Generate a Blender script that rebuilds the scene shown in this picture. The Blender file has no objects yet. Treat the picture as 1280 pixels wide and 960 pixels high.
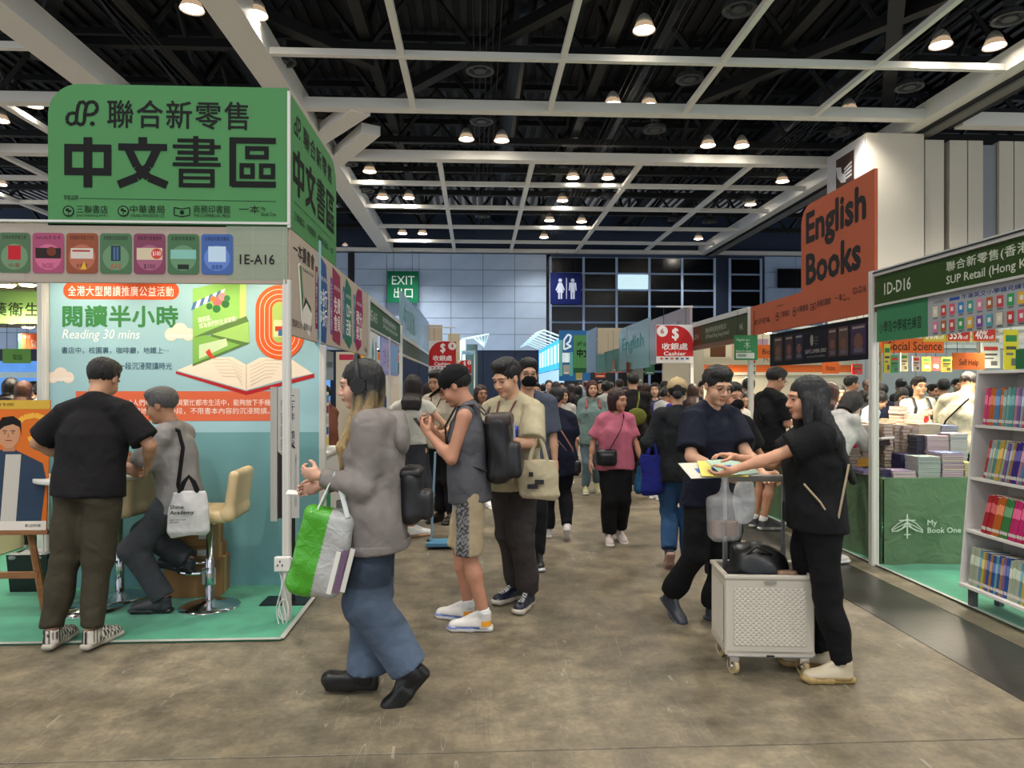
import bpy, math, random
import numpy as np
from mathutils import Vector, Matrix
R = math.radians
rnd = random.Random(7)
SC = bpy.context.scene
COL = SC.collection

# ---------------------------------------------------------------- camera
FPX, HORIZ, CAMZ = 890.0, 484.0, 1.55
YAW = math.atan(43.0 / FPX)
cam_d = bpy.data.cameras.new('camera'); cam = bpy.data.objects.new('camera', cam_d); COL.objects.link(cam)
cam_d.sensor_width = 36; cam_d.lens = 36 * FPX / 1280; cam_d.shift_y = 4 / 1280
cam_d.clip_end = 300
cam.location = (0, 0, CAMZ); cam.rotation_euler = (R(90), 0, -YAW)
SC.camera = cam
# ---------------------------------------------------------------- world, exposure
w = bpy.data.worlds.new('hall_ambient'); SC.world = w; w.use_nodes = True
w.node_tree.nodes['Background'].inputs[0].default_value = (.86, .92, 1, 1)
w.node_tree.nodes['Background'].inputs[1].default_value = .62
SC.view_settings.view_transform = 'Standard'; SC.view_settings.look = 'None'
SC.view_settings.gamma = 1; SC.view_settings.use_curve_mapping = False
SC.view_settings.exposure = 0.95
BAY_W = 190.0      # each visible high-bay lamp
BOOTH_W = 26.0     # each booth downlight
SC.cycles.max_bounces = 5; SC.cycles.diffuse_bounces = 2; SC.cycles.glossy_bounces = 2
SC.cycles.transmission_bounces = 4; SC.cycles.transparent_max_bounces = 8
SC.cycles.caustics_reflective = False; SC.cycles.caustics_refractive = False
SC.cycles.sample_clamp_indirect = 4

CY, SY = math.cos(YAW), math.sin(YAW)
def ray(px, py):
    dx = (px - 640) / FPX
    return (dx * CY + SY, -dx * SY + CY, (HORIZ - py) / FPX)
def G(px, py, z=0.0):                       # a point on the ground that the photo shows at (px, py)
    d = ray(px, py); t = (CAMZ - z) / -d[2]
    return (d[0] * t, d[1] * t)
def AY(px, py, y):                          # a point on the plane Y = y
    d = ray(px, py); t = y / d[1]; return (d[0] * t, y, CAMZ + d[2] * t)
def AX(px, py, x):
    d = ray(px, py); t = x / d[0]; return (x, d[1] * t, CAMZ + d[2] * t)

def lin(c):
    if isinstance(c, str):
        c = c.lstrip('#'); c = [int(c[i:i + 2], 16) / 255 for i in (0, 2, 4)]
    return tuple(x / 12.92 if x <= .04045 else ((x + .055) / 1.055) ** 2.4 for x in c[:3])

# ---------------------------------------------------------------- materials
_M = {}
def mat(name, col='#808080', rough=.6, metal=0.0, bump=0.0, bscale=60, emit=None, estr=0, alpha=1, vcol=False, noise=0.0, nscale=8, stretch=(1, 1, 1), spec=.5, trans=0, bdist=.01, sheen=0, bdet=3):
    if name in _M: return _M[name]
    m = bpy.data.materials.new(name); m.use_nodes = True; nt = m.node_tree; b = nt.nodes['Principled BSDF']
    b.inputs['Roughness'].default_value = rough; b.inputs['Metallic'].default_value = metal
    b.inputs['Specular IOR Level'].default_value = spec
    if sheen: b.inputs['Sheen Weight'].default_value = sheen
    c = (*lin(col), 1); b.inputs['Base Color'].default_value = c
    if trans: b.inputs['Transmission Weight'].default_value = trans
    if emit: b.inputs['Emission Color'].default_value = (*lin(emit), 1); b.inputs['Emission Strength'].default_value = estr
    if alpha < 1: b.inputs['Alpha'].default_value = alpha
    src = None
    tc = nt.nodes.new('ShaderNodeTexCoord'); mp = nt.nodes.new('ShaderNodeMapping'); nt.links.new(tc.outputs['Object'], mp.inputs[0]); mp.inputs['Scale'].default_value = stretch
    if vcol:
        a = nt.nodes.new('ShaderNodeAttribute'); a.attribute_name = 'Col'; src = a.outputs['Color']
        nt.links.new(src, b.inputs['Base Color'])
    if noise:
        n = nt.nodes.new('ShaderNodeTexNoise'); n.inputs['Scale'].default_value = nscale; n.inputs['Detail'].default_value = 5
        nt.links.new(mp.outputs[0], n.inputs['Vector'])
        r = nt.nodes.new('ShaderNodeMapRange'); r.inputs['From Min'].default_value = .3; r.inputs['From Max'].default_value = .7
        r.inputs['To Min'].default_value = 1 - noise; r.inputs['To Max'].default_value = 1 + noise
        nt.links.new(n.outputs['Fac'], r.inputs['Value'])
        mx = nt.nodes.new('ShaderNodeVectorMath'); mx.operation = 'SCALE'
        if src: nt.links.new(src, mx.inputs[0])
        else: mx.inputs[0].default_value = c[:3]
        nt.links.new(r.outputs[0], mx.inputs['Scale']); nt.links.new(mx.outputs[0], b.inputs['Base Color'])
    if bump:
        n = nt.nodes.new('ShaderNodeTexNoise'); n.inputs['Scale'].default_value = bscale; n.inputs['Detail'].default_value = bdet; n.inputs['Distortion'].default_value = .8
        nt.links.new(mp.outputs[0], n.inputs['Vector'])
        bp = nt.nodes.new('ShaderNodeBump'); bp.inputs['Strength'].default_value = bump; bp.inputs['Distance'].default_value = bdist
        nt.links.new(n.outputs['Fac'], bp.inputs['Height']); nt.links.new(bp.outputs[0], b.inputs['Normal'])
    _M[name] = m
    return m

def floor_mat():
    m = bpy.data.materials.new('polished_concrete'); m.use_nodes = True; nt = m.node_tree; b = nt.nodes['Principled BSDF']; N = nt.nodes.new; L = nt.links.new
    tc = N('ShaderNodeTexCoord')
    def noise(s, det, sc=(1, 1, 1), rough=.6):
        mp = N('ShaderNodeMapping'); mp.inputs['Scale'].default_value = sc; L(tc.outputs['Object'], mp.inputs[0])
        n = N('ShaderNodeTexNoise'); n.inputs['Scale'].default_value = s; n.inputs['Detail'].default_value = det; n.inputs['Roughness'].default_value = rough
        L(mp.outputs[0], n.inputs['Vector']); return n.outputs['Fac']
    def ramp(f, *st):
        r = N('ShaderNodeValToRGB'); e = r.color_ramp.elements
        while len(e) < len(st): e.new(.5)
        for x, (p, c) in zip(e, st): x.position = p; x.color = (*lin(c), 1)
        L(f, r.inputs[0]); return r.outputs[0]
    def mix(f, a, c2, typ='MIX'):
        x = N('ShaderNodeMix'); x.data_type = 'RGBA'; x.blend_type = typ
        if isinstance(f, float): x.inputs[0].default_value = f
        else: L(f, x.inputs[0])
        L(a, x.inputs[6]); L(c2, x.inputs[7]); return x.outputs[2]
    base = ramp(noise(.8, 7), (.3, '#8e8574'), (.5, '#ada28d'), (.7, '#c4baa4'))
    fine = ramp(noise(5, 10, rough=.75), (.36, '#625a4a'), (.5, '#a09a8c'), (.64, '#d2cab6'))
    c = mix(.62, base, fine, 'OVERLAY')
    gr = ramp(noise(34, 4), (.38, '#6c6c6c'), (.62, '#909090'))
    c = mix(.5, c, gr, 'OVERLAY')
    st = ramp(noise(.45, 5, (1, 2.2, 1)), (.4, '#585858'), (.62, '#969696'))
    c = mix(.55, c, st, 'OVERLAY')
    # scratches: thin level lines of strongly stretched noise
    for s_, ang, th_ in ((1.0, .35, .0011), (1.3, 1.9, .0011), (.8, 2.7, .0009), (1.1, 1.15, .0009)):
        mp = N('ShaderNodeMapping'); mp.inputs['Rotation'].default_value = (0, 0, ang); mp.inputs['Scale'].default_value = (s_ * 7, s_ * .28, 1); L(tc.outputs['Object'], mp.inputs[0])
        n1 = N('ShaderNodeTexNoise'); n1.inputs['Scale'].default_value = 1.3; n1.inputs['Detail'].default_value = 0; L(mp.outputs[0], n1.inputs['Vector'])
        q = N('ShaderNodeMath'); q.operation = 'SUBTRACT'; L(n1.outputs['Fac'], q.inputs[0]); q.inputs[1].default_value = .5
        q2 = N('ShaderNodeMath'); q2.operation = 'ABSOLUTE'; L(q.outputs[0], q2.inputs[0])
        r = N('ShaderNodeMath'); r.operation = 'LESS_THAN'; L(q2.outputs[0], r.inputs[0]); r.inputs[1].default_value = th_ * 2.2
        n2 = N('ShaderNodeMath'); n2.operation = 'GREATER_THAN'; L(noise(1.9 + s_, 2), n2.inputs[0]); n2.inputs[1].default_value = .56
        mu = N('ShaderNodeMath'); mu.operation = 'MULTIPLY'; L(r.outputs[0], mu.inputs[0]); L(n2.outputs[0], mu.inputs[1])
        m3 = N('ShaderNodeMath'); m3.operation = 'MULTIPLY'; L(mu.outputs[0], m3.inputs[0]); m3.inputs[1].default_value = .32
        rgb = N('ShaderNodeRGB'); rgb.outputs[0].default_value = (.5, .46, .38, 1)
        c = mix(m3.outputs[0], c, rgb.outputs[0])
    L(c, b.inputs['Base Color'])
    rr = N('ShaderNodeMapRange'); L(noise(1.4, 6), rr.inputs[0]); rr.inputs['From Min'].default_value = .3; rr.inputs['From Max'].default_value = .7
    rr.inputs['To Min'].default_value = .34; rr.inputs['To Max'].default_value = .52; L(rr.outputs[0], b.inputs['Roughness'])
    bp = N('ShaderNodeBump'); bp.inputs['Strength'].default_value = .12; bp.inputs['Distance'].default_value = .004; L(noise(14, 6), bp.inputs['Height']); L(bp.outputs[0], b.inputs['Normal'])
    return m

PRINT = mat('printed_board', vcol=True, rough=.6, spec=.2, noise=.03, nscale=3)
INK = mat('glossy_print', vcol=True, rough=.5, spec=.2)
PAPER = mat('paper_print', vcol=True, rough=.6)
ALU = mat('white_aluminium', '#c9c6be', rough=.35, metal=.2)
WHITE = mat('white_laminate', '#d9d6cf', rough=.35)
BLACKP = mat('black_plastic', '#0c0c0d', rough=.4)
CHROME = mat('chrome', '#d8d8da', rough=.12, metal=1)
CLOTH = mat('cloth', vcol=True, rough=.85, bump=.55, bscale=9, bdist=.03, bdet=1.2, noise=.10, nscale=14, spec=.25)
SKIN = mat('skin', vcol=True, rough=.5, noise=.04, nscale=30, spec=.4)
HAIR = mat('hair', vcol=True, rough=.38, bump=.8, bscale=60, bdist=.006, stretch=(6, 6, .6), noise=.35, nscale=40, spec=.5)
LEATHER = mat('leather', vcol=True, rough=.42, bump=.3, bscale=60, bdist=.002)

# ---------------------------------------------------------------- mesh building
def new_mesh(name, V, F, cols=None, smooth=False, corner=False):
    me = bpy.data.meshes.new(name); me.from_pydata([tuple(v) for v in V], [], F); 
    if cols is not None:
        if corner:                      # one colour per face
            a = me.color_attributes.new('Col', 'FLOAT_COLOR', 'CORNER')
            n = [len(f) for f in F]
            arr = np.repeat(np.asarray(cols, dtype=np.float32).reshape(-1, 3), n, axis=0)
        else:
            a = me.color_attributes.new('Col', 'FLOAT_COLOR', 'POINT'); arr = np.asarray(cols, dtype=np.float32)
        arr = np.hstack([arr, np.ones((len(arr), 1), np.float32)]); a.data.foreach_set('color', arr.ravel())
    if smooth: me.polygons.foreach_set('use_smooth', [True] * len(me.polygons))
    me.update(); return me
def link(name, me, m, parent=None, world=False, kind=None, smooth=None):
    o = bpy.data.objects.new(name, me); COL.objects.link(o)
    if m and not me.materials: me.materials.append(m)
    if parent is not None:
        o.parent = parent
        if world:
            M = Matrix.Translation(parent.location) @ parent.rotation_euler.to_matrix().to_4x4()
            o.matrix_parent_inverse = M.inverted()
    if kind: o['kind'] = kind
    return o
class MB:
    def __init__(s): s.V = []; s.F = []; s.C = []
    def add(s, V, F, col=(.5, .5, .5)):
        b = len(s.V); s.V += [tuple(v) for v in V]; s.F += [tuple(i + b for i in f) for f in F]
        if isinstance(col, str): col = lin(col)
        s.C += [col] * len(F); return s
    def box(s, lo, hi, col=(.5, .5, .5), M=None):
        x0, y0, z0 = lo; x1, y1, z1 = hi
        V = [(x0, y0, z0), (x1, y0, z0), (x1, y1, z0), (x0, y1, z0), (x0, y0, z1), (x1, y0, z1), (x1, y1, z1), (x0, y1, z1)]
        if M is not None: V = [tuple(M @ Vector(v)) for v in V]
        return s.add(V, [(0, 3, 2, 1), (4, 5, 6, 7), (0, 1, 5, 4), (1, 2, 6, 5), (2, 3, 7, 6), (3, 0, 4, 7)], col)
    def tube(s, pts, r, n=8, col=(.5, .5, .5), flat=1.0, cap=True):
        pts = [Vector(p) for p in pts]; V = []; rs = r if isinstance(r, (list, tuple)) else [r] * len(pts); up = None
        for i, p in enumerate(pts):
            d = (pts[min(i + 1, len(pts) - 1)] - pts[max(i - 1, 0)]).normalized()
            if up is None: up = Vector((0, 0, 1)) if abs(d.z) < .9 else Vector((0, 1, 0))
            a = d.cross(up)
            if a.length < 1e-4: a = d.orthogonal()
            a.normalize(); b = a.cross(d).normalized(); up = b
            for k in range(n):
                t = 2 * math.pi * k / n; V.append(p + a * math.cos(t) * rs[i] + b * math.sin(t) * rs[i] * flat)
        F = []
        for i in range(len(pts) - 1):
            for k in range(n): F.append((i * n + k, i * n + (k + 1) % n, (i + 1) * n + (k + 1) % n, (i + 1) * n + k))
        if cap: F.append(tuple(range(n))[::-1]); F.append(tuple((len(pts) - 1) * n + k for k in range(n)))
        return s.add(V, F, col)
    def lathe(s, prof, n=24, c=(0, 0, 0), col=(.5, .5, .5), M=None):
        V = []; F = []
        for r_, z in prof:
            for k in range(n):
                t = 2 * math.pi * k / n; v = Vector((r_ * math.cos(t), r_ * math.sin(t), z))
                if M is not None: v = M @ v
                V.append((c[0] + v.x, c[1] + v.y, c[2] + v.z))
        for i in range(len(prof) - 1):
            for k in range(n): F.append((i * n + k, i * n + (k + 1) % n, (i + 1) * n + (k + 1) % n, (i + 1) * n + k))
        F.append(tuple(range(n))[::-1]); F.append(tuple((len(prof) - 1) * n + k for k in range(n)))
        return s.add(V, F, col)
    def obj(s, name, m, parent=None, world=False, smooth=False, bevel=0, vcol=True, kind=None, seg=1):
        me = new_mesh(name, s.V, s.F, s.C if vcol else None, smooth, corner=True)
        o = link(name, me, m, parent, world, kind)
        if bevel:
            md = o.modifiers.new('bevel', 'BEVEL'); md.width = bevel; md.segments = seg; md.limit_method = 'ANGLE'
        if smooth and bevel == 0:
            me.shade_smooth() if hasattr(me, 'shade_smooth') else None
        return o
def tag(o, label=None, cat=None, group=None, kind=None):
    if label: o['label'] = label
    if cat: o['category'] = cat
    if group: o['group'] = group
    if kind: o['kind'] = kind
    return o
def thing(name, label, cat, loc=(0, 0, 0), rz=0.0, group=None):
    o = bpy.data.objects.new(name, None); COL.objects.link(o); o.empty_display_size = .1
    o.location = loc; o.rotation_euler = (0, 0, rz); return tag(o, label, cat, group)
def struct(name, mb, m, bevel=0, parent=None):
    o = mb.obj(name, m, parent, bevel=bevel)
    if parent is None: o['kind'] = 'structure'
    return o

# ---------------------------------------------------------------- flat print on boards
FONT = {}
def text_mesh(s, bold=0.0, sp=1.0):
    key = (s, bold, sp)
    if key in FONT: return FONT[key]
    c = bpy.data.curves.new('lettering', 'FONT'); c.body = s; c.resolution_u = 2; c.space_character = sp
    o = bpy.data.objects.new('lettering', c); me = bpy.data.meshes.new_from_object(o)
    V = np.array([v.co[:] for v in me.vertices], dtype=float); F = [tuple(p.vertices) for p in me.polygons]
    bpy.data.meshes.remove(me); bpy.data.objects.remove(o); bpy.data.curves.remove(c)
    if bold and len(V):                       # heavier strokes: the glyphs repeated a stroke-width apart
        n = len(V); VV = [V]; FF = list(F)
        for k in range(8):
            t = math.pi / 4 * k; VV.append(V + np.array([math.cos(t) * bold, math.sin(t) * bold, .01 * (k + 1)])); FF += [tuple(i + n * (k + 1) for i in f) for f in F]
        V = np.concatenate(VV); F = FF
    FONT[key] = (V, F); return V, F
def rr(u, v, w, h, r, n=5):                      # rounded rectangle outline
    P = []
    for cx, cy, a in ((u + w - r, v + r, -90), (u + w - r, v + h - r, 0), (u + r, v + h - r, 90), (u + r, v + r, 180)):
        for k in range(n + 1):
            t = R(a + 90 * k / n); P.append((cx + r * math.cos(t), cy + r * math.sin(t)))
    return P
def circ(u, v, r, n=20, ry=None): return [(u + r * math.cos(2 * math.pi * k / n), v + (ry or r) * math.sin(2 * math.pi * k / n)) for k in range(n)]
class Board:
    """A flat printed board: local x to the viewer's right, z up, the printed face at -y."""
    def __init__(s, name, label, cat, loc, ang, W, H, col, th=.012, group=None, outline=None, parent=None, m=None, frame=None, part='panel', tilt=0):
        s.W, s.H, s.th = W, H, th
        if parent is None:
            s.root = thing(name, label, cat, loc, R(ang), group)
            if tilt: s.root.rotation_euler = (R(tilt), 0, R(ang))
        else: s.root = parent
        s.art = MB(); s.lay = 0; s.texts = []
        P = outline or [(0, 0), (W, 0), (W, H), (0, H)]
        mb = MB(); n = len(P)
        V = [(p[0], 0, p[1]) for p in P] + [(p[0], th, p[1]) for p in P]
        mb.add(V, [tuple(range(n)), tuple(range(2 * n - 1, n - 1, -1))] + [(i, i + n, (i + 1) % n + n, (i + 1) % n) for i in range(n)], col)
        s.panel = mb.obj(part, m or PRINT, s.root)
        if frame:
            f = MB(); t = frame
            f.box((-t, -.006, -t), (W + t, th + .006, 0)); f.box((-t, -.006, H), (W + t, th + .006, H + t)); f.box((-t, -.006, 0), (0, th + .006, H)); f.box((W, -.006, 0), (W + t, th + .006, H))
            f.obj('frame', ALU, s.root)
    def poly(s, P, col):
        s.lay += 1; y = -.0012 - s.lay * .00005; a = sum(P[i][0] * P[(i + 1) % len(P)][1] - P[(i + 1) % len(P)][0] * P[i][1] for i in range(len(P)))
        if a < 0: P = P[::-1]
        s.art.add([(p[0], y, p[1]) for p in P], [tuple(range(len(P)))], col); return s
    def rect(s, u, v, w, h, col): return s.poly([(u, v), (u + w, v), (u + w, v + h), (u, v + h)], col)
    def line(s, pts, wd, col):
        for (a, b) in zip(pts, pts[1:]):
            dx, dy = b[0] - a[0], b[1] - a[1]; L = math.hypot(dx, dy) or 1; nx, ny = -dy / L * wd / 2, dx / L * wd / 2
            s.poly([(a[0] + nx, a[1] + ny), (a[0] - nx, a[1] - ny), (b[0] - nx, b[1] - ny), (b[0] + nx, b[1] + ny)], col)
        return s
    def text(s, t, u, v, w, h, col='#111111', bold=0.0, sp=1.0, rot=0, name='lettering', shear=0, vertical=False):
        if vertical: t = '\n'.join(t)
        V, F = text_mesh(t, bold, sp)
        if len(V) == 0: return s
        lo, hi = V.min(0), V.max(0); X = (V[:, 0] - lo[0]) / max(hi[0] - lo[0], 1e-6) * w; Z = (V[:, 1] - lo[1]) / max(hi[1] - lo[1], 1e-6) * h
        X = X + shear * Z
        if rot: c_, s_ = math.cos(R(rot)), math.sin(R(rot)); X, Z = X * c_ - Z * s_, X * s_ + Z * c_
        s.lay += 1; y = -.0012 - s.lay * .00005
        W3 = [(u + a, y - c_z * .0002, v + b) for a, b, c_z in zip(X, Z, V[:, 2])]
        me = new_mesh(name, W3, F, [lin(col)] * len(F), corner=True); o = link(name, me, INK, s.root); return s
    def done(s):
        if s.art.F: s.art.obj('printed_artwork', PRINT, s.root)
        return s.root
# ================================================================ the hall
H = 8.0; ZC = CAMZ + H                     # height of the white ceiling grid
FLOORM = floor_mat()
DARKST = mat('dark_floor_tape', '#302e2a', rough=.33, noise=.35, nscale=2.2, bump=.15, bscale=20)
floor = struct('floor', MB().box((-30, -6, -.12), (30, 60, -.02), '#1c1a16'), mat('floor_bed', '#1c1a16', rough=.9))
def slab(x0, x1, y0, y1, m=FLOORM): return MB().box((x0, y0, -.025), (x1, y1, 0)).obj('floor_slab', m, floor, bevel=.002)
YJ = [-6, 3.03, 9.1, 15.1, 21.1, 27, 33, 46]
for a, b in zip(YJ, YJ[1:]):
    slab(-30, 2.69, a + .004, b - .004); slab(3.25, 30, a + .004, b - .004)
    slab(2.694, 3.246, a + .004, b - .004, DARKST)
CARPET = mat('green_carpet', '#2c8f6a', rough=.95, noise=.12, nscale=9, bump=.25, bscale=160, bdist=.003, sheen=.3)
EDGE = mat('carpet_edge_tape', '#a9a9a0', rough=.5)
def carpet(nm, P, edge, lab):
    n = len(P); mb = MB(); mb.add([(p[0], p[1], .001) for p in P] + [(p[0], p[1], .012) for p in P], [tuple(range(n, 2 * n)), tuple(range(n))[::-1]] + [(i, (i + 1) % n, (i + 1) % n + n, i + n) for i in range(n)])
    t = thing(nm, lab, 'carpet'); mb.obj('carpet_sheet', CARPET, t); e = MB()
    for a, b in edge:
        d = Vector((b[0] - a[0], b[1] - a[1], 0)).normalized(); q = Vector((-d.y, d.x, 0)) * .016; A = Vector((*a, 0)); B = Vector((*b, 0))
        V = [A - q, B - q, B + q, A + q]; e.add([v + Vector((0, 0, .0125)) for v in V] + [v + Vector((0, 0, .0145)) for v in V], [(0, 3, 2, 1), (4, 5, 6, 7), (0, 1, 5, 4), (1, 2, 6, 5), (2, 3, 7, 6), (3, 0, 4, 7)])
    e.obj('edge_tape', EDGE, t)
carpet('booth_carpet', [(-12, 4.42), (-1.2, 4.42), (-1.2, 8.2), (-12, 8.2)], [((-12, 4.42), (-1.2, 4.42)), ((-1.2, 4.42), (-1.2, 8.2))], 'green booth carpet under the bar stools on the reading campaign stand')
carpet('booth_carpet', [(3.46, 2), (12, 2), (12, 16), (3.46, 16)], [((3.46, 16), (3.46, 2))], 'green booth carpet beneath the cloth-covered book table and white bookcase')

# --- far wall
YW = 42.4
WALLP = mat('far_wall_panel', '#aec3df', rough=.42, noise=.05, nscale=1.5)
NAVY = mat('navy_wall', '#14233c', rough=.6)
DARKG = mat('dark_window_glass', '#04060b', rough=.2)
MULL = mat('pale_mullion', '#9fb4d4', rough=.45)
wf = struct('wall_far', MB().box((-34, YW + .12, 0), (40, YW + .3, 12)), mat('far_wall_core', '#30405a', rough=.7))
xl, xm, zt = AY(443, 300, YW)[0], AY(683, 300, YW)[0], AY(683, 318, YW)[2]
zb = AY(600, 438, YW)[2]
pm = None; NP = 6; pw = (xm - xl) / NP; NR = 6; ph = (zt - zb) / NR
def tile(name, x0, x1, z0, z1, m, y=YW, th=.1, parent=wf, g=.012):
    return MB().box((x0 + g, y, z0 + g), (x1 - g, y + th, z1 - g)).obj(name, m, parent)
base = MB().box((.012, 0, .012), (pw - .012, .1, ph - .012)); bme = new_mesh('wall_panel', base.V, base.F); bme.materials.append(WALLP)
for i in range(-13, NP):
    for j in range(NR):
        o = link('wall_panel', bme, None, wf); o.location = (xl + i * pw + (-.35 if i < 0 else 0), YW, zb + j * ph)
for i in range(-14, NP): tile('navy_panel', xl + i * pw, xl + (i + 1) * pw, 0, zb - .05, NAVY)
tile('dark_gap', xl - .37, xl, zb, zt, mat('gap', '#05070c'), y=YW - .03, th=.05, g=0)
# lattice of dark windows
def lattice(px0, px1, cols, rows=9):
    x0, x1 = AY(px0, 400, YW)[0], AY(px1, 400, YW)[0]; z1 = AY(680, 321, YW)[2]; hh = .98
    t = MB().box((x0, YW + .05, 0), (x1, YW + .1, z1)).obj('window_wall', MULL, wf)
    cw = (x1 - x0) / cols
    for i in range(cols):
        for j in range(rows):
            za = z1 - (j + 1) * hh
            m = DARKG
            if cols > 2 and i == 2 and j == 1: m = mat('lit_pane', '#b9d0d8', rough=.4, emit='#b9d6dc', estr=.55)
            o = MB().box((x0 + i * cw + .06, YW - .02, za + .07), (x0 + (i + 1) * cw - .06, YW + .04, za + hh - .05)).obj('window_pane', m, wf)
    for i in range(cols + 1): MB().box((x0 + i * cw - .07, YW - .07, 0), (x0 + i * cw + .07, YW + .05, z1)).obj('mullion', MULL, wf)
lattice(688, 893, 5)
tile('dark_pillar_panel', AY(683, 0, YW)[0], AY(688, 0, YW)[0], 0, zt, DARKG, g=0)
tile('dark_pillar_panel', AY(894, 0, YW)[0], AY(911, 0, YW)[0], 0, zt, NAVY, g=0)
lattice(912, 951, 1)
x0 = AY(956, 0, YW)[0]
for i in range(8):
    for j in range(6): 
        o = link('wall_panel', bme, None, wf); o.location = (x0 + i * pw, YW, zb + j * ph)
a, b = AY(972, 336, YW - .1), AY(1008, 360, YW - .1); MB().box((a[0], YW - .14, b[2]), (b[0], YW - .04, a[2])).obj('window_pane', DARKG, wf)
# hanging EXIT sign and toilets sign
def far_board(nm, lab, px0, py0, px1, py1, col, y=YW - .6):
    a, b = AY(px0, py1, y), AY(px1, py0, y)
    B = Board(nm, lab, 'sign', (a[0], y, a[2]), 0, b[0] - a[0], b[2] - a[2], col, th=.08)
    for u in (.2, .8): MB().tube([(B.W * u, .04, B.H), (B.W * u, .04, ZC - a[2])], .012, 6).obj('hanging_wire', BLACKP, B.root)
    return B
B = far_board('exit_sign', 'square green EXIT sign hanging before the pale far wall', 484, 339, 523, 378, '#066a48')
B.text('EXIT', .27, 1.05, 1.32, .5, '#dfeee8', .0).text('出口', .38, .25, 1.1, .62, '#dfeee8', .01).done()
B = far_board('toilet_sign', 'square navy toilet sign with white woman and man figures', 688, 341, 727, 380, '#0d1a5c')
for cx, fem in ((.58, 1), (1.32, 0)):
    W_ = '#ccd6ea'; B.poly(circ(cx, 1.4, .11), W_)
    if fem: B.poly([(cx - .1, 1.26), (cx + .1, 1.26), (cx + .28, .82), (cx + .2, .8), (cx + .12, 1.0), (cx + .2, .68), (cx - .2, .68), (cx - .12, 1.0), (cx - .2, .8), (cx - .28, .82)], W_)
    else: B.poly([(cx - .2, 1.27), (cx + .2, 1.27), (cx + .24, .8), (cx + .17, .8), (cx + .13, 1.1), (cx + .13, .68), (cx - .13, .68), (cx - .13, 1.1), (cx - .17, .8), (cx - .24, .8)], W_)
    B.rect(cx - .12, .3, .1, .42, W_).rect(cx + .02, .3, .1, .42, W_)
B.rect(.93, .3, .045, 1.25, '#ccd6ea').done()

# --- right hall wall (folding partitions) behind the right stand
WR = 21.6
BEIGE = mat('partition_panel', '#cfc6b6', rough=.6, noise=.03, nscale=1)
GREYP = mat('grey_strip', '#8b9097', rough=.5)
xa = AY(1083, 300, WR)[0]; xb = AY(1155, 300, WR)[0]
wr = struct('wall_right', MB().box((xb, WR + .35, 0), (34, WR + .5, 9.6)), mat('slot_black', '#0a0a0a', rough=.8))
MB().box((xa, WR, 0), (xb, WR + 2.45, 9.47)).obj('column_block', BEIGE, wr)
def rpan(px0, px1, m=BEIGE, dy=0.0): MB().box((AY(px0, 0, WR)[0] + .02, WR + .05 + dy, 0), (AY(px1, 0, WR)[0] - .02, WR + .34, 9.3 - dy)).obj('wall_panel', m, wr)
rpan(1157, 1182); rpan(1188, 1211); rpan(1211, 1231); rpan(1231, 1250, GREYP, .1); rpan(1250, 1269); rpan(1269, 1312); rpan(1312, 1360); rpan(1360, 1420); rpan(1420, 1500)
# food pictogram board on the column's aisle side
a = (xa - .03, WR + 2.4)
B = Board('food_sign', 'white board with brown fork and spoon emblem high on the beige column', 'sign', (xa - .05, WR + 2.4, 6.1), -90, 2.35, 3.3, '#b9b7b9', th=.03)
FV = .32; B.rect(.62, 1.0 + FV, 1.15, 1.75, '#3c2924'); _p = B.poly; B.poly = lambda P, c: _p([(a_, b_ + FV) for a_, b_ in P], c)
Wt = '#c3c1c3'
B.poly(circ(1.1, 1.35, .3, 24, .36), Wt).poly([(.7, 1.0), (1.5, 1.0), (1.3, 1.3), (.9, 1.3)], Wt)
B.poly([(.62, 2.5), (.95, 2.42), (1.0, 2.2), (1.25, 2.1), (1.25, 1.85), (.95, 1.9), (.7, 2.15)], Wt)
for k in range(4): B.line([(1.15, 1.95 + k * .11), (1.62, 2.0 + k * .13)], .07, Wt)
B.done()

# --- ceiling: black roof deck, black trusses and ducts, white grid beams
BLK = mat('black_paint', '#060708', rough=.6); DK2 = mat('roof_deck', '#090a0d', rough=.7, noise=.5, nscale=.6)
BEAM = mat('white_beam', '#ece8e0', rough=.5)
ceil = struct('ceiling', MB().box((-34, -6, ZC + 3.4), (40, 62, ZC + 3.6)), DK2)
def bar(name, x0, x1, y0, y1, z0, z1, m): return MB().box((x0, y0, z0), (x1, y1, z1)).obj(name, m, ceil)
mb = MB()
for i in range(150): mb.box((-30 + i * .44, -4, ZC + 3.3), (-30 + i * .44 + .2, 60, ZC + 3.4))
mb.obj('deck_ribs', mat('deck_rib', '#0a0c10', rough=.5), ceil, kind='stuff')
def Zc(py): return FPX * H / (HORIZ - py)        # depth of a ceiling line crossing the middle of the photo
XL, XR, XL2 = -5.43, 13.3, -10.2
rows = [(75, .16, .16), (141, .34, .3), (202, .42, .3), (233, .2, .16), (262, .2, .16), (286, .2, .16), (304, .2, .16), (316, .5, .2)]
ys = []
for py, wd, hh in rows:
    y = Zc(py); ys.append(y)
    thick = wd > .3
    bar('cross_beam', XL if not thick else -30, XR if py < 250 and not thick else 34 if py == 316 else XR, y - wd / 2, y + wd / 2, ZC, ZC + hh, BEAM)
    if not thick: bar('cross_beam', -30, XL2 - .3, y - wd / 2, y + wd / 2, ZC, ZC + hh, BEAM)
for y in (13.6, 10.1, 6.6, 3.1, -.4): bar('cross_beam', -30, XR, y - .08, y + .08, ZC, ZC + .16, BEAM)
for x in (-1.5, 2.3, 6.2, 10.1):                  # thin lengthwise beams
    pass
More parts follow.
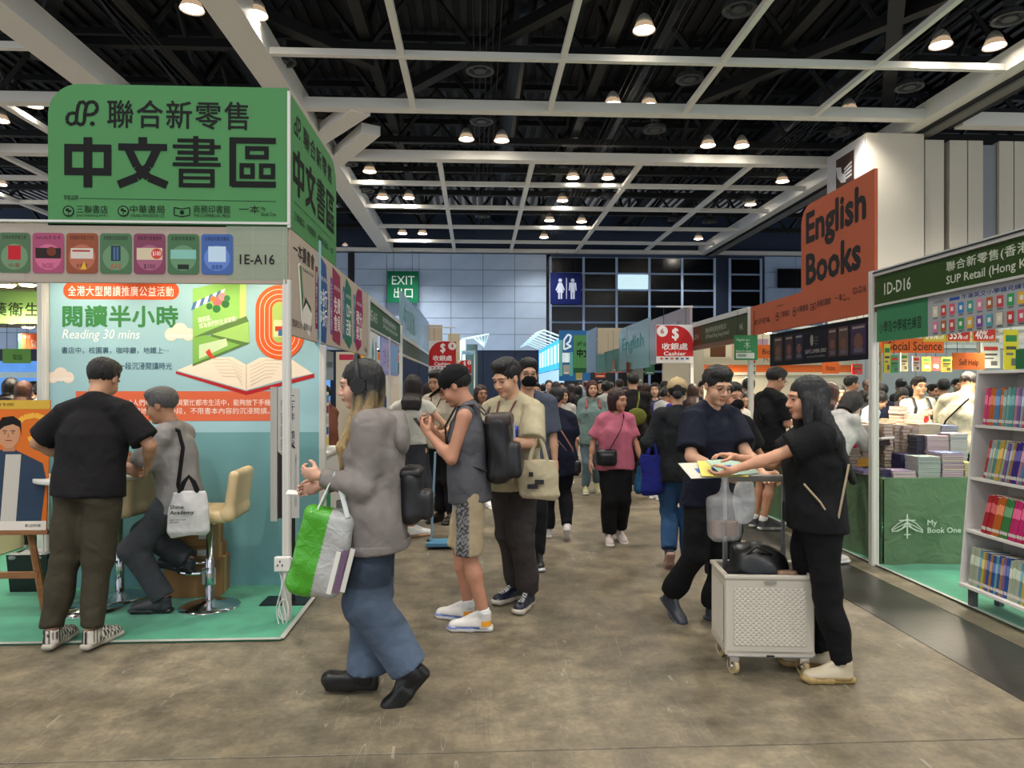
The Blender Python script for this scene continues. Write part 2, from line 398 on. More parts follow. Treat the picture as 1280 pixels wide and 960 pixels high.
for px in (687, 857, 1025): 
    x = (px - 597) / (HORIZ - 141) * H; bar('length_beam', x - .07, x + .07, -4, ys[1], ZC + .01, ZC + .15, BEAM)
x = (517 - 597) / (HORIZ - 138) * H; bar('length_beam', x - .08, x + .08, -4, ys[1], ZC + .01, ZC + .15, BEAM)
for px in (550, 665, 800, 940):
    x = (px - 597) / (HORIZ - 208) * H; bar('length_beam', x - .09, x + .09, ys[2], ys[-1], ZC + .01, ZC + .15, BEAM)
bar('main_beam', XL - .3, XL + .45, -4, ys[-1], ZC - .02, ZC + .6, BEAM); bar('main_beam', XL2 - .45, XL2 + .35, -4, ys[-1], ZC - .02, ZC + .6, BEAM)
bar('main_beam', XR, XR + .42, -4, ys[-1], ZC - .02, ZC + .5, BEAM); bar('beam_slot', XR + .42, XR + .62, -4, ys[-1], ZC - .05, ZC + .6, BLK)
bar('partition_track', XR + .62, XR + .95, -4, ys[-1], ZC - .12, ZC + .5, mat('track_grey', '#77746e', rough=.5)); bar('beam_slot', XR + .95, XR + 1.25, -4, ys[1] + .5, ZC - .05, ZC + .6, BLK)
bar('cross_beam', XR + 1.3, 34, ys[1], ys[1] + .4, ZC - .1, ZC + .3, BEAM)
for x in (-13.5, -16.5, -20, -24): bar('length_beam', x - .1, x + .1, ys[1], ys[-1], ZC + .01, ZC + .15, BEAM)
def diag(p, q, wd=.5, m=BEAM, name='diagonal_beam', h=.3):
    A, Bv = Vector(p), Vector(q); d = (Bv - A).normalized(); n = Vector((-d.y, d.x, 0)).normalized() * wd / 2; u = Vector((0, 0, h))
    V = [A - n, Bv - n, Bv + n, A + n]; MB().add(V + [v + u for v in V], [(0, 3, 2, 1), (4, 5, 6, 7), (0, 1, 5, 4), (1, 2, 6, 5), (2, 3, 7, 6), (3, 0, 4, 7)]).obj(name, m, ceil)
diag((-3.4, 20.9, ZC - .03), (-5.2, 23.4, ZC - .03), .62); diag((-3.35, 22.6, ZC - .03), (-5.2, 25.9, ZC - .03), .62)
# black trusses above the grid
for y in np.arange(-2, 44, 3.55):
    mb = MB(); z0, z1 = ZC + 1.0, ZC + 3.0
    mb.box((-30, y - .12, z0), (34, y + .12, z0 + .22)); mb.box((-30, y - .12, z1), (34, y + .12, z1 + .2))
    for k in range(22):
        xk = -30 + k * 3; mb.tube([(xk, y, z0), (xk + 1.5, y, z1), (xk + 3, y, z0)], .1, 5)
    mb.obj('roof_truss', BLK, ceil)
for x in (-16, -8.6, -3, 3.6, 8.4, 15): 
    mb = MB(); mb.box((x - .15, -4, ZC + 1.3), (x + .15, 44, ZC + 1.6)); 
    for k in range(14): mb.tube([(x, -2 + k * 3.5, ZC + 1.4), (x, -.3 + k * 3.5, ZC + 3.1), (x, 1.5 + k * 3.5, ZC + 1.4)], .08, 5)
    mb.obj('roof_truss', BLK, ceil)
DUCT = mat('dark_duct', '#0e1116', rough=.4, metal=.4)
for x in (-7.2, 1.2, 5.4, 11.8): 
    MB().tube([(x, -4, ZC + 2.2), (x, 44, ZC + 2.2)], .38, 14).obj('air_duct', DUCT, ceil)
    mb = MB()
    for k in range(20): mb.tube([(x - 1.3 + .04 * k, 0 + k * .01, ZC + .5), (x - 1.3 + .04 * k, 42, ZC + .52)], .012, 4) if k % 4 == 0 else None
    mb.obj('cable_tray', mat('cables', '#16171a', rough=.6), ceil)
diag((-2.5, 22, ZC + .8), (9, 12, ZC + 2.6), .3, BLK, 'roof_brace', .3); diag((8, 13, ZC + .7), (13, 22, ZC + .9), .35, BLK, 'roof_brace', .35); diag((13, 12, ZC + .7), (7, 22, ZC + .9), .3, BLK, 'roof_brace', .3)
diag((-9.8, 12, ZC + .7), (-3, 20, ZC + .9), .35, BLK, 'roof_brace', .3); diag((-4, 9, ZC + .7), (-12, 20, ZC + .9), .3, BLK, 'roof_brace', .3)
for px, py in ((600, 90), (862, 95), (352, 83), (1137, 99), (924, 5), (1262, 8), (818, 160), (602, 153), (401, 148), (1050, 160), (759, 245), (935, 246), (887, 275), (457, 241), (603, 271), (780, 212), (843, 273), (435, 208)):
    z = ZC + .35; y = FPX * (z - CAMZ) / (HORIZ - py); x, y, _ = AY(px, py, y)
    MB().lathe([(.12, .55), (.12, .25), (.36, .12), (.38, 0), (.3, 0), (.26, .08), (.18, .08), (.16, 0), (.05, 0)], 16, (x, y, z)).obj('air_diffuser', mat('diffuser', '#3b3c3e', rough=.5), ceil)

# --- high-bay lamps
LM = mat('lamp_glass', '#ffffff', emit='#fff4e2', estr=14); LREF = mat('lamp_reflector', '#8f8880', rough=.3, metal=.6, emit='#ffd9b0', estr=.25); LHO = mat('lamp_housing', '#b8b2a8', rough=.5)
lampmb = [MB().lathe([(.09, .34), (.14, .3), (.17, .2), (.15, .18)], 14).V, None]
def mk_mesh(mb, m, sm=True):
    me = new_mesh('part', mb.V, mb.F, None, sm); me.materials.append(m); return me
M_h = mk_mesh(MB().lathe([(.05, .42), (.12, .36), (.19, .24), (.2, .2), (.17, .18)], 16), LHO)
M_r = mk_mesh(MB().lathe([(.17, .2), (.2, .17), (.26, .05), (.27, .02), (.25, .03), (.15, .18)], 18), LREF)
M_l = mk_mesh(MB().lathe([(.235, .04), (.235, .055), (.05, .06)], 18), LM)
bay_light = bpy.data.lights.new('bay_light', 'SPOT'); bay_light.energy = BAY_W * 4.2; bay_light.spot_size = R(128); bay_light.spot_blend = .8; bay_light.shadow_soft_size = .24; bay_light.color = (1, .95, .87)
def bay(x, y, z, label, group=None):
    t = thing('high_bay_lamp', label, 'ceiling lamp', (x, y, z), 0, group)
    link('housing', M_h, None, t); link('reflector', M_r, None, t); link('glass', M_l, None, t)
    MB().tube([(0, 0, .4), (0, 0, ZC + 1.1 - z)], .01, 5).obj('hanging_rod', BLACKP, t)
    l = bpy.data.objects.new('lamp_light', bay_light); COL.objects.link(l); l.parent = t; l.location = (0, 0, -.02)
ZL = ZC + .35
lamps = [(240, 20, 'round pendant lamp left of the white main beam near its top end'), (320, 25, 'round pendant lamp just over the white main beam near its top end'),
 (805, 32, 'round pendant lamp alone in the second dark bay near the top edge'), (1176, 42, 'large pendant lamp just beside a thin lengthwise beam over the brown sign'), (1243, 42, 'large pendant lamp nearest the upper right corner'),
 (1061, 129, 'pendant lamp tucked against the thin beam above the fork emblem'), (766, 126, 'first of two pendant lamps just above the wide white cross beam'), (811, 127, 'second of two pendant lamps just above the wide white cross beam'),
 (583, 173, 'first pendant lamp in the band between two wide cross beams'), (627, 174, 'second pendant lamp in the band between two wide cross beams'), (885, 176, 'third pendant lamp in the band between two wide cross beams'), (927, 176, 'fourth pendant lamp in the band between two wide cross beams')]
def lampat(px, py, lab, grp=None, z=ZL):
    y = FPX * (z - CAMZ) / (HORIZ - py); x, y, _ = AY(px, py, y); bay(x, y, z, lab, grp)
for px, py, lab in lamps: lampat(px, py + 3, lab)
far = [(462, 215), (478, 247), (511, 247), (716, 219), (760, 219), (703, 248), (978, 220), (938, 250), (971, 250), (687, 273), (727, 274), (680, 294), (705, 311), (675, 311), (873, 294), (899, 294), (852, 310), (503, 291), (528, 291), (432, 307), (511, 309), (943, 311), (0, 160), (0, 237), (42, 141)]
ORD = ['first', 'second', 'third', 'fourth', 'fifth', 'sixth', 'seventh', 'eighth', 'ninth', 'tenth', 'eleventh', 'twelfth', 'thirteenth', 'fourteenth', 'fifteenth', 'sixteenth', 'seventeenth', 'eighteenth', 'nineteenth', 'twentieth'] + ['twenty-first', 'twenty-second', 'twenty-third', 'twenty-fourth', 'twenty-fifth', 'twenty-sixth', 'twenty-seventh', 'twenty-eighth', 'twenty-ninth', 'thirtieth'] + ['thirty-' + q for q in ('first', 'second', 'third', 'fourth', 'fifth', 'sixth', 'seventh', 'eighth', 'ninth')] + ['fortieth'] * 20
ROWS = ((212, 222, 'in the row just past the second wide beam'), (245, 252, 'in the row past the first thin far beam'), (272, 275, 'in the central pair past second thin beam'), (290, 295, 'in the last row but one'), (306, 312, 'in the last row before the far wall'))
for px, py in far:
    lab = {(0, 160): 'pendant lamp cut by the left edge above the coupon fascia', (0, 237): 'lower pendant lamp cut by the left edge', (42, 141): 'small pendant lamp just left of the green sign'}.get((px, py))
    for a_, b_, t_ in ROWS:
        if lab is None and a_ <= py <= b_: k = sorted(x for x, y in far if a_ <= y <= b_ and (x, y) not in ((0, 237),)).index(px); lab = '%s small pendant lamp from the left %s' % (ORD[k], t_)
    lampat(px, py + 3, lab, 'far pendant lamps')
for x in (-9, -3, 3, 9): 
    for y in (8.5, 3.0, -2.5): bay(x, y, ZL, 'pendant lamp above the photographer, %s row back, %s from the left' % ({8.5: 'first', 3.0: 'second', -2.5: 'third'}[y], {-9: 'first', -3: 'second', 3: 'third', 9: 'fourth'}[x]), 'near pendant lamps')
for x in (-22, -15): 
    for y in (12, 20, 30): bay(x, y, ZL, 'pendant lamp over the far left stands, %s column, %s row' % ({-22: 'outer', -15: 'inner'}[x], {12: 'near', 20: 'middle', 30: 'far'}[y]), 'side pendant lamps')
for x in (17, 24): 
    for y in (9, 16): bay(x, y, ZL, 'pendant lamp before the beige partition wall, %s column, %s row' % ({17: 'inner', 24: 'outer'}[x], {9: 'near', 16: 'far'}[y]), 'partition lamps')
# ================================================================ figures: smooth blended volumes turned into one mesh
f32 = np.float32
def A3(v): return np.array(v, dtype=np.float64)
def nrm(v): v = A3(v); return v / (np.linalg.norm(v) + 1e-9)
class Vol:
    def __init__(s): s.P = []; s.lo = None; s.hi = None; s.post = []
    def _b(s, lo, hi, k, f, op):
        lo, hi = A3(lo), A3(hi); s.P.append((lo - k, hi + k, k, f, op))
        if op == 'u': s.lo = lo if s.lo is None else np.minimum(s.lo, lo); s.hi = hi if s.hi is None else np.maximum(s.hi, hi)
        return s
    def cap(s, a, b, ra, rb=None, k=.02, op='u'):
        rb = ra if rb is None else rb; a, b = A3(a), A3(b); ba = b - a; L = float(ba @ ba) + 1e-9; m = max(ra, rb)
        def f(x, y, z):
            px, py, pz = x - a[0], y - a[1], z - a[2]; t = np.clip((px * ba[0] + py * ba[1] + pz * ba[2]) / L, 0, 1)
            return np.sqrt((px - t * ba[0]) ** 2 + (py - t * ba[1]) ** 2 + (pz - t * ba[2]) ** 2) - (ra + (rb - ra) * t)
        return s._b(np.minimum(a, b) - m, np.maximum(a, b) + m, k, f, op)
    def cone(s, a, b, ra, rb, k=.015, flat=1.0, fd=None, op='u', e0=0.0, e1=0.0):   # flat-ended; fd: direction squeezed by flat
        a, b = A3(a), A3(b); ba = b - a; Ln = np.linalg.norm(ba); d = ba / Ln; m = max(ra, rb); fd = nrm(fd) if fd is not None else None
        def f(x, y, z):
            px, py, pz = x - a[0], y - a[1], z - a[2]; t = px * d[0] + py * d[1] + pz * d[2]
            qx, qy, qz = px - t * d[0], py - t * d[1], pz - t * d[2]
            if fd is not None:
                w_ = (qx * fd[0] + qy * fd[1] + qz * fd[2]) * (1 / flat - 1); qx, qy, qz = qx + w_ * fd[0], qy + w_ * fd[1], qz + w_ * fd[2]
            r = ra + (rb - ra) * np.clip(t / Ln, 0, 1)
            return np.maximum(np.sqrt(qx * qx + qy * qy + qz * qz) - r, np.abs(t - Ln / 2) - Ln / 2)
        return s._b(np.minimum(a, b) - m * 1.1, np.maximum(a, b) + m * 1.1, k, f, op)
    def ell(s, c, r, M=None, k=.02, op='u'):
        c, r = A3(c), A3(r); M = np.eye(3) if M is None else np.array(M); m = max(r)
        def f(x, y, z):
            px, py, pz = x - c[0], y - c[1], z - c[2]
            u = (px * M[0, 0] + py * M[1, 0] + pz * M[2, 0]) / r[0]; v = (px * M[0, 1] + py * M[1, 1] + pz * M[2, 1]) / r[1]; w_ = (px * M[0, 2] + py * M[1, 2] + pz * M[2, 2]) / r[2]
            k0 = np.sqrt(u * u + v * v + w_ * w_); k1 = np.sqrt((u / r[0]) ** 2 + (v / r[1]) ** 2 + (w_ / r[2]) ** 2) + 1e-9
            return k0 * (k0 - 1) / k1
        return s._b(c - m, c + m, k, f, op)
    def rbox(s, c, hw, M=None, r=.01, k=.01, op='u'):
        c, hw = A3(c), A3(hw); M = np.eye(3) if M is None else np.array(M); m = float(np.linalg.norm(hw))
        def f(x, y, z):
            px, py, pz = x - c[0], y - c[1], z - c[2]
            u = np.abs(px * M[0, 0] + py * M[1, 0] + pz * M[2, 0]) - hw[0] + r; v = np.abs(px * M[0, 1] + py * M[1, 1] + pz * M[2, 1]) - hw[1] + r; w_ = np.abs(px * M[0, 2] + py * M[1, 2] + pz * M[2, 2]) - hw[2] + r
            return np.sqrt(np.maximum(u, 0) ** 2 + np.maximum(v, 0) ** 2 + np.maximum(w_, 0) ** 2) + np.minimum(np.maximum(u, np.maximum(v, w_)), 0) - r
        return s._b(c - m, c + m, k, f, op)
    def loft(s, st, X, k=.03, op='u'):             # stations: (point, rx, ry); X = width direction
        C = np.array([p[0] for p in st], dtype=float); RX = np.array([p[1] for p in st]); RY = np.array([p[2] for p in st])
        ax = C[-1] - C[0]; Ln = np.linalg.norm(ax); d = ax / Ln; T = (C - C[0]) @ d; X = A3(X); X = nrm(X - (X @ d) * d); Y = np.cross(d, X)
        m = max(RX.max(), RY.max())
        def f(x, y, z):
            px, py, pz = x - C[0, 0], y - C[0, 1], z - C[0, 2]; t = px * d[0] + py * d[1] + pz * d[2]; tc = np.clip(t, 0, Ln)
            cx, cy, cz = [np.interp(tc, T, C[:, i]) for i in range(3)]; rx, ry = np.interp(tc, T, RX), np.interp(tc, T, RY)
            qx, qy, qz = x - cx, y - cy, z - cz
            u = (qx * X[0] + qy * X[1] + qz * X[2]) / rx; v = (qx * Y[0] + qy * Y[1] + qz * Y[2]) / ry
            q = np.sqrt(u * u + v * v) + 1e-6; rad = np.minimum(rx, ry) * .5 + .5 * np.sqrt((u * rx) ** 2 + (v * ry) ** 2) / q
            return np.maximum((q - 1) * rad, np.abs(t - Ln / 2) - Ln / 2)
        return s._b(C.min(0) - m, C.max(0) + m, k, f, op)
    def mesh(s, h, lo=None, hi=None, fold=None, cut=None):
        lo = s.lo - 2.5 * h if lo is None else A3(lo); hi = s.hi + 2.5 * h if hi is None else A3(hi)
        n = np.maximum(np.ceil((hi - lo) / h).astype(int) + 1, 3)
        ax = [(lo[i] + np.arange(n[i]) * h).astype(f32) for i in range(3)]
        F = np.full(n, .3, dtype=f32)
        for (pl, ph, k, f, op) in s.P:
            i0 = np.maximum(((pl - lo) / h).astype(int) - 2, 0); i1 = np.minimum(((ph - lo) / h).astype(int) + 4, n)
            if (i1 <= i0).any(): continue
            sl = tuple(slice(a, b) for a, b in zip(i0, i1))
            x = ax[0][sl[0]][:, None, None]; y = ax[1][sl[1]][None, :, None]; z = ax[2][sl[2]][None, None, :]
            D = f(x, y, z).astype(f32); A = F[sl]
            if op == 'u':
                hh = np.clip(.5 + .5 * (A - D) / k, 0, 1); F[sl] = A + (D - A) * hh - k * hh * (1 - hh)
            else:
                hh = np.clip(.5 - .5 * (A + D) / k, 0, 1); F[sl] = A + (-D - A) * hh + k * hh * (1 - hh)
        x = ax[0][:, None, None]; y = ax[1][None, :, None]; z = ax[2][None, None, :]
        if fold is not None: F = F + fold(x, y, z).astype(f32)
        if cut is not None: F = np.maximum(F, cut(x, y, z).astype(f32))
        F[0], F[-1], F[:, 0], F[:, -1], F[:, :, 0], F[:, :, -1] = 1, 1, 1, 1, 1, 1
        return surfnet(F, lo, h)
def surfnet(F, lo, h):
    S = F < 0; n = F.shape
    c = np.zeros((n[0] - 1, n[1] - 1, n[2] - 1), dtype=np.int16)
    for i in (0, 1):
        for j in (0, 1):
            for k in (0, 1): c += S[i:n[0] - 1 + i, j:n[1] - 1 + j, k:n[2] - 1 + k]
    act = (c > 0) & (c < 8); idx = -np.ones(act.shape, dtype=np.int64); I = np.argwhere(act)
    if len(I) == 0: return np.zeros((0, 3)), []
    idx[act] = np.arange(len(I)); acc = np.zeros((len(I), 3)); cnt = np.zeros(len(I))
    cor = [(i, j, k) for i in (0, 1) for j in (0, 1) for k in (0, 1)]
    val = {q: F[I[:, 0] + q[0], I[:, 1] + q[1], I[:, 2] + q[2]].astype(float) for q in cor}
    for q in cor:
        for a in range(3):
            if q[a] == 0:
                p = list(q); p[a] = 1; p = tuple(p); va, vb = val[q], val[p]; m = (va < 0) != (vb < 0)
                t = np.where(m, va / np.where(m, va - vb, 1), 0); pt = np.tile(np.array(q, float), (len(I), 1)); pt[:, a] += t
                acc[m] += pt[m]; cnt[m] += 1
    V = lo + (I + acc / cnt[:, None]) * h
    Q = []
    for a in range(3):
        b, c2 = (a + 1) % 3, (a + 2) % 3
        sl0 = [slice(1, -1)] * 3; sl1 = [slice(1, -1)] * 3; sl0[a] = slice(0, -1); sl1[a] = slice(1, None)
        s0, s1 = S[tuple(sl0)], S[tuple(sl1)]; m = s0 != s1; E = np.argwhere(m); off = np.ones(3, int); off[a] = 0; E = E + off
        fl = s0[m]
        def g(db, dc):
            e = E.copy(); e[:, b] += db; e[:, c2] += dc; return idx[e[:, 0], e[:, 1], e[:, 2]]
        q4 = np.stack([g(-1, -1), g(0, -1), g(0, 0), g(-1, 0)], 1); q4[~fl] = q4[~fl][:, ::-1]; Q.append(q4)
    Q = np.concatenate(Q); Q = Q[(Q >= 0).all(1)]
    return V, Q
def qmesh(name, V, Q, cols):
    me = bpy.data.meshes.new(name); nv, nf = len(V), len(Q)
    me.vertices.add(nv); me.vertices.foreach_set('co', np.asarray(V, f32).ravel())
    me.loops.add(nf * 4); me.loops.foreach_set('vertex_index', np.asarray(Q, np.int32).ravel())
    me.polygons.add(nf); me.polygons.foreach_set('loop_start', np.arange(nf, dtype=np.int32) * 4)
    me.polygons.foreach_set('use_smooth', np.ones(nf, bool))
    me.update(calc_edges=True)
    cols = np.asarray(cols, f32)
    if cols.ndim == 1: cols = np.tile(cols, (nv, 1))
    a = me.color_attributes.new('Col', 'FLOAT_COLOR', 'POINT'); a.data.foreach_set('color', np.hstack([cols, np.ones((nv, 1), f32)]).ravel().astype(f32))
    return me
def join(*VQ):
    Vs, Qs, b = [], [], 0
    for V, Q in VQ:
        if len(V) == 0: continue
        Vs.append(V); Qs.append(Q + b); b += len(V)
    return np.concatenate(Vs), np.concatenate(Qs)
def vobj(name, vol, h, col, m, parent, fold=None, cut=None, lo=None, hi=None):
    V, Q = vol.mesh(h, lo, hi, fold, cut)
    if len(V) == 0: return None
    c = col(V) if callable(col) else A3(lin(col) if isinstance(col, str) else col)
    return link(name, qmesh(name, V, Q, c), m, parent)
def folds(seed, amp=.004, f=(20, 20, 14)):
    r = random.Random(seed); K = [(r.uniform(-1, 1) * f[0], r.uniform(-1, 1) * f[1], r.uniform(.4, 1) * f[2] * r.choice((1, -1)), r.uniform(0, 6)) for _ in range(5)]
    def g(x, y, z):
        o = 0
        for a, b, c, p in K:
            o = o + np.sin(a * x + b * y + c * z + p + 1.2 * np.sin(9 * x + 7 * z + p))
        return o * amp / 2.2
    return g
def rotz(a): c, s = math.cos(a), math.sin(a); return np.array([[c, -s, 0], [s, c, 0], [0, 0, 1]])
def rotx(a): c, s = math.cos(a), math.sin(a); return np.array([[1, 0, 0], [0, c, -s], [0, s, c]])
def roty(a): c, s = math.cos(a), math.sin(a); return np.array([[c, 0, s], [0, 1, 0], [-s, 0, c]])
def ik(a, t, l1, l2, pole):
    a, t = A3(a), A3(t); d = t - a; L = np.linalg.norm(d)
    if L > (l1 + l2) * .999: t = a + d / L * (l1 + l2) * .999; d = t - a; L = np.linalg.norm(d)
    L = max(L, abs(l1 - l2) + .02); u = d / L; x = (l1 * l1 - l2 * l2 + L * L) / (2 * L); hgt = math.sqrt(max(l1 * l1 - x * x, 0))
    p = A3(pole); p = p - (p @ u) * u; return a + u * x + nrm(p) * hgt, t

def add_hand(vol, wr, d, n, s, curl=.5, thumb=.4, sc=1.0, spread=1.0):
    d, n = nrm(d), nrm(n); n = nrm(n - (n @ d) * d); s = nrm(s - (A3(s) @ d) * d - (A3(s) @ n) * n); wr = A3(wr)
    M = np.stack([s, n, d], 1)
    vol.ell(wr + d * .05 * sc, (.041 * sc, .017 * sc, .052 * sc), M, k=.012); vol.cap(wr - d * .02 * sc, wr + d * .02 * sc, .026 * sc, .024 * sc, k=.02)
    for off, ln, r in ((.029, .068, .0088), (.0095, .076, .009), (-.0105, .071, .0086), (-.029, .056, .0077)):
        p = wr + d * (.088 - abs(off) * .25) * sc + s * off * sc; a = 0
        dirn = nrm(d + s * off * 1.5 * spread)
        for q, (fl, kk) in enumerate(((.45, .55), (.30, 1.35), (.25, 2.0))):
            a = curl * kk; dd = nrm(dirn * math.cos(a) + n * math.sin(a)); e = p + dd * ln * fl * sc
            vol.cap(p, e, r * sc * (1 - .07 * q), r * sc * (.93 - .07 * q), k=.004); p = e
    p = wr + d * .02 * sc + s * .03 * sc + n * .008 * sc; e = p + nrm(d * .65 + s * (.75 - .3 * thumb) + n * thumb * .8) * .042 * sc
    vol.cap(p, e, .014 * sc, .0105 * sc, k=.012); e2 = e + nrm(d * .85 + s * (.35 - .5 * thumb) + n * thumb * .8) * .033 * sc; vol.cap(e, e2, .0105 * sc, .0095 * sc, k=.005)
    e3 = e2 + nrm(d * .95 + s * (.1 - .5 * thumb) + n * thumb * .8) * .024 * sc; vol.cap(e2, e3, .0095 * sc, .008 * sc, k=.005)

SK = '#c99a7c'; SKD = '#a97c60'; SKL = '#d8ac90'
LODS = {'hi': (.019, .0049, .0052, .014), 'mid': (.026, .0092, .0088, .02), 'low': (.036, .017, .017, .03)}
def person(label, loc, heading, height=1.7, lod='mid', fem=False, skin=SK, lean=0.0, side=0.0, twist=0.0, head=(0, 0, 0), hip=None,
           lh=None, rh=None, lp=None, rp=None, lf=None, rf=None, lk=(0, 1, 0), rk=(0, 1, 0), lhand=(.5, .4), rhand=(.5, .4), lhd=None, rhd=None, lhn=None, rhn=None,
           top=('tee', '#222222'), bottom=('trousers', '#222222'), shoes=('#dddddd', '#eeeeee'), hair=('short', '#14100e'), hair2=None,
           fat=1.0, group=None, extras=(), topcol=None, botcol=None, seed=1, z0=0.0, no_hands=False, category='person', head_s=1.06):
    hb, hh, hn, hc = LODS[lod]
    s = height / 1.75; T = thing('person', label, category, (loc[0], loc[1], z0), -R(heading), group)
    col = A3(lin(skin))
    hipc = A3(hip if hip is not None else (0, 0, .925 * s))
    Rt = rotz(-twist) @ rotx(-lean) @ roty(side)          # torso frame
    X = Rt[:, 0]; U = Rt[:, 2]; Fd = Rt[:, 1]
    sh_w = (.146 if fem else .170) * s; hp_w = (.09) * s; fx = fat
    def tp(x, y, z): return hipc + Rt @ (A3((x, y, z)) * s)
    shz = .482
    shL, shR = hipc + Rt @ A3((-sh_w, -.005 * s, shz * s)), hipc + Rt @ A3((sh_w, -.005 * s, shz * s))
    neck = tp(0, -.005, .565); hy, hp_, hr = [R(a) for a in head]; Rh = Rt @ rotz(-hy) @ rotx(-hp_) @ roty(hr) if True else None
    Rh = rotz(-twist * .5) @ rotx(-lean * .45) @ rotz(-hy) @ rotx(-hp_) @ roty(hr)
    hs = s * .98 * head_s; hc0 = neck + Rt @ A3((0, .012, .035)) * s + Rh @ A3((0, .028, .098)) * hs
    def hp(x, y, z): return hc0 + Rh @ (A3((x, y, z)) * hs)
    hL, hR = hipc + A3((-hp_w, 0, 0)), hipc + A3((hp_w, 0, 0))
    la, fa = .285 * s, .25 * s; th, sk_ = .43 * s, .42 * s
    def W(v, side_): return A3(v) * 1.0
    lw = A3(lh) if lh is not None else A3((-.245 * s * (.9 + .1 * fat), .05 * s, .80 * s)) + (hipc - A3((0, 0, .925 * s)))
    rw = A3(rh) if rh is not None else A3((.245 * s * (.9 + .1 * fat), .05 * s, .80 * s)) + (hipc - A3((0, 0, .925 * s)))
    eL, lw = ik(shL, lw, la, fa, lp if lp is not None else (-.5, -1, -.3)); eR, rw = ik(shR, rw, la, fa, rp if rp is not None else (.5, -1, -.3))
    lfp = list(lf if lf is not None else ((-.10 * s, 0, 0), -8, 0)); rfp = list(rf if rf is not None else ((.10 * s, 0, 0), 8, 0))
    def ank(fp):     # fp: (ball-of-foot point on ground, toe yaw deg, heel lift deg)
        p, yw, pt = A3(fp[0]), R(fp[1]), R(fp[2]); Mf = rotz(-yw) @ rotx(-pt); return p + Mf @ A3((0, -.15, .088)) * s + A3((0, .09 * s, 0)) * 0, Mf, p
    aL, ML, pL = ank(lfp); aR, MR, pR = ank(rfp)
    kL, aL2 = ik(hL, aL, th, sk_, lk); kR, aR2 = ik(hR, aR, th, sk_, rk)
    # ---- the body, one continuous surface
    b = Vol(); fm = .92 if fem else 1
    b.loft([(tp(0, 0, -.06), .135 * s * fx, .10 * s * fx), (tp(0, 0, .03), .155 * s * fx * (1.03 if fem else 1), .105 * s * fx), (tp(0, .004, .15), .128 * s * fx * fm, .092 * s * fx), (tp(0, .008, .33), .15 * s * fx * fm, .102 * s * fx), (tp(0, 0, .44), .142 * s * fm, .088 * s), (tp(0, -.01, .53), .07 * s, .055 * s)], X, k=.05)
    b.cap(tp(0, -.012, .52), shL, .034 * s, .040 * s, k=.025).cap(tp(0, -.012, .52), shR, .034 * s, .040 * s, k=.025)
    am = .9 if fem else 1
    for sh_, el, wr_ in ((shL, eL, lw), (shR, eR, rw)):
        b.cap(sh_, el, .048 * s * am * fx, .037 * s * am, k=.03); b.cap(el, el + (wr_ - el) * .35, .038 * s * am, .039 * s * am, k=.02); b.cap(el + (wr_ - el) * .35, wr_, .039 * s * am, .025 * s * am, k=.02)
    for h_, kn, an in ((hL, kL, aL2), (hR, kR, aR2)):
        b.cap(h_, kn, .078 * s * fx, .052 * s, k=.04); cf = kn + (an - kn) * .3; b.cap(kn, cf, .05 * s, .053 * s, k=.03); b.cap(cf, an, .053 * s, .036 * s, k=.03)
    b.cap(neck - U * .03 * s, hp(0, -.012, -.05), .056 * s * (.88 if fem else 1), .052 * s * (.85 if fem else 1), k=.03)
    hv = Vol()
    E = lambda c, r, **k: hv.ell(hp(*c), A3(r) * hs, Rh, **k)
    E((0, -.015, .03), (.077, .095, .088)); E((0, .03, -.042), (.058, .060, .073), k=.03); E((0, .068, -.098), (.024, .02, .017), k=.025)
    for q in (-1, 1):
        E((q * .037, .058, -.038), (.026, .026, .03), k=.02); E((q * .076, -.006, -.004), (.009, .018, .031), k=.008); E((q * .012, .097, -.036), (.009, .009, .008), k=.006)
    E((0, .078, .024), (.055, .018, .012), k=.02)
    hv.cap(hp(0, .088, .006), hp(0, .107, -.030), .0075 * hs, .0125 * hs, k=.012)
    for q in (-1, 1): E((q * .031, .1, .002), (.017, .011, .009), k=.012, op='s')
    for q in (-1, 1): E((q * .031, .079, .002), (.0135, .0125, .0115), k=.003)
    E((0, .092, -.060), (.023, .011, .005), k=.005); E((0, .09, -.069), (.020, .011, .006), k=.005)
    hv.cap(hp(0, -.012, -.05), neck - U * .01 * s, .052 * s * (.85 if fem else 1), .056 * s * (.88 if fem else 1), k=.03)
    parts = [b.mesh(hb)]; kinds = [0]
    hl = hp(0, 0, 0); rr_ = .15 * s
    cutn = lambda x, y, z: -((x - neck[0]) * Rh[0, 2] + (y - neck[1]) * Rh[1, 2] + (z - neck[2]) * Rh[2, 2] - .005)
    hV, hQ = hv.mesh(hh, cut=cutn); parts.append((hV, hQ))
    if not no_hands:
        hsz = s * (.9 if fem else 1) * 1.02
        for side_, el, wr_, (cu, thb), hd, hn_ in ((-1, eL, lw, lhand, lhd, lhn), (1, eR, rw, rhand, rhd, rhn)):
            v = Vol(); d = nrm(wr_ - el) if hd is None else nrm(hd); n = A3(hn_) if hn_ is not None else A3((-side_, 0, 0)); 
            n = n - (n @ d) * d; 
            if np.linalg.norm(n) < .1: n = A3((0, 0, -1)) - (A3((0, 0, -1)) @ d) * d
            n = nrm(n); sd = np.cross(n, d) * (side_)       # towards the thumb
            sd = np.cross(d, n) if side_ > 0 else np.cross(n, d)
            add_hand(v, wr_, d, n, sd, cu, thb, hsz); parts.append(v.mesh(hn))
    nb, nh = len(parts[0][0]), len(hV); V, Q = join(*parts); C = np.tile(col, (len(V), 1))
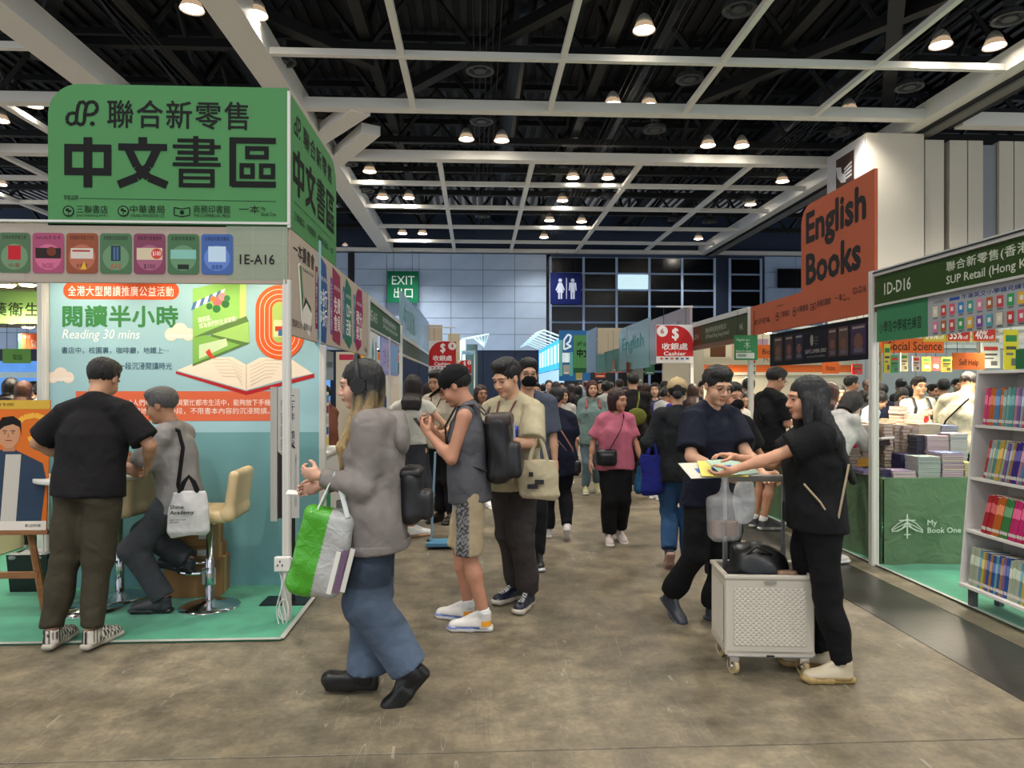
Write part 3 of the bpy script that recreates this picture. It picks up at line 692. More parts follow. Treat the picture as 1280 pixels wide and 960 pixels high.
    L = (hV - hc0) @ Rh / hs; hc_ = C[nb:nb + nh]; lx, ly, lz = np.abs(L[:, 0]), L[:, 1], L[:, 2]
    darkh = A3(lin(hair[1])) * .8 + .004
    m = (lx > .012) & (lx < .05) & (np.abs(lz - .0245 + (lx - .03) * .1) < .0048) & (ly > .06); hc_[m] = darkh * .6 + col * .25
    m = (lx > .016) & (lx < .046) & (np.abs(lz - .002) < .0062) & (ly > .072); hc_[m] = col * .55
    m = (np.abs(lx - .031) < .012) & (np.abs(lz - .002) < .0042) & (ly > .072); hc_[m] = (.02, .013, .01)
    m = (lx < .022) & (np.abs(lz + .064) < .008) & (ly > .085); hc_[m] = col * A3((.85, .52, .5))
    m = (lx < .02) & (np.abs(lz + .0645) < .0022) & (ly > .085); hc_[m] = col * .3
    link('body', qmesh('body', V, Q, C), SKIN, T)
    # ---- hair
    if hair[0] != 'none':
        st, hcx = hair[0], hair[1]; v = Vol(); e = lambda c, r, **k: v.ell(hp(*c), A3(r) * hs, Rh, **k)
        thin = {'buzz': -.005, 'thin': -.003}.get(st, 0)
        e((0, -.022, .038), (.086 + thin, .103 + thin, .091 + thin))
        if st in ('bob', 'long', 'longpart', 'fringe', 'bun', 'pony'): e((0, -.03, .0), (.088, .09, .1), k=.02)
        if st in ('bob', 'fringe'): v.loft([(hp(0, -.035, .02), .088 * hs, .08 * hs), (hp(0, -.035, -.06), .093 * hs, .075 * hs), (hp(0, -.035, -.12), .082 * hs, .06 * hs)], Rh[:, 0], k=.02)
        if st in ('long', 'longpart'):
            bl = hair[2] if len(hair) > 2 else .32; back = hc0 - A3((0, 0, 1)) * bl * s + Rt @ A3((0, -(.10 + .065 * fat) if lean < .3 else .02, 0)) * s
            md = (hp(0, -.055, -.08) + back) / 2 - Fd * .03
            v.loft([(hp(0, -.035, .02), .09 * hs, .085 * hs), (hp(0, -.045, -.10), .096 * hs, .062 * hs), (md, .108 * hs, .05 * hs), (back, .095 * hs, .036 * hs)], Rh[:, 0], k=.03)
            if st == 'longpart':
                for q in (-1, 1):
                    v.cap(hp(q * .08, -.03, -.04), tp(q * .14, -.06, .46), .05 * s, .045 * s, k=.03); v.cap(tp(q * .14, -.06, .46), tp(q * .11, -.15 * fat, .22), .045 * s, .02 * s, k=.03)
                    v.cap(hp(q * .088, .035, .0), tp(q * .115, .06, .49), .026 * s, .03 * s, k=.03)
        if st == 'short' or st == 'mop': e((0, .02, .088), (.072, .07, .045), k=.02)
        if st == 'quiff': e((0, .045, .10), (.06, .05, .035), k=.02); e((0, -.01, .1), (.068, .08, .04), k=.02)
        if st == 'bun': e((0, -.115, .05), (.035, .035, .035), k=.01)
        if st == 'lowbun': e((0, -.105, -.03), (.042, .035, .04), k=.01)
        if st == 'pony': v.cap(hp(0, -.11, .03), hp(0, -.14, -.05), .03 * hs, .028 * hs); v.cap(hp(0, -.14, -.05), hp(0, -.125, -.17), .028 * hs, .012 * hs)
        if st == 'longfront':
            e((0, -.03, .0), (.09, .092, .1), k=.02)
            v.loft([(hp(0, -.03, .03), .09 * hs, .085 * hs), (hp(0, -.035, -.08), .096 * hs, .08 * hs), (hp(0, -.03, -.15), .09 * hs, .06 * hs)], Rh[:, 0], k=.02)
            for q in (-1, 1):
                a0 = hp(q * .085, .0, -.03); a1 = tp(q * .105, .065, .50); a2 = tp(q * .10, .135, .38); a3 = tp(q * .085, .15, .27)
                v.cap(a0, a1, .032 * s, .034 * s, k=.02).cap(a1, a2, .034 * s, .03 * s, k=.02).cap(a2, a3, .03 * s, .012 * s, k=.02)
                v.cap(hp(q * .075, -.04, -.06), tp(q * .135, .035, .44), .04 * s, .03 * s, k=.02); v.cap(tp(q * .135, .035, .44), tp(q * .13, .10, .33), .03 * s, .02 * s, k=.02)
        # open the face
        fz = {'fringe': -.045, 'longfront': -.04, 'longpart': -.02, 'long': -.03, 'bob': -.03, 'mop': -.035}.get(st, -.012)
        v.ell(hp(0, .105, fz - .02), A3((.066, .085, .092 if st not in ('fringe', 'mop', 'longfront') else .07)) * hs, Rh, k=.012, op='s')
        if st in ('short', 'quiff', 'buzz', 'thin', 'mop'):
            v.rbox(hp(0, .04, -.10), A3((.14, .075, .088)) * hs, Rh, r=.03 * hs, k=.012, op='s'); v.rbox(hp(0, 0, -.155), A3((.15, .2, .09)) * hs, Rh, r=.02, k=.012, op='s')
        if st == 'thin': v.ell(hp(0, .06, .10), A3((.05, .05, .05)) * hs, Rh, k=.01, op='s')
        if st in ('bun', 'pony', 'lowbun', 'cap'): v.rbox(hp(0, .03, -.14), A3((.14, .1, .10)) * hs, Rh, r=.03 * hs, k=.012, op='s'); v.rbox(hp(0, 0, -.19), A3((.15, .2, .09)) * hs, Rh, r=.02, k=.012, op='s')
        c1 = A3(lin(hcx)); c2 = A3(lin(hair2)) if hair2 else None
        def hcol(Vx):
            if c2 is None:
                if st == 'thin' or 'grey' in (hair2 or ''): pass
                r_ = np.sin(Vx[:, 0] * 900 + Vx[:, 1] * 700)[:, None] * .12 + 1; return c1 * r_
            zz = (hc0[2] - .03 * s - Vx[:, 2]) / (.14 * s); t = np.clip(zz + .25 * np.sin(Vx[:, 0] * 170 + Vx[:, 1] * 140), 0, 1)[:, None]; return c1 * (1 - t) + c2 * t
        ff = lambda x, y, z: .0022 * np.sin(330 * x + 30 * z + 3 * np.sin(40 * y)) * (1) + .002 * np.sin(290 * y + 22 * z + 2)
        vobj('hair', v, max(hh * 1.3, .0072), hcol, HAIR, T, fold=ff if lod != 'low' else None)
    # ---- top
    tk, tc = top[0], top[1]; opt = top[2] if len(top) > 2 else {}
    fit = opt.get('fit', 1.0); hem = opt.get('hem', -.07); fx2 = fat * fit; v = Vol(); ff = folds(seed, .007 if tk != 'hoodie' else .010, (15, 15, 17))
    ex = .018 * s
    drop = tp(0, 0, hem)
    st_ = [(drop, .168 * s * fx2 + .012, .125 * s * fx2 + .01), (tp(0, 0, .03), .165 * s * fx2 + .012, .122 * s * fx2 + .01), (tp(0, .004, .15), (.145 if fem else .152) * s * fx2 + .012, .112 * s * fx2 + .012), (tp(0, .01, .33), .162 * s * fx2 * fm + .014, .118 * s * fx2 + .014), (tp(0, 0, .43), .150 * s * fm + .012, .10 * s * (.5 + .5 * fx2) + .012), (tp(0, -.01, .52), .078 * s, .062 * s)]
    v.loft(st_, X, k=.03)
    if fem: 
        for q in (-1, 1): v.ell(tp(q * .065, .095 * (.7 + .3 * fx2), .345), A3((.06, .045, .055)) * s, Rt, k=.04)
    if tk == 'tank':
        for sh_ in (shL, shR): v.cap(tp(0, -.01, .515), tp(0, 0, .52) + (sh_ - tp(0, 0, .52)) * .72, .055 * s + .012, .055 * s, k=.03)
    else:
        for sh_ in (shL, shR): v.cap(tp(0, -.012, .525), sh_, .055 * s + .012, .052 * s + .013, k=.035)
    sl = opt.get('sleeve', {'tee': .62, 'shirt': .62, 'hoodie': 2, 'jacket': 2, 'tank': 0, 'long': 2}[tk]); sf = opt.get('sfit', 1.0)
    for sh_, el, wr_ in ((shL, eL, lw), (shR, eR, rw)):
        if sl == 0: continue
        r0, r1 = (.050 * s * am + .012) * sf, (.055 * s * am + .014) * sf
        if sl <= 1: v.cone(sh_, sh_ + (el - sh_) * sl, r0, r1 * (1.06), k=.03)
        else:
            fr = opt.get('cuff', .95); v.cap(sh_, el, r0, .052 * s * sf, k=.03); v.cone(el, el + (wr_ - el) * fr, .052 * s * sf, .040 * s * sf, k=.03)
    nk = opt.get('neck', .062)
    v.ell(tp(0, .045, .575), A3((nk, .06, .05)) * s, Rt, k=.01, op='s')
    if tk == 'hoodie': v.cap(tp(-.09, -.07, .50), tp(.09, -.07, .50), .055 * s, k=.03).cap(tp(-.09, -.07, .50), tp(-.085, .06, .50), .045 * s, .03 * s, k=.03).cap(tp(.09, -.07, .50), tp(.085, .06, .50), .045 * s, .03 * s, k=.03).ell(tp(0, -.115, .43), A3((.11, .05, .10)) * s, Rt, k=.03)
    if opt.get('hood'): v.ell(tp(0, -.12, .48), A3((.10, .05, .07)) * s, Rt, k=.03)
    if opt.get('open'): v.rbox(tp(0, .16, .2), A3((opt['open'], .13, .5)) * s, Rt, r=.03, k=.02, op='s')
    tcol = A3(lin(tc)) if topcol is None else (lambda V_: topcol((V_ - hipc) @ Rt / s, A3(lin(tc))))
    vobj('top_garment', v, hc, tcol, CLOTH, T, fold=ff)
    if opt.get('open'):
        u_ = Vol(); u_.loft([(tp(0, 0, -.0), .15 * s, .112 * s), (tp(0, .01, .3), .145 * s, .112 * s), (tp(0, 0, .5), .09 * s, .07 * s)], X)
        ic = A3(lin(opt.get('inner', '#111111'))); vobj('inner_shirt', u_, hc, (lambda V_: np.where((np.sin(((V_ - hipc) @ Rt)[:, 2:3] * 330) > .55), ic + .25, ic)) if opt.get('stripe') else ic, CLOTH, T)
    # ---- bottom
    bk, bc = bottom[0], bottom[1]; bo = bottom[2] if len(bottom) > 2 else {}; v = Vol(); wf_ = bo.get('fit', 1.0)
    v.loft([(tp(0, 0, -.075), .14 * s * fx + .01, .108 * s * fx + .01), (tp(0, 0, .03), .158 * s * fx * (1.03 if fem else 1) + .008, .11 * s * fx + .008), (tp(0, 0, .11), .138 * s * fx + .006, .098 * s * fx + .006)], X, k=.04)
    cuffs = bo.get('end', .97)
    for h_, kn, an in ((hL, kL, aL2), (hR, kR, aR2)):
        hx = h_ * 1.0
        if bk in ('trousers', 'wide'):
            wk = 1.0 if bk == 'trousers' else 1.35
            v.cap(hx, kn, (.083 * s * fx + .008) * (1 + (wf_ - 1) * .5), (.062 * s + .008) * wf_ * (wk if wk > 1 else 1), k=.04); v.cone(kn, kn + (an - kn) * cuffs, (.062 * s + .008) * wf_ * wk, (.054 * s + .006) * wf_ * wk * bo.get('cuff', 1), k=.03); v.cap(kn, kn, (.062 * s + .008) * wf_ * wk, k=.02)
        elif bk == 'shorts':
            e_ = bo.get('len', .92); v.cone(hx, hx + (kn - hx) * e_, .088 * s * fx + .012, .082 * s + .014, k=.03)
    if bk == 'skirt':
        kz = bo.get('len', .5); md = (kL + kR) / 2; ctr = (hL + hR) / 2
        v.loft([(ctr - A3((0, 0, kz * s)), .25 * s, .2 * s), (ctr - A3((0, 0, .2 * s)), .19 * s, .15 * s), (tp(0, 0, .03), .16 * s, .12 * s), (tp(0, 0, .14), .128 * s, .095 * s)], X, k=.02)
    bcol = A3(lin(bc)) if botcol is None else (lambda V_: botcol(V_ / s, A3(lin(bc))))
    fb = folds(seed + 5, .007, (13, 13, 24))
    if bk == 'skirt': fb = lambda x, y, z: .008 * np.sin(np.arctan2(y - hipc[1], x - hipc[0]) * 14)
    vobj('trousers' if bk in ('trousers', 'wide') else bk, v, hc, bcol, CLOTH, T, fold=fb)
    if tk == 'hoodie' and opt.get('open'):
        hv_ = Vol(); hv_.cap(tp(-.105, .05, .50), tp(-.115, -.06, .515), .030 * s, .040 * s, k=.02).cap(tp(.105, .05, .50), tp(.115, -.06, .515), .030 * s, .040 * s, k=.02).cap(tp(-.115, -.06, .515), tp(0, -.13, .50), .04 * s, .045 * s, k=.03).cap(tp(.115, -.06, .515), tp(0, -.13, .50), .04 * s, .045 * s, k=.03).ell(tp(0, -.155, .42), A3((.12, .045, .11)) * s, Rt, k=.03)
        vobj('hood', hv_, .009, tcol, CLOTH, T, fold=folds(seed + 2, .008, (22, 22, 22)))
        for wr_, el in ((lw, eL), (rw, eR)):
            d_ = nrm(el - wr_); cv = Vol(); cv.cone(wr_ + d_ * .02, wr_ + d_ * .075, .040 * s, .043 * s, k=.01); vobj('cuff', cv, .006, tcol, CLOTH, T)
        hb_ = Vol(); hb_.loft([(tp(0, 0, hem - .005), .168 * s * fx2 + .010, .125 * s * fx2 + .009), (tp(0, 0, hem + .045), .168 * s * fx2 + .016, .125 * s * fx2 + .014)], X, k=.01); vobj('hem_band', hb_, .009, tcol, CLOTH, T)
        pk = Vol(); 
        for q in (-1, 1): pk.rbox(tp(q * .115, .128 * fx2 * .92, .04), A3((.05, .012, .07)) * s, Rt @ rotz(R(-q * 38)), r=.008, k=.005)
        vobj('pocket', pk, .006, tcol, CLOTH, T)
    # ---- shoes
    c_up, c_so = A3(lin(shoes[0])), A3(lin(shoes[1])); plat = shoes[2] if len(shoes) > 2 else 1.0; hsh = max(hh * 1.3, .0085)
    for Mf, p, an, kn in ((ML, pL, aL2, kL), (MR, pR, aR2, kR)):
        v = Vol(); so = Vol(); an0 = p + Mf @ A3((0, -.15, .088)) * s; d_ = an - an0; q = lambda x, y, z: p + d_ + Mf @ (A3((x, y, z)) * s)
        so.rbox(q(0, .0, .017 * plat), A3((.046, .075, .017 * plat)) * s, Mf, r=.016 * s, k=.02); so.rbox(q(0, -.12, .017 * plat), A3((.037, .085, .017 * plat)) * s, Mf, r=.016 * s, k=.02)
        so.ell(q(0, .055, .02 * plat), A3((.044, .05, .018 * plat)) * s, Mf, k=.02)
        v.rbox(q(0, -.05, .03 * plat), A3((.036, .125, .012)) * s, Mf, r=.01 * s, k=.02); v.ell(q(0, .0, .045), A3((.045, .088, .034)) * s, Mf, k=.02); v.ell(q(0, -.10, .055), A3((.038, .085, .045)) * s, Mf, k=.03); v.cone(q(0, -.145, .03), q(0, -.145, .112 if plat == 1 else .13), .042 * s, .047 * s, k=.02)
        v.cap(q(0, .0, .066), q(0, -.09, .108), .017 * s, .021 * s, k=.012)
        def scol(V_, q0=p + d_, Mf=Mf):
            Lc = (V_ - q0) @ Mf / s; m = Lc[:, 2] < .034 * plat; o = np.tile(c_up, (len(V_), 1)); o[m] = c_so
            if len(shoes) > 3:
                if shoes[3] == 'check':
                    mm = (~m) & (((np.floor(Lc[:, 0] / .014) + np.floor(Lc[:, 1] / .014)) % 2) == 0); o[mm] = (.01, .01, .01)
                if shoes[3] == 'lace':
                    mm = (~m) & (np.abs(Lc[:, 0]) < .02) & (np.sin(Lc[:, 1] * 330) > .1) & (Lc[:, 1] > -.1) & (Lc[:, 1] < .03) & (Lc[:, 2] > .06); o[mm] = (.6, .6, .58)
                if shoes[3] == 'runner':
                    mm = (~m) & (Lc[:, 1] < -.13) & (Lc[:, 2] < .075); o[mm] = lin('#e39a22'); mm = (np.abs(Lc[:, 2] - .03) < .007) & (Lc[:, 1] > -.12); o[mm] = lin('#5a6fae')
                if shoes[3] == 'knit': mm = m & (np.sin(Lc[:, 1] * 160) > 0); o[mm] = lin('#a58a52')
            return o
        scol0 = scol
        so_ = vobj('shoe', v, hsh, scol0, LEATHER, T); vobj('sole', so, hsh, (lambda V_, f=scol0: f(V_)), LEATHER, so_)
        if 'socks' in extras: 
            v = Vol(); v.cone(an, an + (kn - an) * .14, .046 * s, .043 * s); vobj('sock', v, .009, '#d8d8d4', CLOTH, T)
    if bk in ('trousers', 'wide') and 'notch' in extras: pass
    # ---- extras
    info = dict(T=T, hp=hp, tp=tp, Rt=Rt, Rh=Rh, s=s, hs=hs, lw=lw, rw=rw, eL=eL, eR=eR, shL=shL, shR=shR, hipc=hipc, hc0=hc0, lod=lod, aL=aL2, aR=aR2, kL=kL, kR=kR)
    if 'glasses' in extras:
        mb = MB()
        for q in (-1, 1):
            mb.tube([hp(q * .031 + .021 * math.cos(t), .108, .0 + .017 * math.sin(t)) for t in np.linspace(0, 2 * math.pi, 13)], .0016 * hs, 5, '#1a1a1c', cap=False); mb.tube([hp(q * .052, .106, .006), hp(q * .08, .05, .008), hp(q * .084, -.01, .006)], .0017 * hs, 5, '#1a1a1c')
        mb.tube([hp(-.01, .11, .006), hp(.01, .11, .006)], .0016 * hs, 5, '#1a1a1c'); mb.obj('glasses', LEATHER, T)
    if 'mask' in extras or 'white_mask' in extras:
        v = Vol(); c_ = '#0c0c0e' if 'mask' in extras else '#d9dce0'
        v.ell(hp(0, .055, -.052), A3((.062, .06, .052)) * hs, Rh, k=.01); v.ell(hp(0, .1, -.03), A3((.02, .018, .018)) * hs, Rh, k=.02)
        v.rbox(hp(0, -.01, -.05), A3((.2, .05, .2)) * hs, Rh, r=.01, k=.005, op='s'); vobj('face_mask', v, .006, c_, CLOTH, T)
        mb = MB()
        for q in (-1, 1): mb.tube([hp(q * .06, .06, -.03), hp(q * .079, .01, .0), hp(q * .086, -.015, .01)], .0014, 4, c_)
        mb.obj('mask_loop', LEATHER, T)
    if 'cap' in extras or 'beige_cap' in extras:
        cc = '#0d0d0f' if 'cap' in extras else '#b79f78'; v = Vol(); v.ell(hp(0, -.018, .045), A3((.094, .112, .095)) * hs, Rh, k=.01)
        v.rbox(hp(0, 0, -.075), A3((.2, .2, .09)) * hs, Rh @ rotx(R(-9)), r=.01, k=.006, op='s'); v.ell(hp(0, -.12, .035), A3((.035, .03, .022)) * hs, Rh, k=.006, op='s')
        v.ell(hp(0, .115, .026), A3((.07, .075, .008)) * hs, Rh @ rotx(R(-10)), k=.008); v.ell(hp(0, -.018, .142), A3((.01, .01, .007)) * hs, Rh, k=.004); vobj('cap', v, .006, cc, CLOTH, T)
    if 'lanyard' in extras:
        mb = MB(); c_ = '#6b3a3c'
        mb.tube([tp(-.055, -.03, .565), tp(-.07, .07, .52), tp(-.045, .13 * max(1, fat), .40), tp(0, .15 * max(1, fat), .24)], .008 * s, 5, c_, flat=.35); mb.tube([tp(.055, -.03, .565), tp(.07, .07, .52), tp(.045, .13 * max(1, fat), .40), tp(0, .15 * max(1, fat), .24)], .008 * s, 5, c_, flat=.35); mb.obj('lanyard', CLOTH, T)
    if 'watch' in extras:
        d = nrm(rw - eR); MB().tube([rw - d * .03, rw - d * .005], .031 * s, 12, '#0c0c0c').obj('wristwatch', BLACKP, T)
    return info
def wpt(I, p):                 # person-local point to world
    T = I['T']; M = Matrix.Translation(T.location) @ T.rotation_euler.to_matrix().to_4x4(); return M @ Vector([float(a) for a in p])
def strap(mb, pts, w_=.012, col='#111111', flat=.25): mb.tube([tuple(float(a) for a in p) for p in pts], w_, 6, col, flat=flat)
# ================================================================ stands
POST = mat('stand_post', '#d6d3ca', rough=.35, metal=.15)
def post(x, y, h, label, wd=.045, z0=0.0):
    t = thing('stand_post', label, 'post', (x, y, z0)); mb = MB(); a = wd / 2
    mb.box((-a, -a, 0), (a, a, h - z0)); g = MB()
    for q in (-1, 1): mb.box((q * a * .55 - .004, -a - .004, 0), (q * a * .55 + .004, a + .004, h - z0)); mb.box((-a - .004, q * a * .55 - .004, 0), (a + .004, q * a * .55 + .004, h - z0))
    mb.obj('upright', POST, t); return t
def spot(nm, loc, tgt, W_, ang=100, col=(1, .86, .66), size=.06, label='', group=None, r=.055, on=18):
    t = thing('booth_spotlight', label, 'lamp', loc, 0, group)
    MB().lathe([(r * .6, .09), (r, .06), (r * 1.05, 0), (r * .9, .0)], 12).obj('lamp_shade', WHITE, t); MB().lathe([(r * .88, -.001), (r * .7, -.012), (.01, -.016)], 12).obj('bulb', mat('warm_bulb', '#ffffff', emit='#ffe2b0', estr=on), t)
    MB().tube([(0, 0, .09), (0, 0, .2)], .012, 6).obj('stem', WHITE, t)
    l = bpy.data.lights.new('booth_light', 'SPOT'); l.energy = W_; l.spot_size = R(ang); l.spot_blend = .7; l.color = col; l.shadow_soft_size = size
    o = bpy.data.objects.new('lamp_light', l); COL.objects.link(o); o.parent = t; o.location = (0, 0, -.03)
    d = Vector(tgt) - Vector(loc); o.rotation_euler = d.to_track_quat('-Z', 'Y').to_euler(); return t
class PB(Board):                         # a board facing the camera's side of the hall, laid out from photo measurements
    def __init__(s, name, label, cat, px0, py0, px1, py1, y, col, **k):
        a, b = AY(px0, py1, y), AY(px1, py0, y); s.Y, s.x0, s.z0 = y, a[0], a[2]
        if 'z0' in k: s.z0 = k.pop('z0')
        super().__init__(name, label, cat, (a[0], y, s.z0), 0, b[0] - a[0], b[2] - s.z0, col, **k)
    def q(s, px, py): p = AY(px, py, s.Y); return (p[0] - s.x0, p[2] - s.z0)
    def tx(s, t, px0, py0, px1, py1, col='#111111', **k):
        a, b = s.q(px0, py1), s.q(px1, py0); return s.text(t, a[0], a[1], b[0] - a[0], b[1] - a[1], col, **k)
    def pg(s, pts, col): return s.poly([s.q(*p) for p in pts], col)
    def rc(s, px0, py0, px1, py1, col, r=0):
        a, b = s.q(px0, py1), s.q(px1, py0)
        return s.poly(rr(a[0], a[1], b[0] - a[0], b[1] - a[1], r), col) if r else s.rect(a[0], a[1], b[0] - a[0], b[1] - a[1], col)
GREEN, INKC = '#4b8350', '#060705'
YF = 4.76; XA = -1.24
post(-1.262, YF + .024, 2.26, 'slim white aluminium post at the open corner of the reading campaign stand')
def dp_logo(B, u, v, h, c):                       # ribbon logo: two joined loops and a dot
    w_ = h * .13; s = h
    P = lambda L: [(u + a * s, v + b * s) for a, b in L]
    B.line(P([(.05, .22), (.12, .1), (.28, .08), (.4, .2), (.42, .5), (.48, .85), (.6, .97), (.72, .9)]), w_, c); B.line(P([(.05, .22), (.08, .42), (.2, .52), (.38, .5)]), w_, c)
    B.line(P([(.72, .9), (.8, .75)]), w_, c); B.line(P([(.42, .15), (.6, .05), (.7, .2), (.72, .55), (.8, .88), (.95, .97), (1.12, .92), (1.2, .72), (1.1, .52), (.92, .46), (.72, .46)]), w_, c)
    B.poly(circ(u + 1.0 * s, v + .12 * s, .09 * s, 12), c)
def circle_mark(B, u, v, r, c, bg=GREEN): 
    B.poly(circ(u, v, r, 18), c).poly(circ(u, v, r * .8, 18), bg).poly(circ(u - r * .2, v + r * .2, r * .3, 10), c).poly(circ(u + r * .3, v, r * .25, 10), c).line([(u, v - r * .8), (u, v + r * .5)], r * .15, c)
def book_mark(B, u, v, w, h, c):
    B.line([(u, v + h), (u, v), (u + w / 2, v - h * .2), (u + w, v), (u + w, v + h), (u + w / 2, v + h * .8), (u, v + h)], h * .12, c).poly(circ(u + w / 2, v + h * .35, h * .28, 10), c)
def tree_mark(B, u, v, s, c):                     # crossbar, trunk and wings
    B.rect(u - .03 * s, v, .06 * s, s, c).rect(u - .35 * s, v + .72 * s, .7 * s, .05 * s, c).line([(u, v + .68 * s), (u - .2 * s, v + .42 * s), (u - .45 * s, v + .3 * s)], .06 * s, c).line([(u, v + .68 * s), (u + .2 * s, v + .42 * s), (u + .45 * s, v + .3 * s)], .06 * s, c).rect(u - .14 * s, v + .14 * s, .28 * s, .04 * s, c)
def heavy(B, ch, u, v, w_, h_, c):                 # heavy geometric Chinese characters
    def L(pts, t): B.line([(u + a * w_, v + b * h_) for a, b in pts], t * h_, c)
    def F(x0, y0, x1, y1, t): L([(x0, y0 + t / 2), (x1, y0 + t / 2)], t); L([(x0, y1 - t / 2), (x1, y1 - t / 2)], t); L([(x0 + t / 2, y0), (x0 + t / 2, y1)], t); L([(x1 - t / 2, y0), (x1 - t / 2, y1)], t)
    if ch == '中': F(0, .24, 1, .86, .15); L([(.5, 0), (.5, 1)], .17)
    if ch == '文': L([(.5, 1), (.5, .8)], .17); L([(0, .80), (1, .80)], .14); L([(.2, .78), (.38, .42), (.62, .2), (1.0, .05)], .16); L([(.8, .78), (.62, .42), (.38, .2), (0, .05)], .16)
    if ch == '書': L([(.1, .93), (.86, .93)], .075); L([(0, .81), (1, .81)], .075); L([(.1, .69), (.86, .69)], .075); L([(.82, .96), (.82, .66)], .09); L([(.48, 1.02), (.48, .45)], .10); L([(.06, .57), (.94, .57)], .07); L([(0, .455), (1, .455)], .075); F(.13, 0, .87, .37, .085); L([(.15, .19), (.85, .19)], .06)
    if ch == '區': L([(0, .93), (1, .93)], .12); L([(.07, .98), (.07, .02)], .13); L([(.05, .06), (1, .06)], .12); F(.34, .56, .84, .82, .09); F(.22, .17, .54, .48, .085); F(.64, .17, .98, .48, .085)
# --- tall green sign on the stand, front
a = AY(60, 283, YF); Wg = XA - .012 - a[0]; Hg = 3.49 - 2.6
B = PB('stand_sign', 'tall green sign facing the floor with large black Chinese characters over the stand corner', 'sign', 60, 110, 359.5, 281.5, YF, GREEN, th=.03)
B.panel.data.clear_geometry(); Hh = B.H; Ww = B.W
P_ = [(0, 0), (Ww, 0), (Ww, Hh)] + [(.2 - .2 * math.sin(t), Hh - .2 + .2 * math.cos(t)) for t in np.linspace(0, math.pi / 2, 9)]
mb = MB(); n = len(P_); mb.add([(p[0], 0, p[1]) for p in P_] + [(p[0], .03, p[1]) for p in P_], [tuple(range(n)), tuple(range(2 * n - 1, n - 1, -1))] + [(i, i + n, (i + 1) % n + n, (i + 1) % n) for i in range(n)], GREEN)
bpy.data.objects.remove(B.panel); mb.obj('panel', PRINT, B.root)
q = B.q(82, 158); dp_logo(B, q[0], q[1], .17, INKC)
B.tx('聯合新零售', 134, 127.5, 311, 160, INKC, bold=.012, sp=1.12); 
for ch, a_, b_ in (('中', 81, 139), ('文', 148, 209), ('書', 216, 276), ('區', 287, 345)): q, q2 = B.q(a_, 234), B.q(b_, 172); heavy(B, ch, q[0], q[1], q2[0] - q[0], q2[1] - q[1], INKC)
B.tx('零售品牌', 80, 244, 98, 250, INKC); B.line([B.q(100, 248), B.q(345, 252)], .003, INKC)
for t, a_, b_ in (('三聯書店', 96, 135), ('中華書局', 163, 206), ('商務印書館', 242, 288), ('一本', 299, 336)): B.tx(t, a_, 257, b_ if t != '一本' else 325, 266.5, INKC)
B.tx('Joint Publishing (H.K.)', 96, 268, 135, 271.5, INKC); B.tx('CHUNG HWA BOOK CO.', 163, 268, 206, 271.5, INKC); B.tx('THE COMMERCIAL PRESS', 242, 268, 288, 271.5, INKC); B.tx('My\nBook One', 327, 259, 345, 270, INKC)
q = B.q(86, 264); circle_mark(B, q[0], q[1], .036, INKC); q = B.q(154.5, 264); circle_mark(B, q[0], q[1], .036, INKC); q = B.q(218, 269); book_mark(B, q[0], q[1], .1, .05, INKC); B.done()
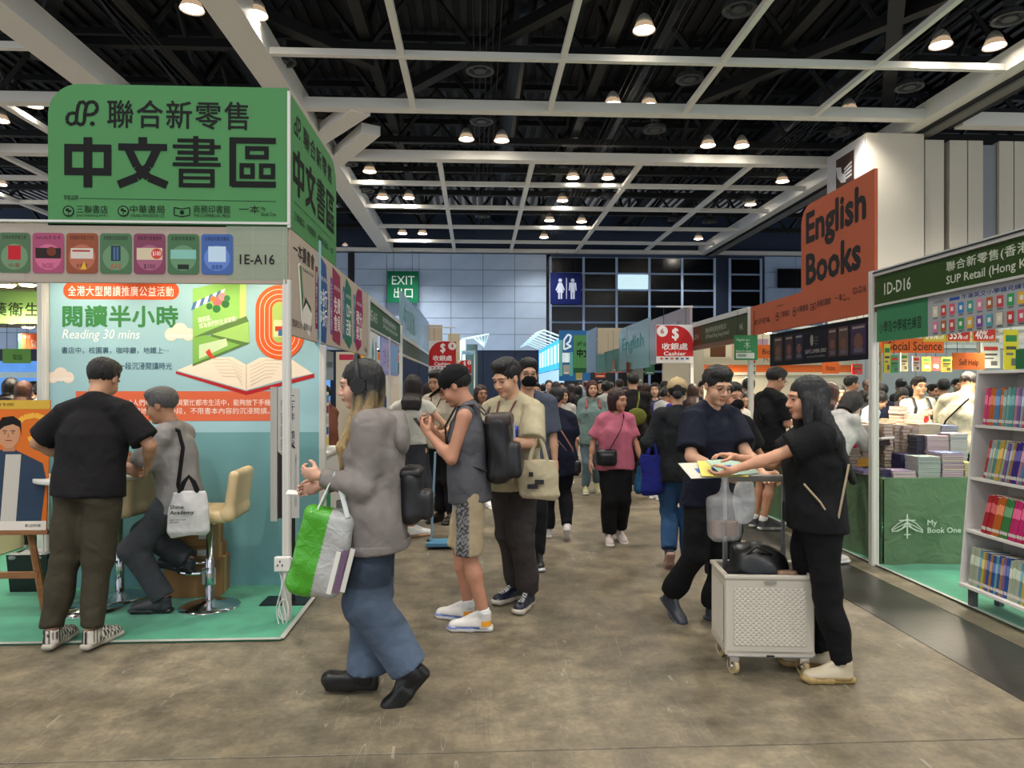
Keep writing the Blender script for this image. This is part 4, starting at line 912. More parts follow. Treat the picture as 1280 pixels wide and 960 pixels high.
# --- fascia below with coupons
xl_ = AY(-330, 283, YF)[0]
B = PB('stand_fascia', 'beige fascia board with seven coloured coupon cards and number 1E-A16', 'sign', -330, 282.5, 359.5, 350, YF, '#a39789', th=.035)
zf = B.z0
B.rc(-330, 283, -150, 350, '#9c8f86').rc(283, 283.5, 359, 349.5, '#8d9682').rc(-150, 284, 30, 349.5, '#a69c90')
for k in range(-7, 18): B.line([B.q(-300 + k * 38.5, 283.5), B.q(-300 + k * 38.5, 349.5)], .0015, '#b8ab9d')
for py in (305, 328): B.line([B.q(-330, py), B.q(359, py)], .0015, '#b8ab9d')
cc = ['#4e6a4c', '#9c4a68', '#8a4a34', '#4a6b4b', '#7c4058', '#476a4a', '#43609c']
for k in range(-3, 7):
    c = cc[k % 7]; x_ = 18.5 + k * 42.2; y_ = 0 + (k * .35)
    B.rc(x_ - 19.7, 291 + y_, x_ + 19.7, 341 + y_, c, r=.022)
    q = B.q(x_, 321 + y_); B.poly(circ(q[0], q[1], .084, 22), tuple(min(1, v * 1.5 + .03) for v in lin(c)))
    ic = ['#b4202a', '#2b1d1c', '#c9c0b4', '#2c3a44', '#c9b99c', '#7fb4a8', '#b9cfe0'][k % 7]; wd = [8, 16, 14, 6, 16, 16, 11][k % 7]; hg = [11, 8, 8, 12, 9, 7, 12][k % 7]
    B.rc(x_ - wd, 317 + y_ - hg * .9, x_ + wd, 317 + y_ + hg * .7, ic)
    t = ['百草本草舒緩之旅', 'Pacific coffee 買一送一券', '招牌藝術票選工作坊', '免費養生旅遊試套裝', '港股學行獎優惠券', '彩藝術展購優券', '日清童玩藝述講座'][k % 7]
    B.tx(t, x_ - 15, 294 + y_, x_ + 15, 299 + y_, '#14110f'); B.tx(['中華', 'PACIFIC', '多個獎', 'AXE', '$100', '——', '讀書樂'][k % 7], x_ - 7, 329 + y_, x_ + 7, 335 + y_, ['#7a1c20', '#7a1c34', '#2c1e10', '#b8282c', '#22150c', '#202820', '#1c2a5c'][k % 7])
    if k % 7 == 4: q = B.q(x_ + 9, 316 + y_); B.poly(circ(q[0], q[1], .035), '#c4453c'); B.tx('$100', x_ + 4, 313 + y_, x_ + 14, 319 + y_, '#eeeeee')
    if k % 7 == 1: q = B.q(x_ + 4, 314 + y_); B.poly(circ(q[0], q[1], .03), '#6b3424')
    if k % 7 == 2: B.rc(x_ - 12, 312 + y_, x_ + 10, 314 + y_, '#a43330').pg([(x_ - 2, 336 + y_), (x_ + 3, 326 + y_), (x_ + 6, 336 + y_)], '#d8a92c')
    if k % 7 == 3: B.rc(x_ - 3, 308 + y_, x_ - .5, 324 + y_, '#486a8c').rc(x_ + 1, 308 + y_, x_ + 3.5, 324 + y_, '#486a8c')
B.tx('1E-A16', 300, 318.5, 343.5, 330.5, '#191817', bold=.01).done()
MB().box((xl_, YF - .012, 2.6 + .02), (XA, YF + .05, 2.6 + .035)).obj('alu_strip', ALU, B.root, world=True)
# --- side: green sign and cream advert fascia along the aisle
def side(name, label, y0, y1, z0, z1, col, x=XA, r=0, right=False, **k):
    W_ = y1 - y0; H_ = z1 - z0; ol = None
    if r: 
        ol = [(0, 0), (W_, 0)] + ([(W_ - r + r * math.sin(t), H_ - r + r * math.cos(t)) for t in np.linspace(math.pi / 2, 0, 8)] + [(0, H_)] if not right else [(W_, H_)] + [(r - r * math.sin(t), H_ - r + r * math.cos(t)) for t in np.linspace(0, math.pi / 2, 8)])
    return Board(name, label, 'sign', (x, y1 if right else y0, z0), -90 if right else 90, W_, H_, col, outline=ol, **k)
B = side('stand_sign', 'green sign with black Chinese characters seen slantwise along the aisle', 4.775, 6.32, 2.605, 3.5, GREEN, r=.22, th=.03)
dp_logo(B, .10, .66, .15, INKC); B.text('聯合新零售', .36, .66, .98, .15, INKC, bold=.012, sp=1.12)
for k, ch in enumerate('中文書區'): heavy(B, ch, .08 + k * .35, .26, .30, .32, INKC)
B.line([(.1, .2), (1.4, .2)], .004, INKC); B.text('三聯書店   中華書局   商務印書館   一本', .1, .08, 1.3, .06, INKC).done()
B = side('advert_fascia', 'long cream advert board with four coloured tags above the aisle side of the stand', 4.775, 8.1, 1.9, 2.6, '#b3a595', th=.03)
for k in range(14): B.line([(.05 + k * .24, 0), (.05 + k * .24, .7)], .0025, '#c2b5a6')
B.text('一本讀書會', .08, .53, .62, .12, '#231d18', bold=.005).text('My Book One Club', .34, .47, .34, .035, '#3a322a')
B.poly([(.2, .5), (.3, .1), (.36, .28), (.26, .52)], '#e6e2d6').poly([(.24, .5), (.33, .16), (.36, .3), (.3, .5)], '#4f7a58').poly([(.3, .1), (.55, .02), (.62, .2), (.45, .26), (.34, .2)], '#d8d3c6').poly([(.34, .2), (.45, .26), (.6, .2), (.58, .24), (.42, .3)], '#2d3f33')
def tagp(u, w_, c, c2, big, small, pts):
    B.poly([(u + a * w_, .02 + b * .66) for a, b in pts], c); B.rect(u - .085, .1, .08, .48, c2); B.text('\n'.join(small), u - .07, .14, .045, .4, '#d8d0c6')
    B.text(big, u + .06, .14, w_ - .14, .3, '#e6dfd8', bold=.01).text('立即登記 免費加入', u + .05, .5, w_ - .12, .035, '#d8d0c6')
tagp(.82, .42, '#2f4f86', '#7a2f40', '8折\n9折', '購物折扣', [(0, 0), (.7, -.02), (.9, .5), (.7, .95), (.25, 1), (0, .7)])
tagp(1.38, .42, '#8c2f4a', '#6a4f9c', '免費\n會員', '生日優惠', [(0, .05), (.8, 0), (.85, .5), (.8, .95), (0, 1)])
tagp(1.93, .42, '#2a6b52', '#3a5f9c', '120+\n活動', '精彩活動', [(0, .1), (.6, 0), (.9, .1), (.8, .9), (.2, 1), (0, .8)])
tagp(2.5, .5, '#8c2450', '#2f7a9c', '積分\n獎賞', '積分計劃', [(0, .1), (.3, 0), (.75, .1), (.8, .4), (.95, .6), (.85, 1), (.3, .98), (.1, .85), (0, .6)])
B.text('1E-A16', 3.08, .04, .2, .045, '#2a2622').text('圍讀生活 · 圍讀未來', .06, .06, .55, .05, '#2a2622').done()
MB().box((XA - .012, 4.752, 2.6), (XA + .006, 4.774, 3.5)).obj('corner_trim', ALU, B.root, world=True)
# --- the printed reading wall
YW2 = 5.62
B = PB('reading_wall', 'pale blue printed wall with green title, open book and orange running track picture', 'display wall', 62, 300, 399.5, 731, YW2, '#9cc3cb', th=.05, z0=.012)
B.rc(62.5, 540, 401, 738, '#6f9fa4')
B.rc(79, 353, 224, 374, '#e0582c', r=.065); B.tx('全港大型閱讀推廣公益活動', 85, 358, 217, 370, '#f6ece2', bold=.006, sp=1.1)
B.tx('閱讀半小時', 78, 382, 223, 409, '#3b7f47', bold=.03, sp=1.05); B.tx('Reading 30 mins', 77, 412, 173, 427, '#f4f6f2', shear=.2)
B.tx('書店中，校園裏，咖啡廳，地鐵上⋯', 77, 434, 211, 442, '#27465e', bold=.004); B.tx('進入一段沉浸閱讀時光', 131, 453, 215, 462, '#27465e', bold=.004)
for cx, cy, w_ in ((225, 418, 18), (76, 472, 16)):
    for dx, dy, r_ in ((-.6, 0, .45), (0, .25, .55), (.6, 0, .45)):
        q = B.q(cx + dx * w_, cy - dy * w_); B.poly(circ(q[0], q[1], r_ * w_ * .0062, 14), '#eddccb')
    B.rc(cx - w_, cy, cx + w_, cy + 4, '#f0e3d6')
B.pg([(160, 489), (341, 489), (341, 526), (160, 526)], '#dd6a48'); B.tx('推動人們在圖像時代與繁忙都市生活中，能夠放下手機', 150, 499, 338, 507.5, '#f6ebe2'); B.tx('隨時隨地、任何時段，不限書本內容的沉浸閱讀。', 150, 509.5, 337, 518, '#f6ebe2')
B.rc(95, 489, 162, 526, '#dd6a48')
B.pg([(220, 464), (308, 489), (393, 467), (393, 472), (308, 494), (220, 467)], '#b3262c'); B.pg([(221, 463), (260, 447), (290, 446), (308, 456), (325, 447), (360, 446), (391, 467), (345, 477), (308, 488), (270, 477)], '#f2e2cd')
B.line([B.q(308, 456), B.q(308, 487)], .006, '#c9a98c')
for k in range(6): B.line([B.q(262 + k * 3, 450 + k * 4), B.q(285 + k * 2.4, 449 + k * 4.4), B.q(303, 459 + k * 4.6)], .0025, '#b79a80'); B.line([B.q(313, 459 + k * 4.6), B.q(332, 450 + k * 4.4), B.q(355 - k * 3, 451 + k * 4)], .0025, '#b79a80')
B.pg([(241, 361), (288, 351), (308, 351), (308, 397), (296, 399), (241, 422)], '#8fc463').pg([(300, 351), (308, 351), (308, 397), (300, 399)], '#bfe07c').pg([(241, 422), (308, 395), (311, 402), (265, 418)], '#5f7f45').pg([(265, 418), (311, 402), (312, 428), (300, 430)], '#9cc86c').pg([(265, 418), (312, 429), (241, 458), (241, 450)], '#5a7c40').pg([(241, 422), (258, 419), (300, 431), (241, 455)], '#7fb455')
B.pg([(249, 431), (283, 423), (285, 432), (249, 449)], '#c8dcb0').tx('讓閱讀，\n成為我們的生活習慣！', 250, 397, 298, 411, '#f4f6ea', rot=12)
for k in range(8): B.pg([(239 + k * 5, 388 - k * 2.4), (244 + k * 5, 386 - k * 2.4), (247 + k * 5, 376 - k * 2.2), (242 + k * 5, 378 - k * 2.2)], '#f0eee6' if k % 2 else '#4d78a8')
for x_, y_, r_, c in ((272, 377, 6, '#d96a6e'), (278, 371, 5, '#e88f8e'), (267, 374, 4, '#e07b3a'), (282, 380, 5, '#2f6b3a'), (271, 386, 5, '#35783f'), (284, 373, 4, '#3c8046'), (262, 383, 4, '#35783f')):
    q = B.q(x_, y_); B.poly(circ(q[0], q[1], r_ * .0062, 12), c)
B.pg([(257, 440), (262, 436), (266, 444), (270, 448), (262, 447)], '#cf4630')
for k, c in enumerate(('#e2602c', '#f3e4d2', '#e2602c', '#f3e4d2', '#e2602c', '#f3e4d2', '#e2602c', '#a8c36c')):
    g = [0, 5, 5.7, 11, 11.7, 17, 17.7, 21][k]; a1, b1 = B.q(319.5 + g, 449.5 - g), B.q(380 - g, 356.5 + g)
    B.poly(rr(a1[0], a1[1], b1[0] - a1[0], b1[1] - a1[1], min(b1[0] - a1[0], b1[1] - a1[1]) * .499, 8), c)
B.rc(342, 400, 356, 421, '#e9d9a0').rc(344, 408, 353, 414, '#b9442c').rc(348, 412, 357, 420, '#3a6a9c').done()
post(AY(58, 0, YW2)[0], YW2, 2.5, 'white upright at the outer end of the printed reading wall beside the opening')
post(AY(402.5, 0, YW2)[0], YW2 + .02, 1.88, 'white upright at the aisle end of the printed reading wall')
for i, x in enumerate((-3.0, -2.2, -1.6)): spot('s', (x, YF + .35, 2.5), (x, YW2, 1.9), BOOTH_W * .5, 110, label='small white downlight behind the coupon fascia, ' + ['left', 'middle', 'right'][i] + ' of three', group='fascia downlights')
# --- inside left: hanging shop signs, slatted ceiling, lamps
def hang(name, label, px0, py0, px1, py1, y, col, wires=2, top=None, **k):
    B = PB(name, label, 'sign', px0, py0, px1, py1, y, col, **k)
    for u in ([.15, .85] if wires == 2 else [.5]): MB().tube([(B.W * u, .006, B.H - .005), (B.W * u, .006, B.H + (.25 if top is None else max(.02, top - B.z0 - B.H)))], .003, 4).obj('hanging_wire', BLACKP, B.root)
    return B
SLAT = mat('cream_slat', '#c9b48e', rough=.6)
t = thing('slatted_ceiling', 'cream slatted canopy ceiling over the shop beyond the easel poster', 'canopy', (-6.4, 6, 2.55))
for k in range(26): MB().box((-3.2, k * .25, 0), (2.95, k * .25 + .12, .05)).obj('slat', SLAT, t)
MB().box((-3.2, -.1, .05), (2.95, 6.6, .07)).obj('canopy_board', mat('canopy_board', '#8a7c62', rough=.7), t)
for x in (-3.1, 2.85): MB().box((x, 6.3, -2.55), (x + .06, 6.36, 0)).obj('canopy_post', POST, t); MB().box((x, -.08, -2.55), (x + .06, -.02, 0)).obj('canopy_post', POST, t)
B = hang('health_sign', 'light green hanging sign with dark characters for health books in the left shop', -60, 364, 62, 404, 6.5, '#8db86c', top=2.55); B.tx('中醫藥衛生', -50, 378, 49, 395, '#2e3a22', bold=.015, sp=1.15).done()
B = hang('coffee_sign', 'orange offer sign with white lettering above the shoppers in the left shop', 27, 417, 80, 436, 8.6, '#e0643c', top=2.55); B.tx('即送\n', 29, 419, 38, 423, '#f6e8dc').tx('Pacific coffee\n買一送一券', 39, 425, 78, 434, '#f6e8dc'); B.rc(23, 417, 27, 436, '#3f8a58').done()
B = hang('computer_sign', 'small light green hanging sign with two characters for computer books', 3, 436, 38, 454, 8.0, '#8cc46a', top=2.55); B.tx('電腦', 16, 443, 28, 450, '#3a5c30').done()
for i, (px, py, y) in enumerate(((8, 360, 6.2), (35, 359, 6.2), (13, 405, 8.5), (35, 411, 9.2), (55, 406, 8.7), (56, 410, 9.4))):
    p = AY(px, py, y); spot('s', (p[0], y, min(p[2] + .02, 2.5)), (p[0] - .5, y + .3, 0), BOOTH_W * 1.2, 130, label='warm lamp under the left shop slats, ' + ['first of front pair', 'second of front pair', 'low one above the green health sign', 'middle of the rear group', 'upper right of the rear group', 'lower right of the rear group'][i], group='left shop lamps', r=.07, on=30)
B = Board('blue_screen_wall', 'glowing blue patterned wall at the back of the left shop', 'display wall', (-9, 13.2, .02), 0, 6.3, 2.0, '#3f6fae', m=mat('screen_blue', vcol=True, rough=.3, emit='#4f86d0', estr=.5, noise=.3, nscale=5))
B.text('抗誌子', 3.6, 1.0, .8, .3, '#9fc0e8').line([(0, 1.75), (6.3, 1.75)], .1, '#c6e2f0').rect(4.2, 1.85, 2.0, .12, '#1a1a1c').done()
# booth deeper along left: display cabinet by the aisle
t = thing('display_cabinet', 'white display cabinet with slanted leaflets along the aisle behind the reading wall', 'cabinet', (-1.36, 5.75, .012))
c = MB(); c.box((-.5, 0, 0), (0, 1.5, .92)); c.obj('cabinet_body', WHITE, t, bevel=.004); MB().box((-.5, -.01, .92), (.02, 1.52, .95)).obj('worktop', WHITE, t, bevel=.003)
MB().box((-.03, 0, .95), (0, .04, 2.2)).obj('side_post', POST, t); MB().box((-.5, 0.02, .95), (-.47, 1.5, 2.0)).obj('back_panel', WHITE, t)
b_ = MB(); b_.box((-.001, .5, .3), (.004, .9, .62), '#2f8a5c'); b_.obj('green_notice', PRINT, t)
cols = ['#5f8fae', '#c96a6e', '#d8d4ca', '#3a6f5a', '#e2c34e', '#2f4f86', '#b8b4aa', '#8c3a48']
for k in range(6):
    y_ = 5.86 + k * .22; o = Board('leaflet_strip', 'printed leaflet strip standing on the white aisle cabinet, ' + ['first beside the reading wall', 'second from the reading wall', 'third from the reading wall', 'fourth from the reading wall', 'fifth from the reading wall', 'farthest from the reading wall'][k], 'leaflet', (-1.42 - (k % 2) * .06, y_, .965), 90, .14, .62 - .08 * (k % 3), '#d9d6cc', group='leaflet strips on the aisle cabinet', th=.01, tilt=0)
    for j in range(5): o.rect(.015, .04 + j * .1, .11, .07, cols[(k * 3 + j) % 8])
    o.done()
B = side('picture_poster', 'blue and white patterned poster above the aisle cabinet', 5.9, 7.2, 1.62, 1.9, '#b9c8cc', x=-1.44, th=.01)
for k in range(6): B.poly([(.1 + k * .1, .02), (.15 + k * .1, .14), (.1 + k * .1, .26), (.05 + k * .1, .14)], ['#3f7f9c', '#2f5f86', '#6fa09c'][k % 3])
B.text('新書推介 好書共讀', .75, .12, .48, .06, '#3a4a55').done()
# stands further down on the left side of the aisle
FASC = '#3d5a42'
def fascia(label, y0, y1, z0, z1, col, txt=None, right=False, x=XA, code=None):
    B = side('stand_fascia', label, y0, y1, z0, z1, col, x=x, right=right, th=.04)
    MB().box((0, -.012, B.H), (B.W, .05, B.H + .06)).obj('alu_rail', ALU, B.root); MB().box((0, -.012, -.02), (B.W, .05, 0)).obj('alu_rail', ALU, B.root)
    if txt: B.text(txt, B.W * .38, B.H * .25, B.W * .5, B.H * .55, '#c9cfc4')
    if code: B.text(code, B.W * .06, B.H * .3, B.W * .16, B.H * .4, '#c9cfc4')
    B.done(); return B
fascia('dark green fascia with small white lettering of the second stand on the aisle', 8.12, 11.5, 2.24, 2.54, FASC, '聯合新零售(香港)有限公司\nSUP Retail (Hong Kong) Limited', code='1E-A15')
post(XA, 8.12, 2.55, 'white post where the cream advert board meets the dark green fascia'); post(XA, 10.0, 2.25, 'thin white post under the second stand fascia on the aisle', .04); post(XA, 11.6, 2.55, 'white post before the glossy blue-grey aisle signs'); 
B = side('purple_banner', 'pale violet banner hanging beneath the dark green fascia', 9.2, 11.2, 1.72, 2.2, '#8f98c8', th=.01); B.rect(.1, .05, .8, .38, '#b0a8d4').rect(1.1, .05, .8, .38, '#7fa6d0').text('文學小說', .2, .1, .6, .26, '#4a4f80').done()
B = side('white_banner', 'white banner with teal figure under the dark green fascia', 8.2, 8.9, 1.7, 2.2, '#cfd3d2', th=.01); B.poly([(.3, .1), (.4, .25), (.3, .45), (.2, .25)], '#4f8f9c').rect(.5, .1, .12, .3, '#8a9aa0').done()
GL = mat('glossy_sign', vcol=True, rough=.22)
B = side('glossy_sign', 'glossy grey-teal raised sign over the third stand on the aisle', 11.7, 15.1, 2.38, 3.12, '#5f8288', r=.2, m=GL, th=.04); B.text('中文書區', .3, .15, 2.2, .45, '#6f9498', bold=.03).done()
B = side('glossy_sign', 'glossy blue-grey raised sign just beyond the grey-teal one', 15.15, 18.4, 2.38, 3.2, '#6f8fae', r=.25, m=GL, th=.04); B.done()
fascia('plain grey-green fascia under the glossy raised signs', 11.62, 18.5, 2.1, 2.36, '#4a5a52')
for i, (y0, y1, z0, z1, c, lab) in enumerate(((18.6, 24, 2.1, 2.5, '#7a6a52', 'brown fascia board further down the left side of the aisle'), (24.1, 31, 2.1, 2.5, '#3f5f4a', 'green fascia board near the far end of the left side'), (31.1, 38, 2.1, 2.6, '#5a7a96', 'blue fascia board last on the left side of the aisle'))): fascia(lab, y0, y1, z0, z1, c)
for y, lab in ((18.5, 'third'), (24.05, 'fourth'), (31.05, 'fifth')): post(XA, y, 2.5, 'white post at the joint of far left stands, %s along the aisle' % lab)
PB('beige_board', 'plain beige board standing above the far left stands', 'board', 536, 406, 553, 425, 19.5, '#b9a68c', z0=2.5).done(); PB('beige_board', 'tall cream board on the far left before the lit column', 'board', 560, 417, 575, 470, 25, '#b9ad92', z0=.05).done()
LIT = mat('cyan_light_column', '#bfeef0', emit='#9fe6ee', estr=1.6)
t = thing('light_column', 'glowing cyan column with white truss arm at the far left of the aisle', 'light column', (AY(577, 440, 29)[0], 29, 0)); MB().box((-.15, -.15, 0), (.15, .15, 3.45)).obj('column_shaft', LIT, t)
mb = MB()
for k in range(5): mb.tube([(0, 0, 3.5), (.5 + k * .15, 0, 3.55 + .04 * k), (.9, -.3 + k * .2, 3.2)], .035, 6)
mb.obj('truss_arm', mat('pale_truss', '#c8e0e4', emit='#bfe6ea', estr=.25), t); MB().box((.2, .1, 0), (.65, .4, 3.3)).obj('side_panel', mat('slate', '#4a5a5c'), t)
B = PB('awning_board', 'pale blue awning board beneath the glowing cyan column', 'board', 577, 438, 594, 441, 28, '#7fa3bf', z0=2.85, th=.5).done(); 
for x in (577, 593): MB().tube([(0 if x == 577 else .5, .25, 0), (0 if x == 577 else .5, .25, -2.85)], .03, 6).obj('leg', POST, B)
# cashier signs
def cashier(px0, py0, px1, py1, y, num, label, numleft):
    B = PB('cashier_sign', label, 'sign', px0, py0, px1, py1, y, '#e2dcd6', th=.015); w_, h_ = B.W, B.H
    P = [(0, h_ * .17), (w_, h_ * .17)] + ([(w_, h_ * .5)] + [(w_ * .5 + w_ * .5 * math.cos(t), h_ * .5 + h_ * .48 * math.sin(t)) for t in np.linspace(0, math.pi / 2, 8)] + [(0, h_ * .98)] if numleft else [(w_ , h_ * .6), (w_, h_ * .98)] + [(w_ * .5 + w_ * .5 * math.cos(t), h_ * .5 + h_ * .48 * math.sin(t)) for t in np.linspace(math.pi / 2, math.pi, 8)])
    RED = '#c22a2e'; B.poly(P, RED); cx = w_ * (.16 if numleft else .86); B.poly(circ(cx, h_ * .83, w_ * .15), '#eee6e0'); B.text(num, cx - w_ * .05, h_ * .76, w_ * .1, h_ * .14, '#b4282c', bold=.02)
    B.text('$', w_ * .42, h_ * .58, w_ * .19, h_ * .34, '#f4ece8', bold=.03).text('收銀處', w_ * .15, h_ * .34, w_ * .7, h_ * .18, '#f4ece8', bold=.02).text('Cashier', w_ * .2, h_ * .19, w_ * .6, h_ * .11, '#f4ece8', bold=.02)
    for k in range(6): B.rect(w_ * (.1 + k * .14), h_ * .09, w_ * .08, h_ * .04, ['#b83a40', '#4a4a4a', '#b83a40', '#2f2f2f', '#3a5a9c', '#3a5a9c'][k])
    for u in (.2, .8): MB().tube([(w_ * u, .007, h_ - .01), (w_ * u, .007, h_ + .3)], .004, 4).obj('hanging_wire', BLACKP, B.root)
    MB().box((0, 0, h_ + .28), (w_, .02, h_ + .3)).obj('hanging_bar', ALU, B.root)
    return B.done()
cashier(536, 426, 570, 464, 15.7, '4', 'round-topped red cashier sign numbered 4 hanging over the left side', False)
cashier(572, 450, 589, 470, 24, '3', 'small distant red cashier sign on the left behind sign number 4', False)
# ================================================================ right side stands
XR1 = 3.44
post(XR1 + .01, 6.05, 2.56, 'tall white post at the front corner of the cloth-covered book table', .06)
post(XR1 + .01, 8.85, 2.55, 'white post where the orange sign board meets the next stand', .055); post(XR1 + .01, 11.35, 2.5, 'white post beside the red cashier sign numbered 6', .05)
ORG = '#a8573c'; OI = '#22201f'
B = side('category_sign', 'large terracotta English Books sign rising over the right stand', 6.02, 7.42, 2.56, 3.45, ORG, x=XR1, r=.2, right=True, th=.03)
B.text('English\nBooks', .11, .05, 1.16, .76, OI, bold=.035).done()
B = side('category_fascia', 'terracotta fascia board with small shop emblems below the English Books title', 6.02, 8.82, 2.2, 2.56, ORG, x=XR1, right=True, th=.03)
dp_logo(B, .12, .12, .06, OI); B.text('SUP RETAIL', .22, .12, .38, .065, OI); circle_mark(B, .80, .16, .05, OI, ORG); B.text('三聯書店', .87, .14, .25, .07, OI); circle_mark(B, 1.24, .17, .05, OI, ORG); B.text('中華書局', 1.31, .15, .25, .07, OI); book_mark(B, 1.62, .15, .11, .06, OI); B.text('商務印書館', 1.76, .16, .28, .07, OI); B.text('一本', 2.12, .17, .14, .07, OI).text('My\nBook One', 2.28, .16, .12, .07, OI).text('1D-D16', 2.45, .20, .22, .06, OI).text('Retail Brands', .80, .27, .16, .025, OI).line([(.7, .06), (.7, .28)], .004, OI).done()
B = side('stand_fascia', 'dark green fascia reading 1D-D16 with white Chinese and English lettering', 2.6, 6.0, 2.26, 2.5, '#30461c', x=XR1, right=True, th=.04)
B.text('1D-D16', .13, .07, .37, .10, '#c8ccba', bold=.015); B.text('聯合新零售(香港)有限公司', .93, .125, 1.25, .085, '#c8ccba', bold=.01, sp=1.1); B.text('SUP Retail (Hong Kong) Limited', .93, .025, 1.25, .08, '#c8ccba', bold=.012)
for z, h_ in ((.245, .05), (-.02, .018)): MB().box((0, -.02, z), (B.W, .05, z + h_)).obj('alu_rail', ALU, B.root)
MB().box((0, -.03, .27), (B.W, -.018, .28)).obj('rail_groove', BLACKP, B.root); B.done()
B = side('exercise_banner', 'green and pale grey banner with rows of small book covers under the dark green fascia', 2.6, 6.0, 1.94, 2.24, '#a3a5a6', x=XR1 + .01, right=True, th=.02)
B.rect(0, 0, .70, .3, '#3e7d55').text('小學及中學補充練習', .04, .07, .58, .10, '#14201a', bold=.012)
B.text('牛津英文小學補充練習系列', 1.08, .235, .75, .035, '#2c3f7c', bold=.01).rect(.95, .24, .11, .022, '#2f4f9c').text('OXFORD', .77, .24, .12, .02, '#444444')
bc = ['#d8cfb0', '#c9403c', '#d8586c', '#3f7fc0', '#3f9c8c', '#d87f9c', '#b0602c', '#c9484c', '#3f9c5c', '#e2b03c', '#7f4f9c', '#4fa0b0']
for r_ in range(2):
    for k in range(13): B.rect(.76 + k * .095, .14 - r_ * .115, .058, .078, bc[(k + r_ * 5) % 12]).rect(.775 + k * .095, .165 - r_ * .115, .028, .03, '#e6e0d4').rect(.765 + k * .095, .126 - r_ * .115, .05, .006, '#555555')
B.done()
B = side('film_poster_banner', 'black banner with dim film-style posters hanging under the terracotta fascia', 6.18, 8.35, 1.80, 2.18, '#15161d', x=XR1 + .05, right=True, th=.015)
for u, w_, c in ((.12, .22, '#4a3a34'), (.42, .2, '#3a2c34'), (.68, .18, '#2c2a3f'), (1.42, .16, '#4a3434'), (1.62, .18, '#54423a'), (1.85, .26, '#3f2f4a')):
    B.rect(u, .05, w_, .28, c).poly(circ(u + w_ / 2, .17, w_ * .3, 12), '#6a4a3f').rect(u + w_ * .2, .07, w_ * .6, .04, '#5a5560').rect(u + w_ * .1, .29, w_ * .8, .02, '#8a8078')
B.text('LIGHTS, CAMERA, READ!', .92, .1, .46, .045, '#b0aca8').text('Your Favorite Films & Books', .95, .06, .4, .022, '#8a8684').poly(circ(1.07, .24, .035, 14, .06), '#8a8680').text('Penguin\nRandom\nHouse', 1.13, .19, .09, .09, '#6a6668').done()
B = side('stand_fascia', 'brown and dark green fascia of the next stand with faint white lettering', 8.9, 11.3, 2.2, 2.5, '#3c4630', x=XR1, right=True, th=.04)
B.rect(0, 0, .5, .3, '#5a3422').text('1D-D14', .06, .1, .3, .08, '#b0a898').text('聯合新零售(香港)有限公司\nSUP Retail (Hong Kong) Limited', .7, .06, 1.0, .18, '#a8b09c').text('HK', 2.1, .1, .12, .08, '#a8b09c'); MB().box((0, -.02, .3), (B.W, .05, .37)).obj('alu_rail', ALU, B.root); MB().box((0, -.02, -.06), (B.W, .05, 0), ).obj('lower_rail', mat('brown_rail', '#6a4a3c'), B.root); B.done()
B = side('category_sign', 'mauve-grey English Books sign slanting away behind the cashier sign', 11.4, 14.1, 2.0, 2.88, '#8d7a78', x=XR1, r=.2, right=True, m=GL, th=.04); B.text('Books', 1.1, .3, 1.3, .4, '#5f6f74', bold=.03).done()
B = side('category_sign', 'teal-grey board with faint English lettering behind the mauve one', 14.15, 17.2, 1.95, 2.95, '#6f8a88', x=XR1, r=.2, right=True, m=GL, th=.04); B.text('English', .4, .35, 2.2, .4, '#4a9490', bold=.03).done()
B = side('teal_fascia', 'short teal fascia further down the right side of the aisle', 17.3, 20.5, 1.95, 2.5, '#4f7a78', x=XR1, right=True, th=.04); B.done()
PB('beige_board', 'plain beige board raised above the right-hand stands in the distance', 'board', 747, 410, 787, 441, 19.2, '#b8a890', z0=2.45).done()
B = side('grey_blue_sign', 'grey-blue sign end with pale edge beyond the beige board', 20.6, 22.4, 2.0, 3.3, '#6f86a0', x=XR1, right=True, th=.04); B.done()
cashier(820.5, 406, 866.5, 453.5, 11.2, '6', 'red cashier sign numbered 6 hanging at the right side of the aisle', True)
B = hang('chinese_books_sign', 'distant green sign with black Chinese characters facing down the aisle', 717, 419, 740, 460, 24, GREEN); B.tx('中文', 721, 436, 738, 447, INKC, bold=.04); q = B.q(721.5, 432); dp_logo(B, q[0], q[1], .13, INKC); B.tx('聯合', 729, 428, 738, 433, INKC); B.rc(717, 460, 740, 466, '#23502f').done()
B = PB('blue_ribbon_sign', 'navy blue sign with white ribbon emblem far down the aisle', 'sign', 699, 413, 738, 470, 28, '#1f5486', z0=1.8, th=.1)
B.line([B.q(705, 437), B.q(705, 425), B.q(710, 418), B.q(714, 420), B.q(712, 427), B.q(708, 430), B.q(714, 433), B.q(705, 437)], .07, '#cfdfee'); B.rc(703, 441, 712, 453, '#cfe0f0').rc(699, 425, 703, 470, '#5f9c94').rc(712, 440, 716, 470, '#4f8f88').done()
t = thing('blue_light_stand', 'blue glowing stand with white truss roof near the far right end of the aisle', 'stand', (XR1, 29, 0)); MB().box((0, 0, 2.35), (.1, 11, 3.6)).obj('blue_panel', mat('blue_lit', '#2f7fd0', emit='#2f8fe0', estr=1.1, noise=.4, nscale=3), t)
MB().box((0, 0, 0), (.1, 11, 2.3)).obj('pale_panel', mat('pale_lit', '#8fb8d8', emit='#a8d0ee', estr=.45), t)
for k in range(8): MB().tube([(.1, .3 + k * 1.4, 3.6), (-.7, .3 + k * 1.4, 3.9), (-1.1, .3 + k * 1.4, 3.75)], .04, 6).obj('truss_arm', mat('pale_truss'), t)
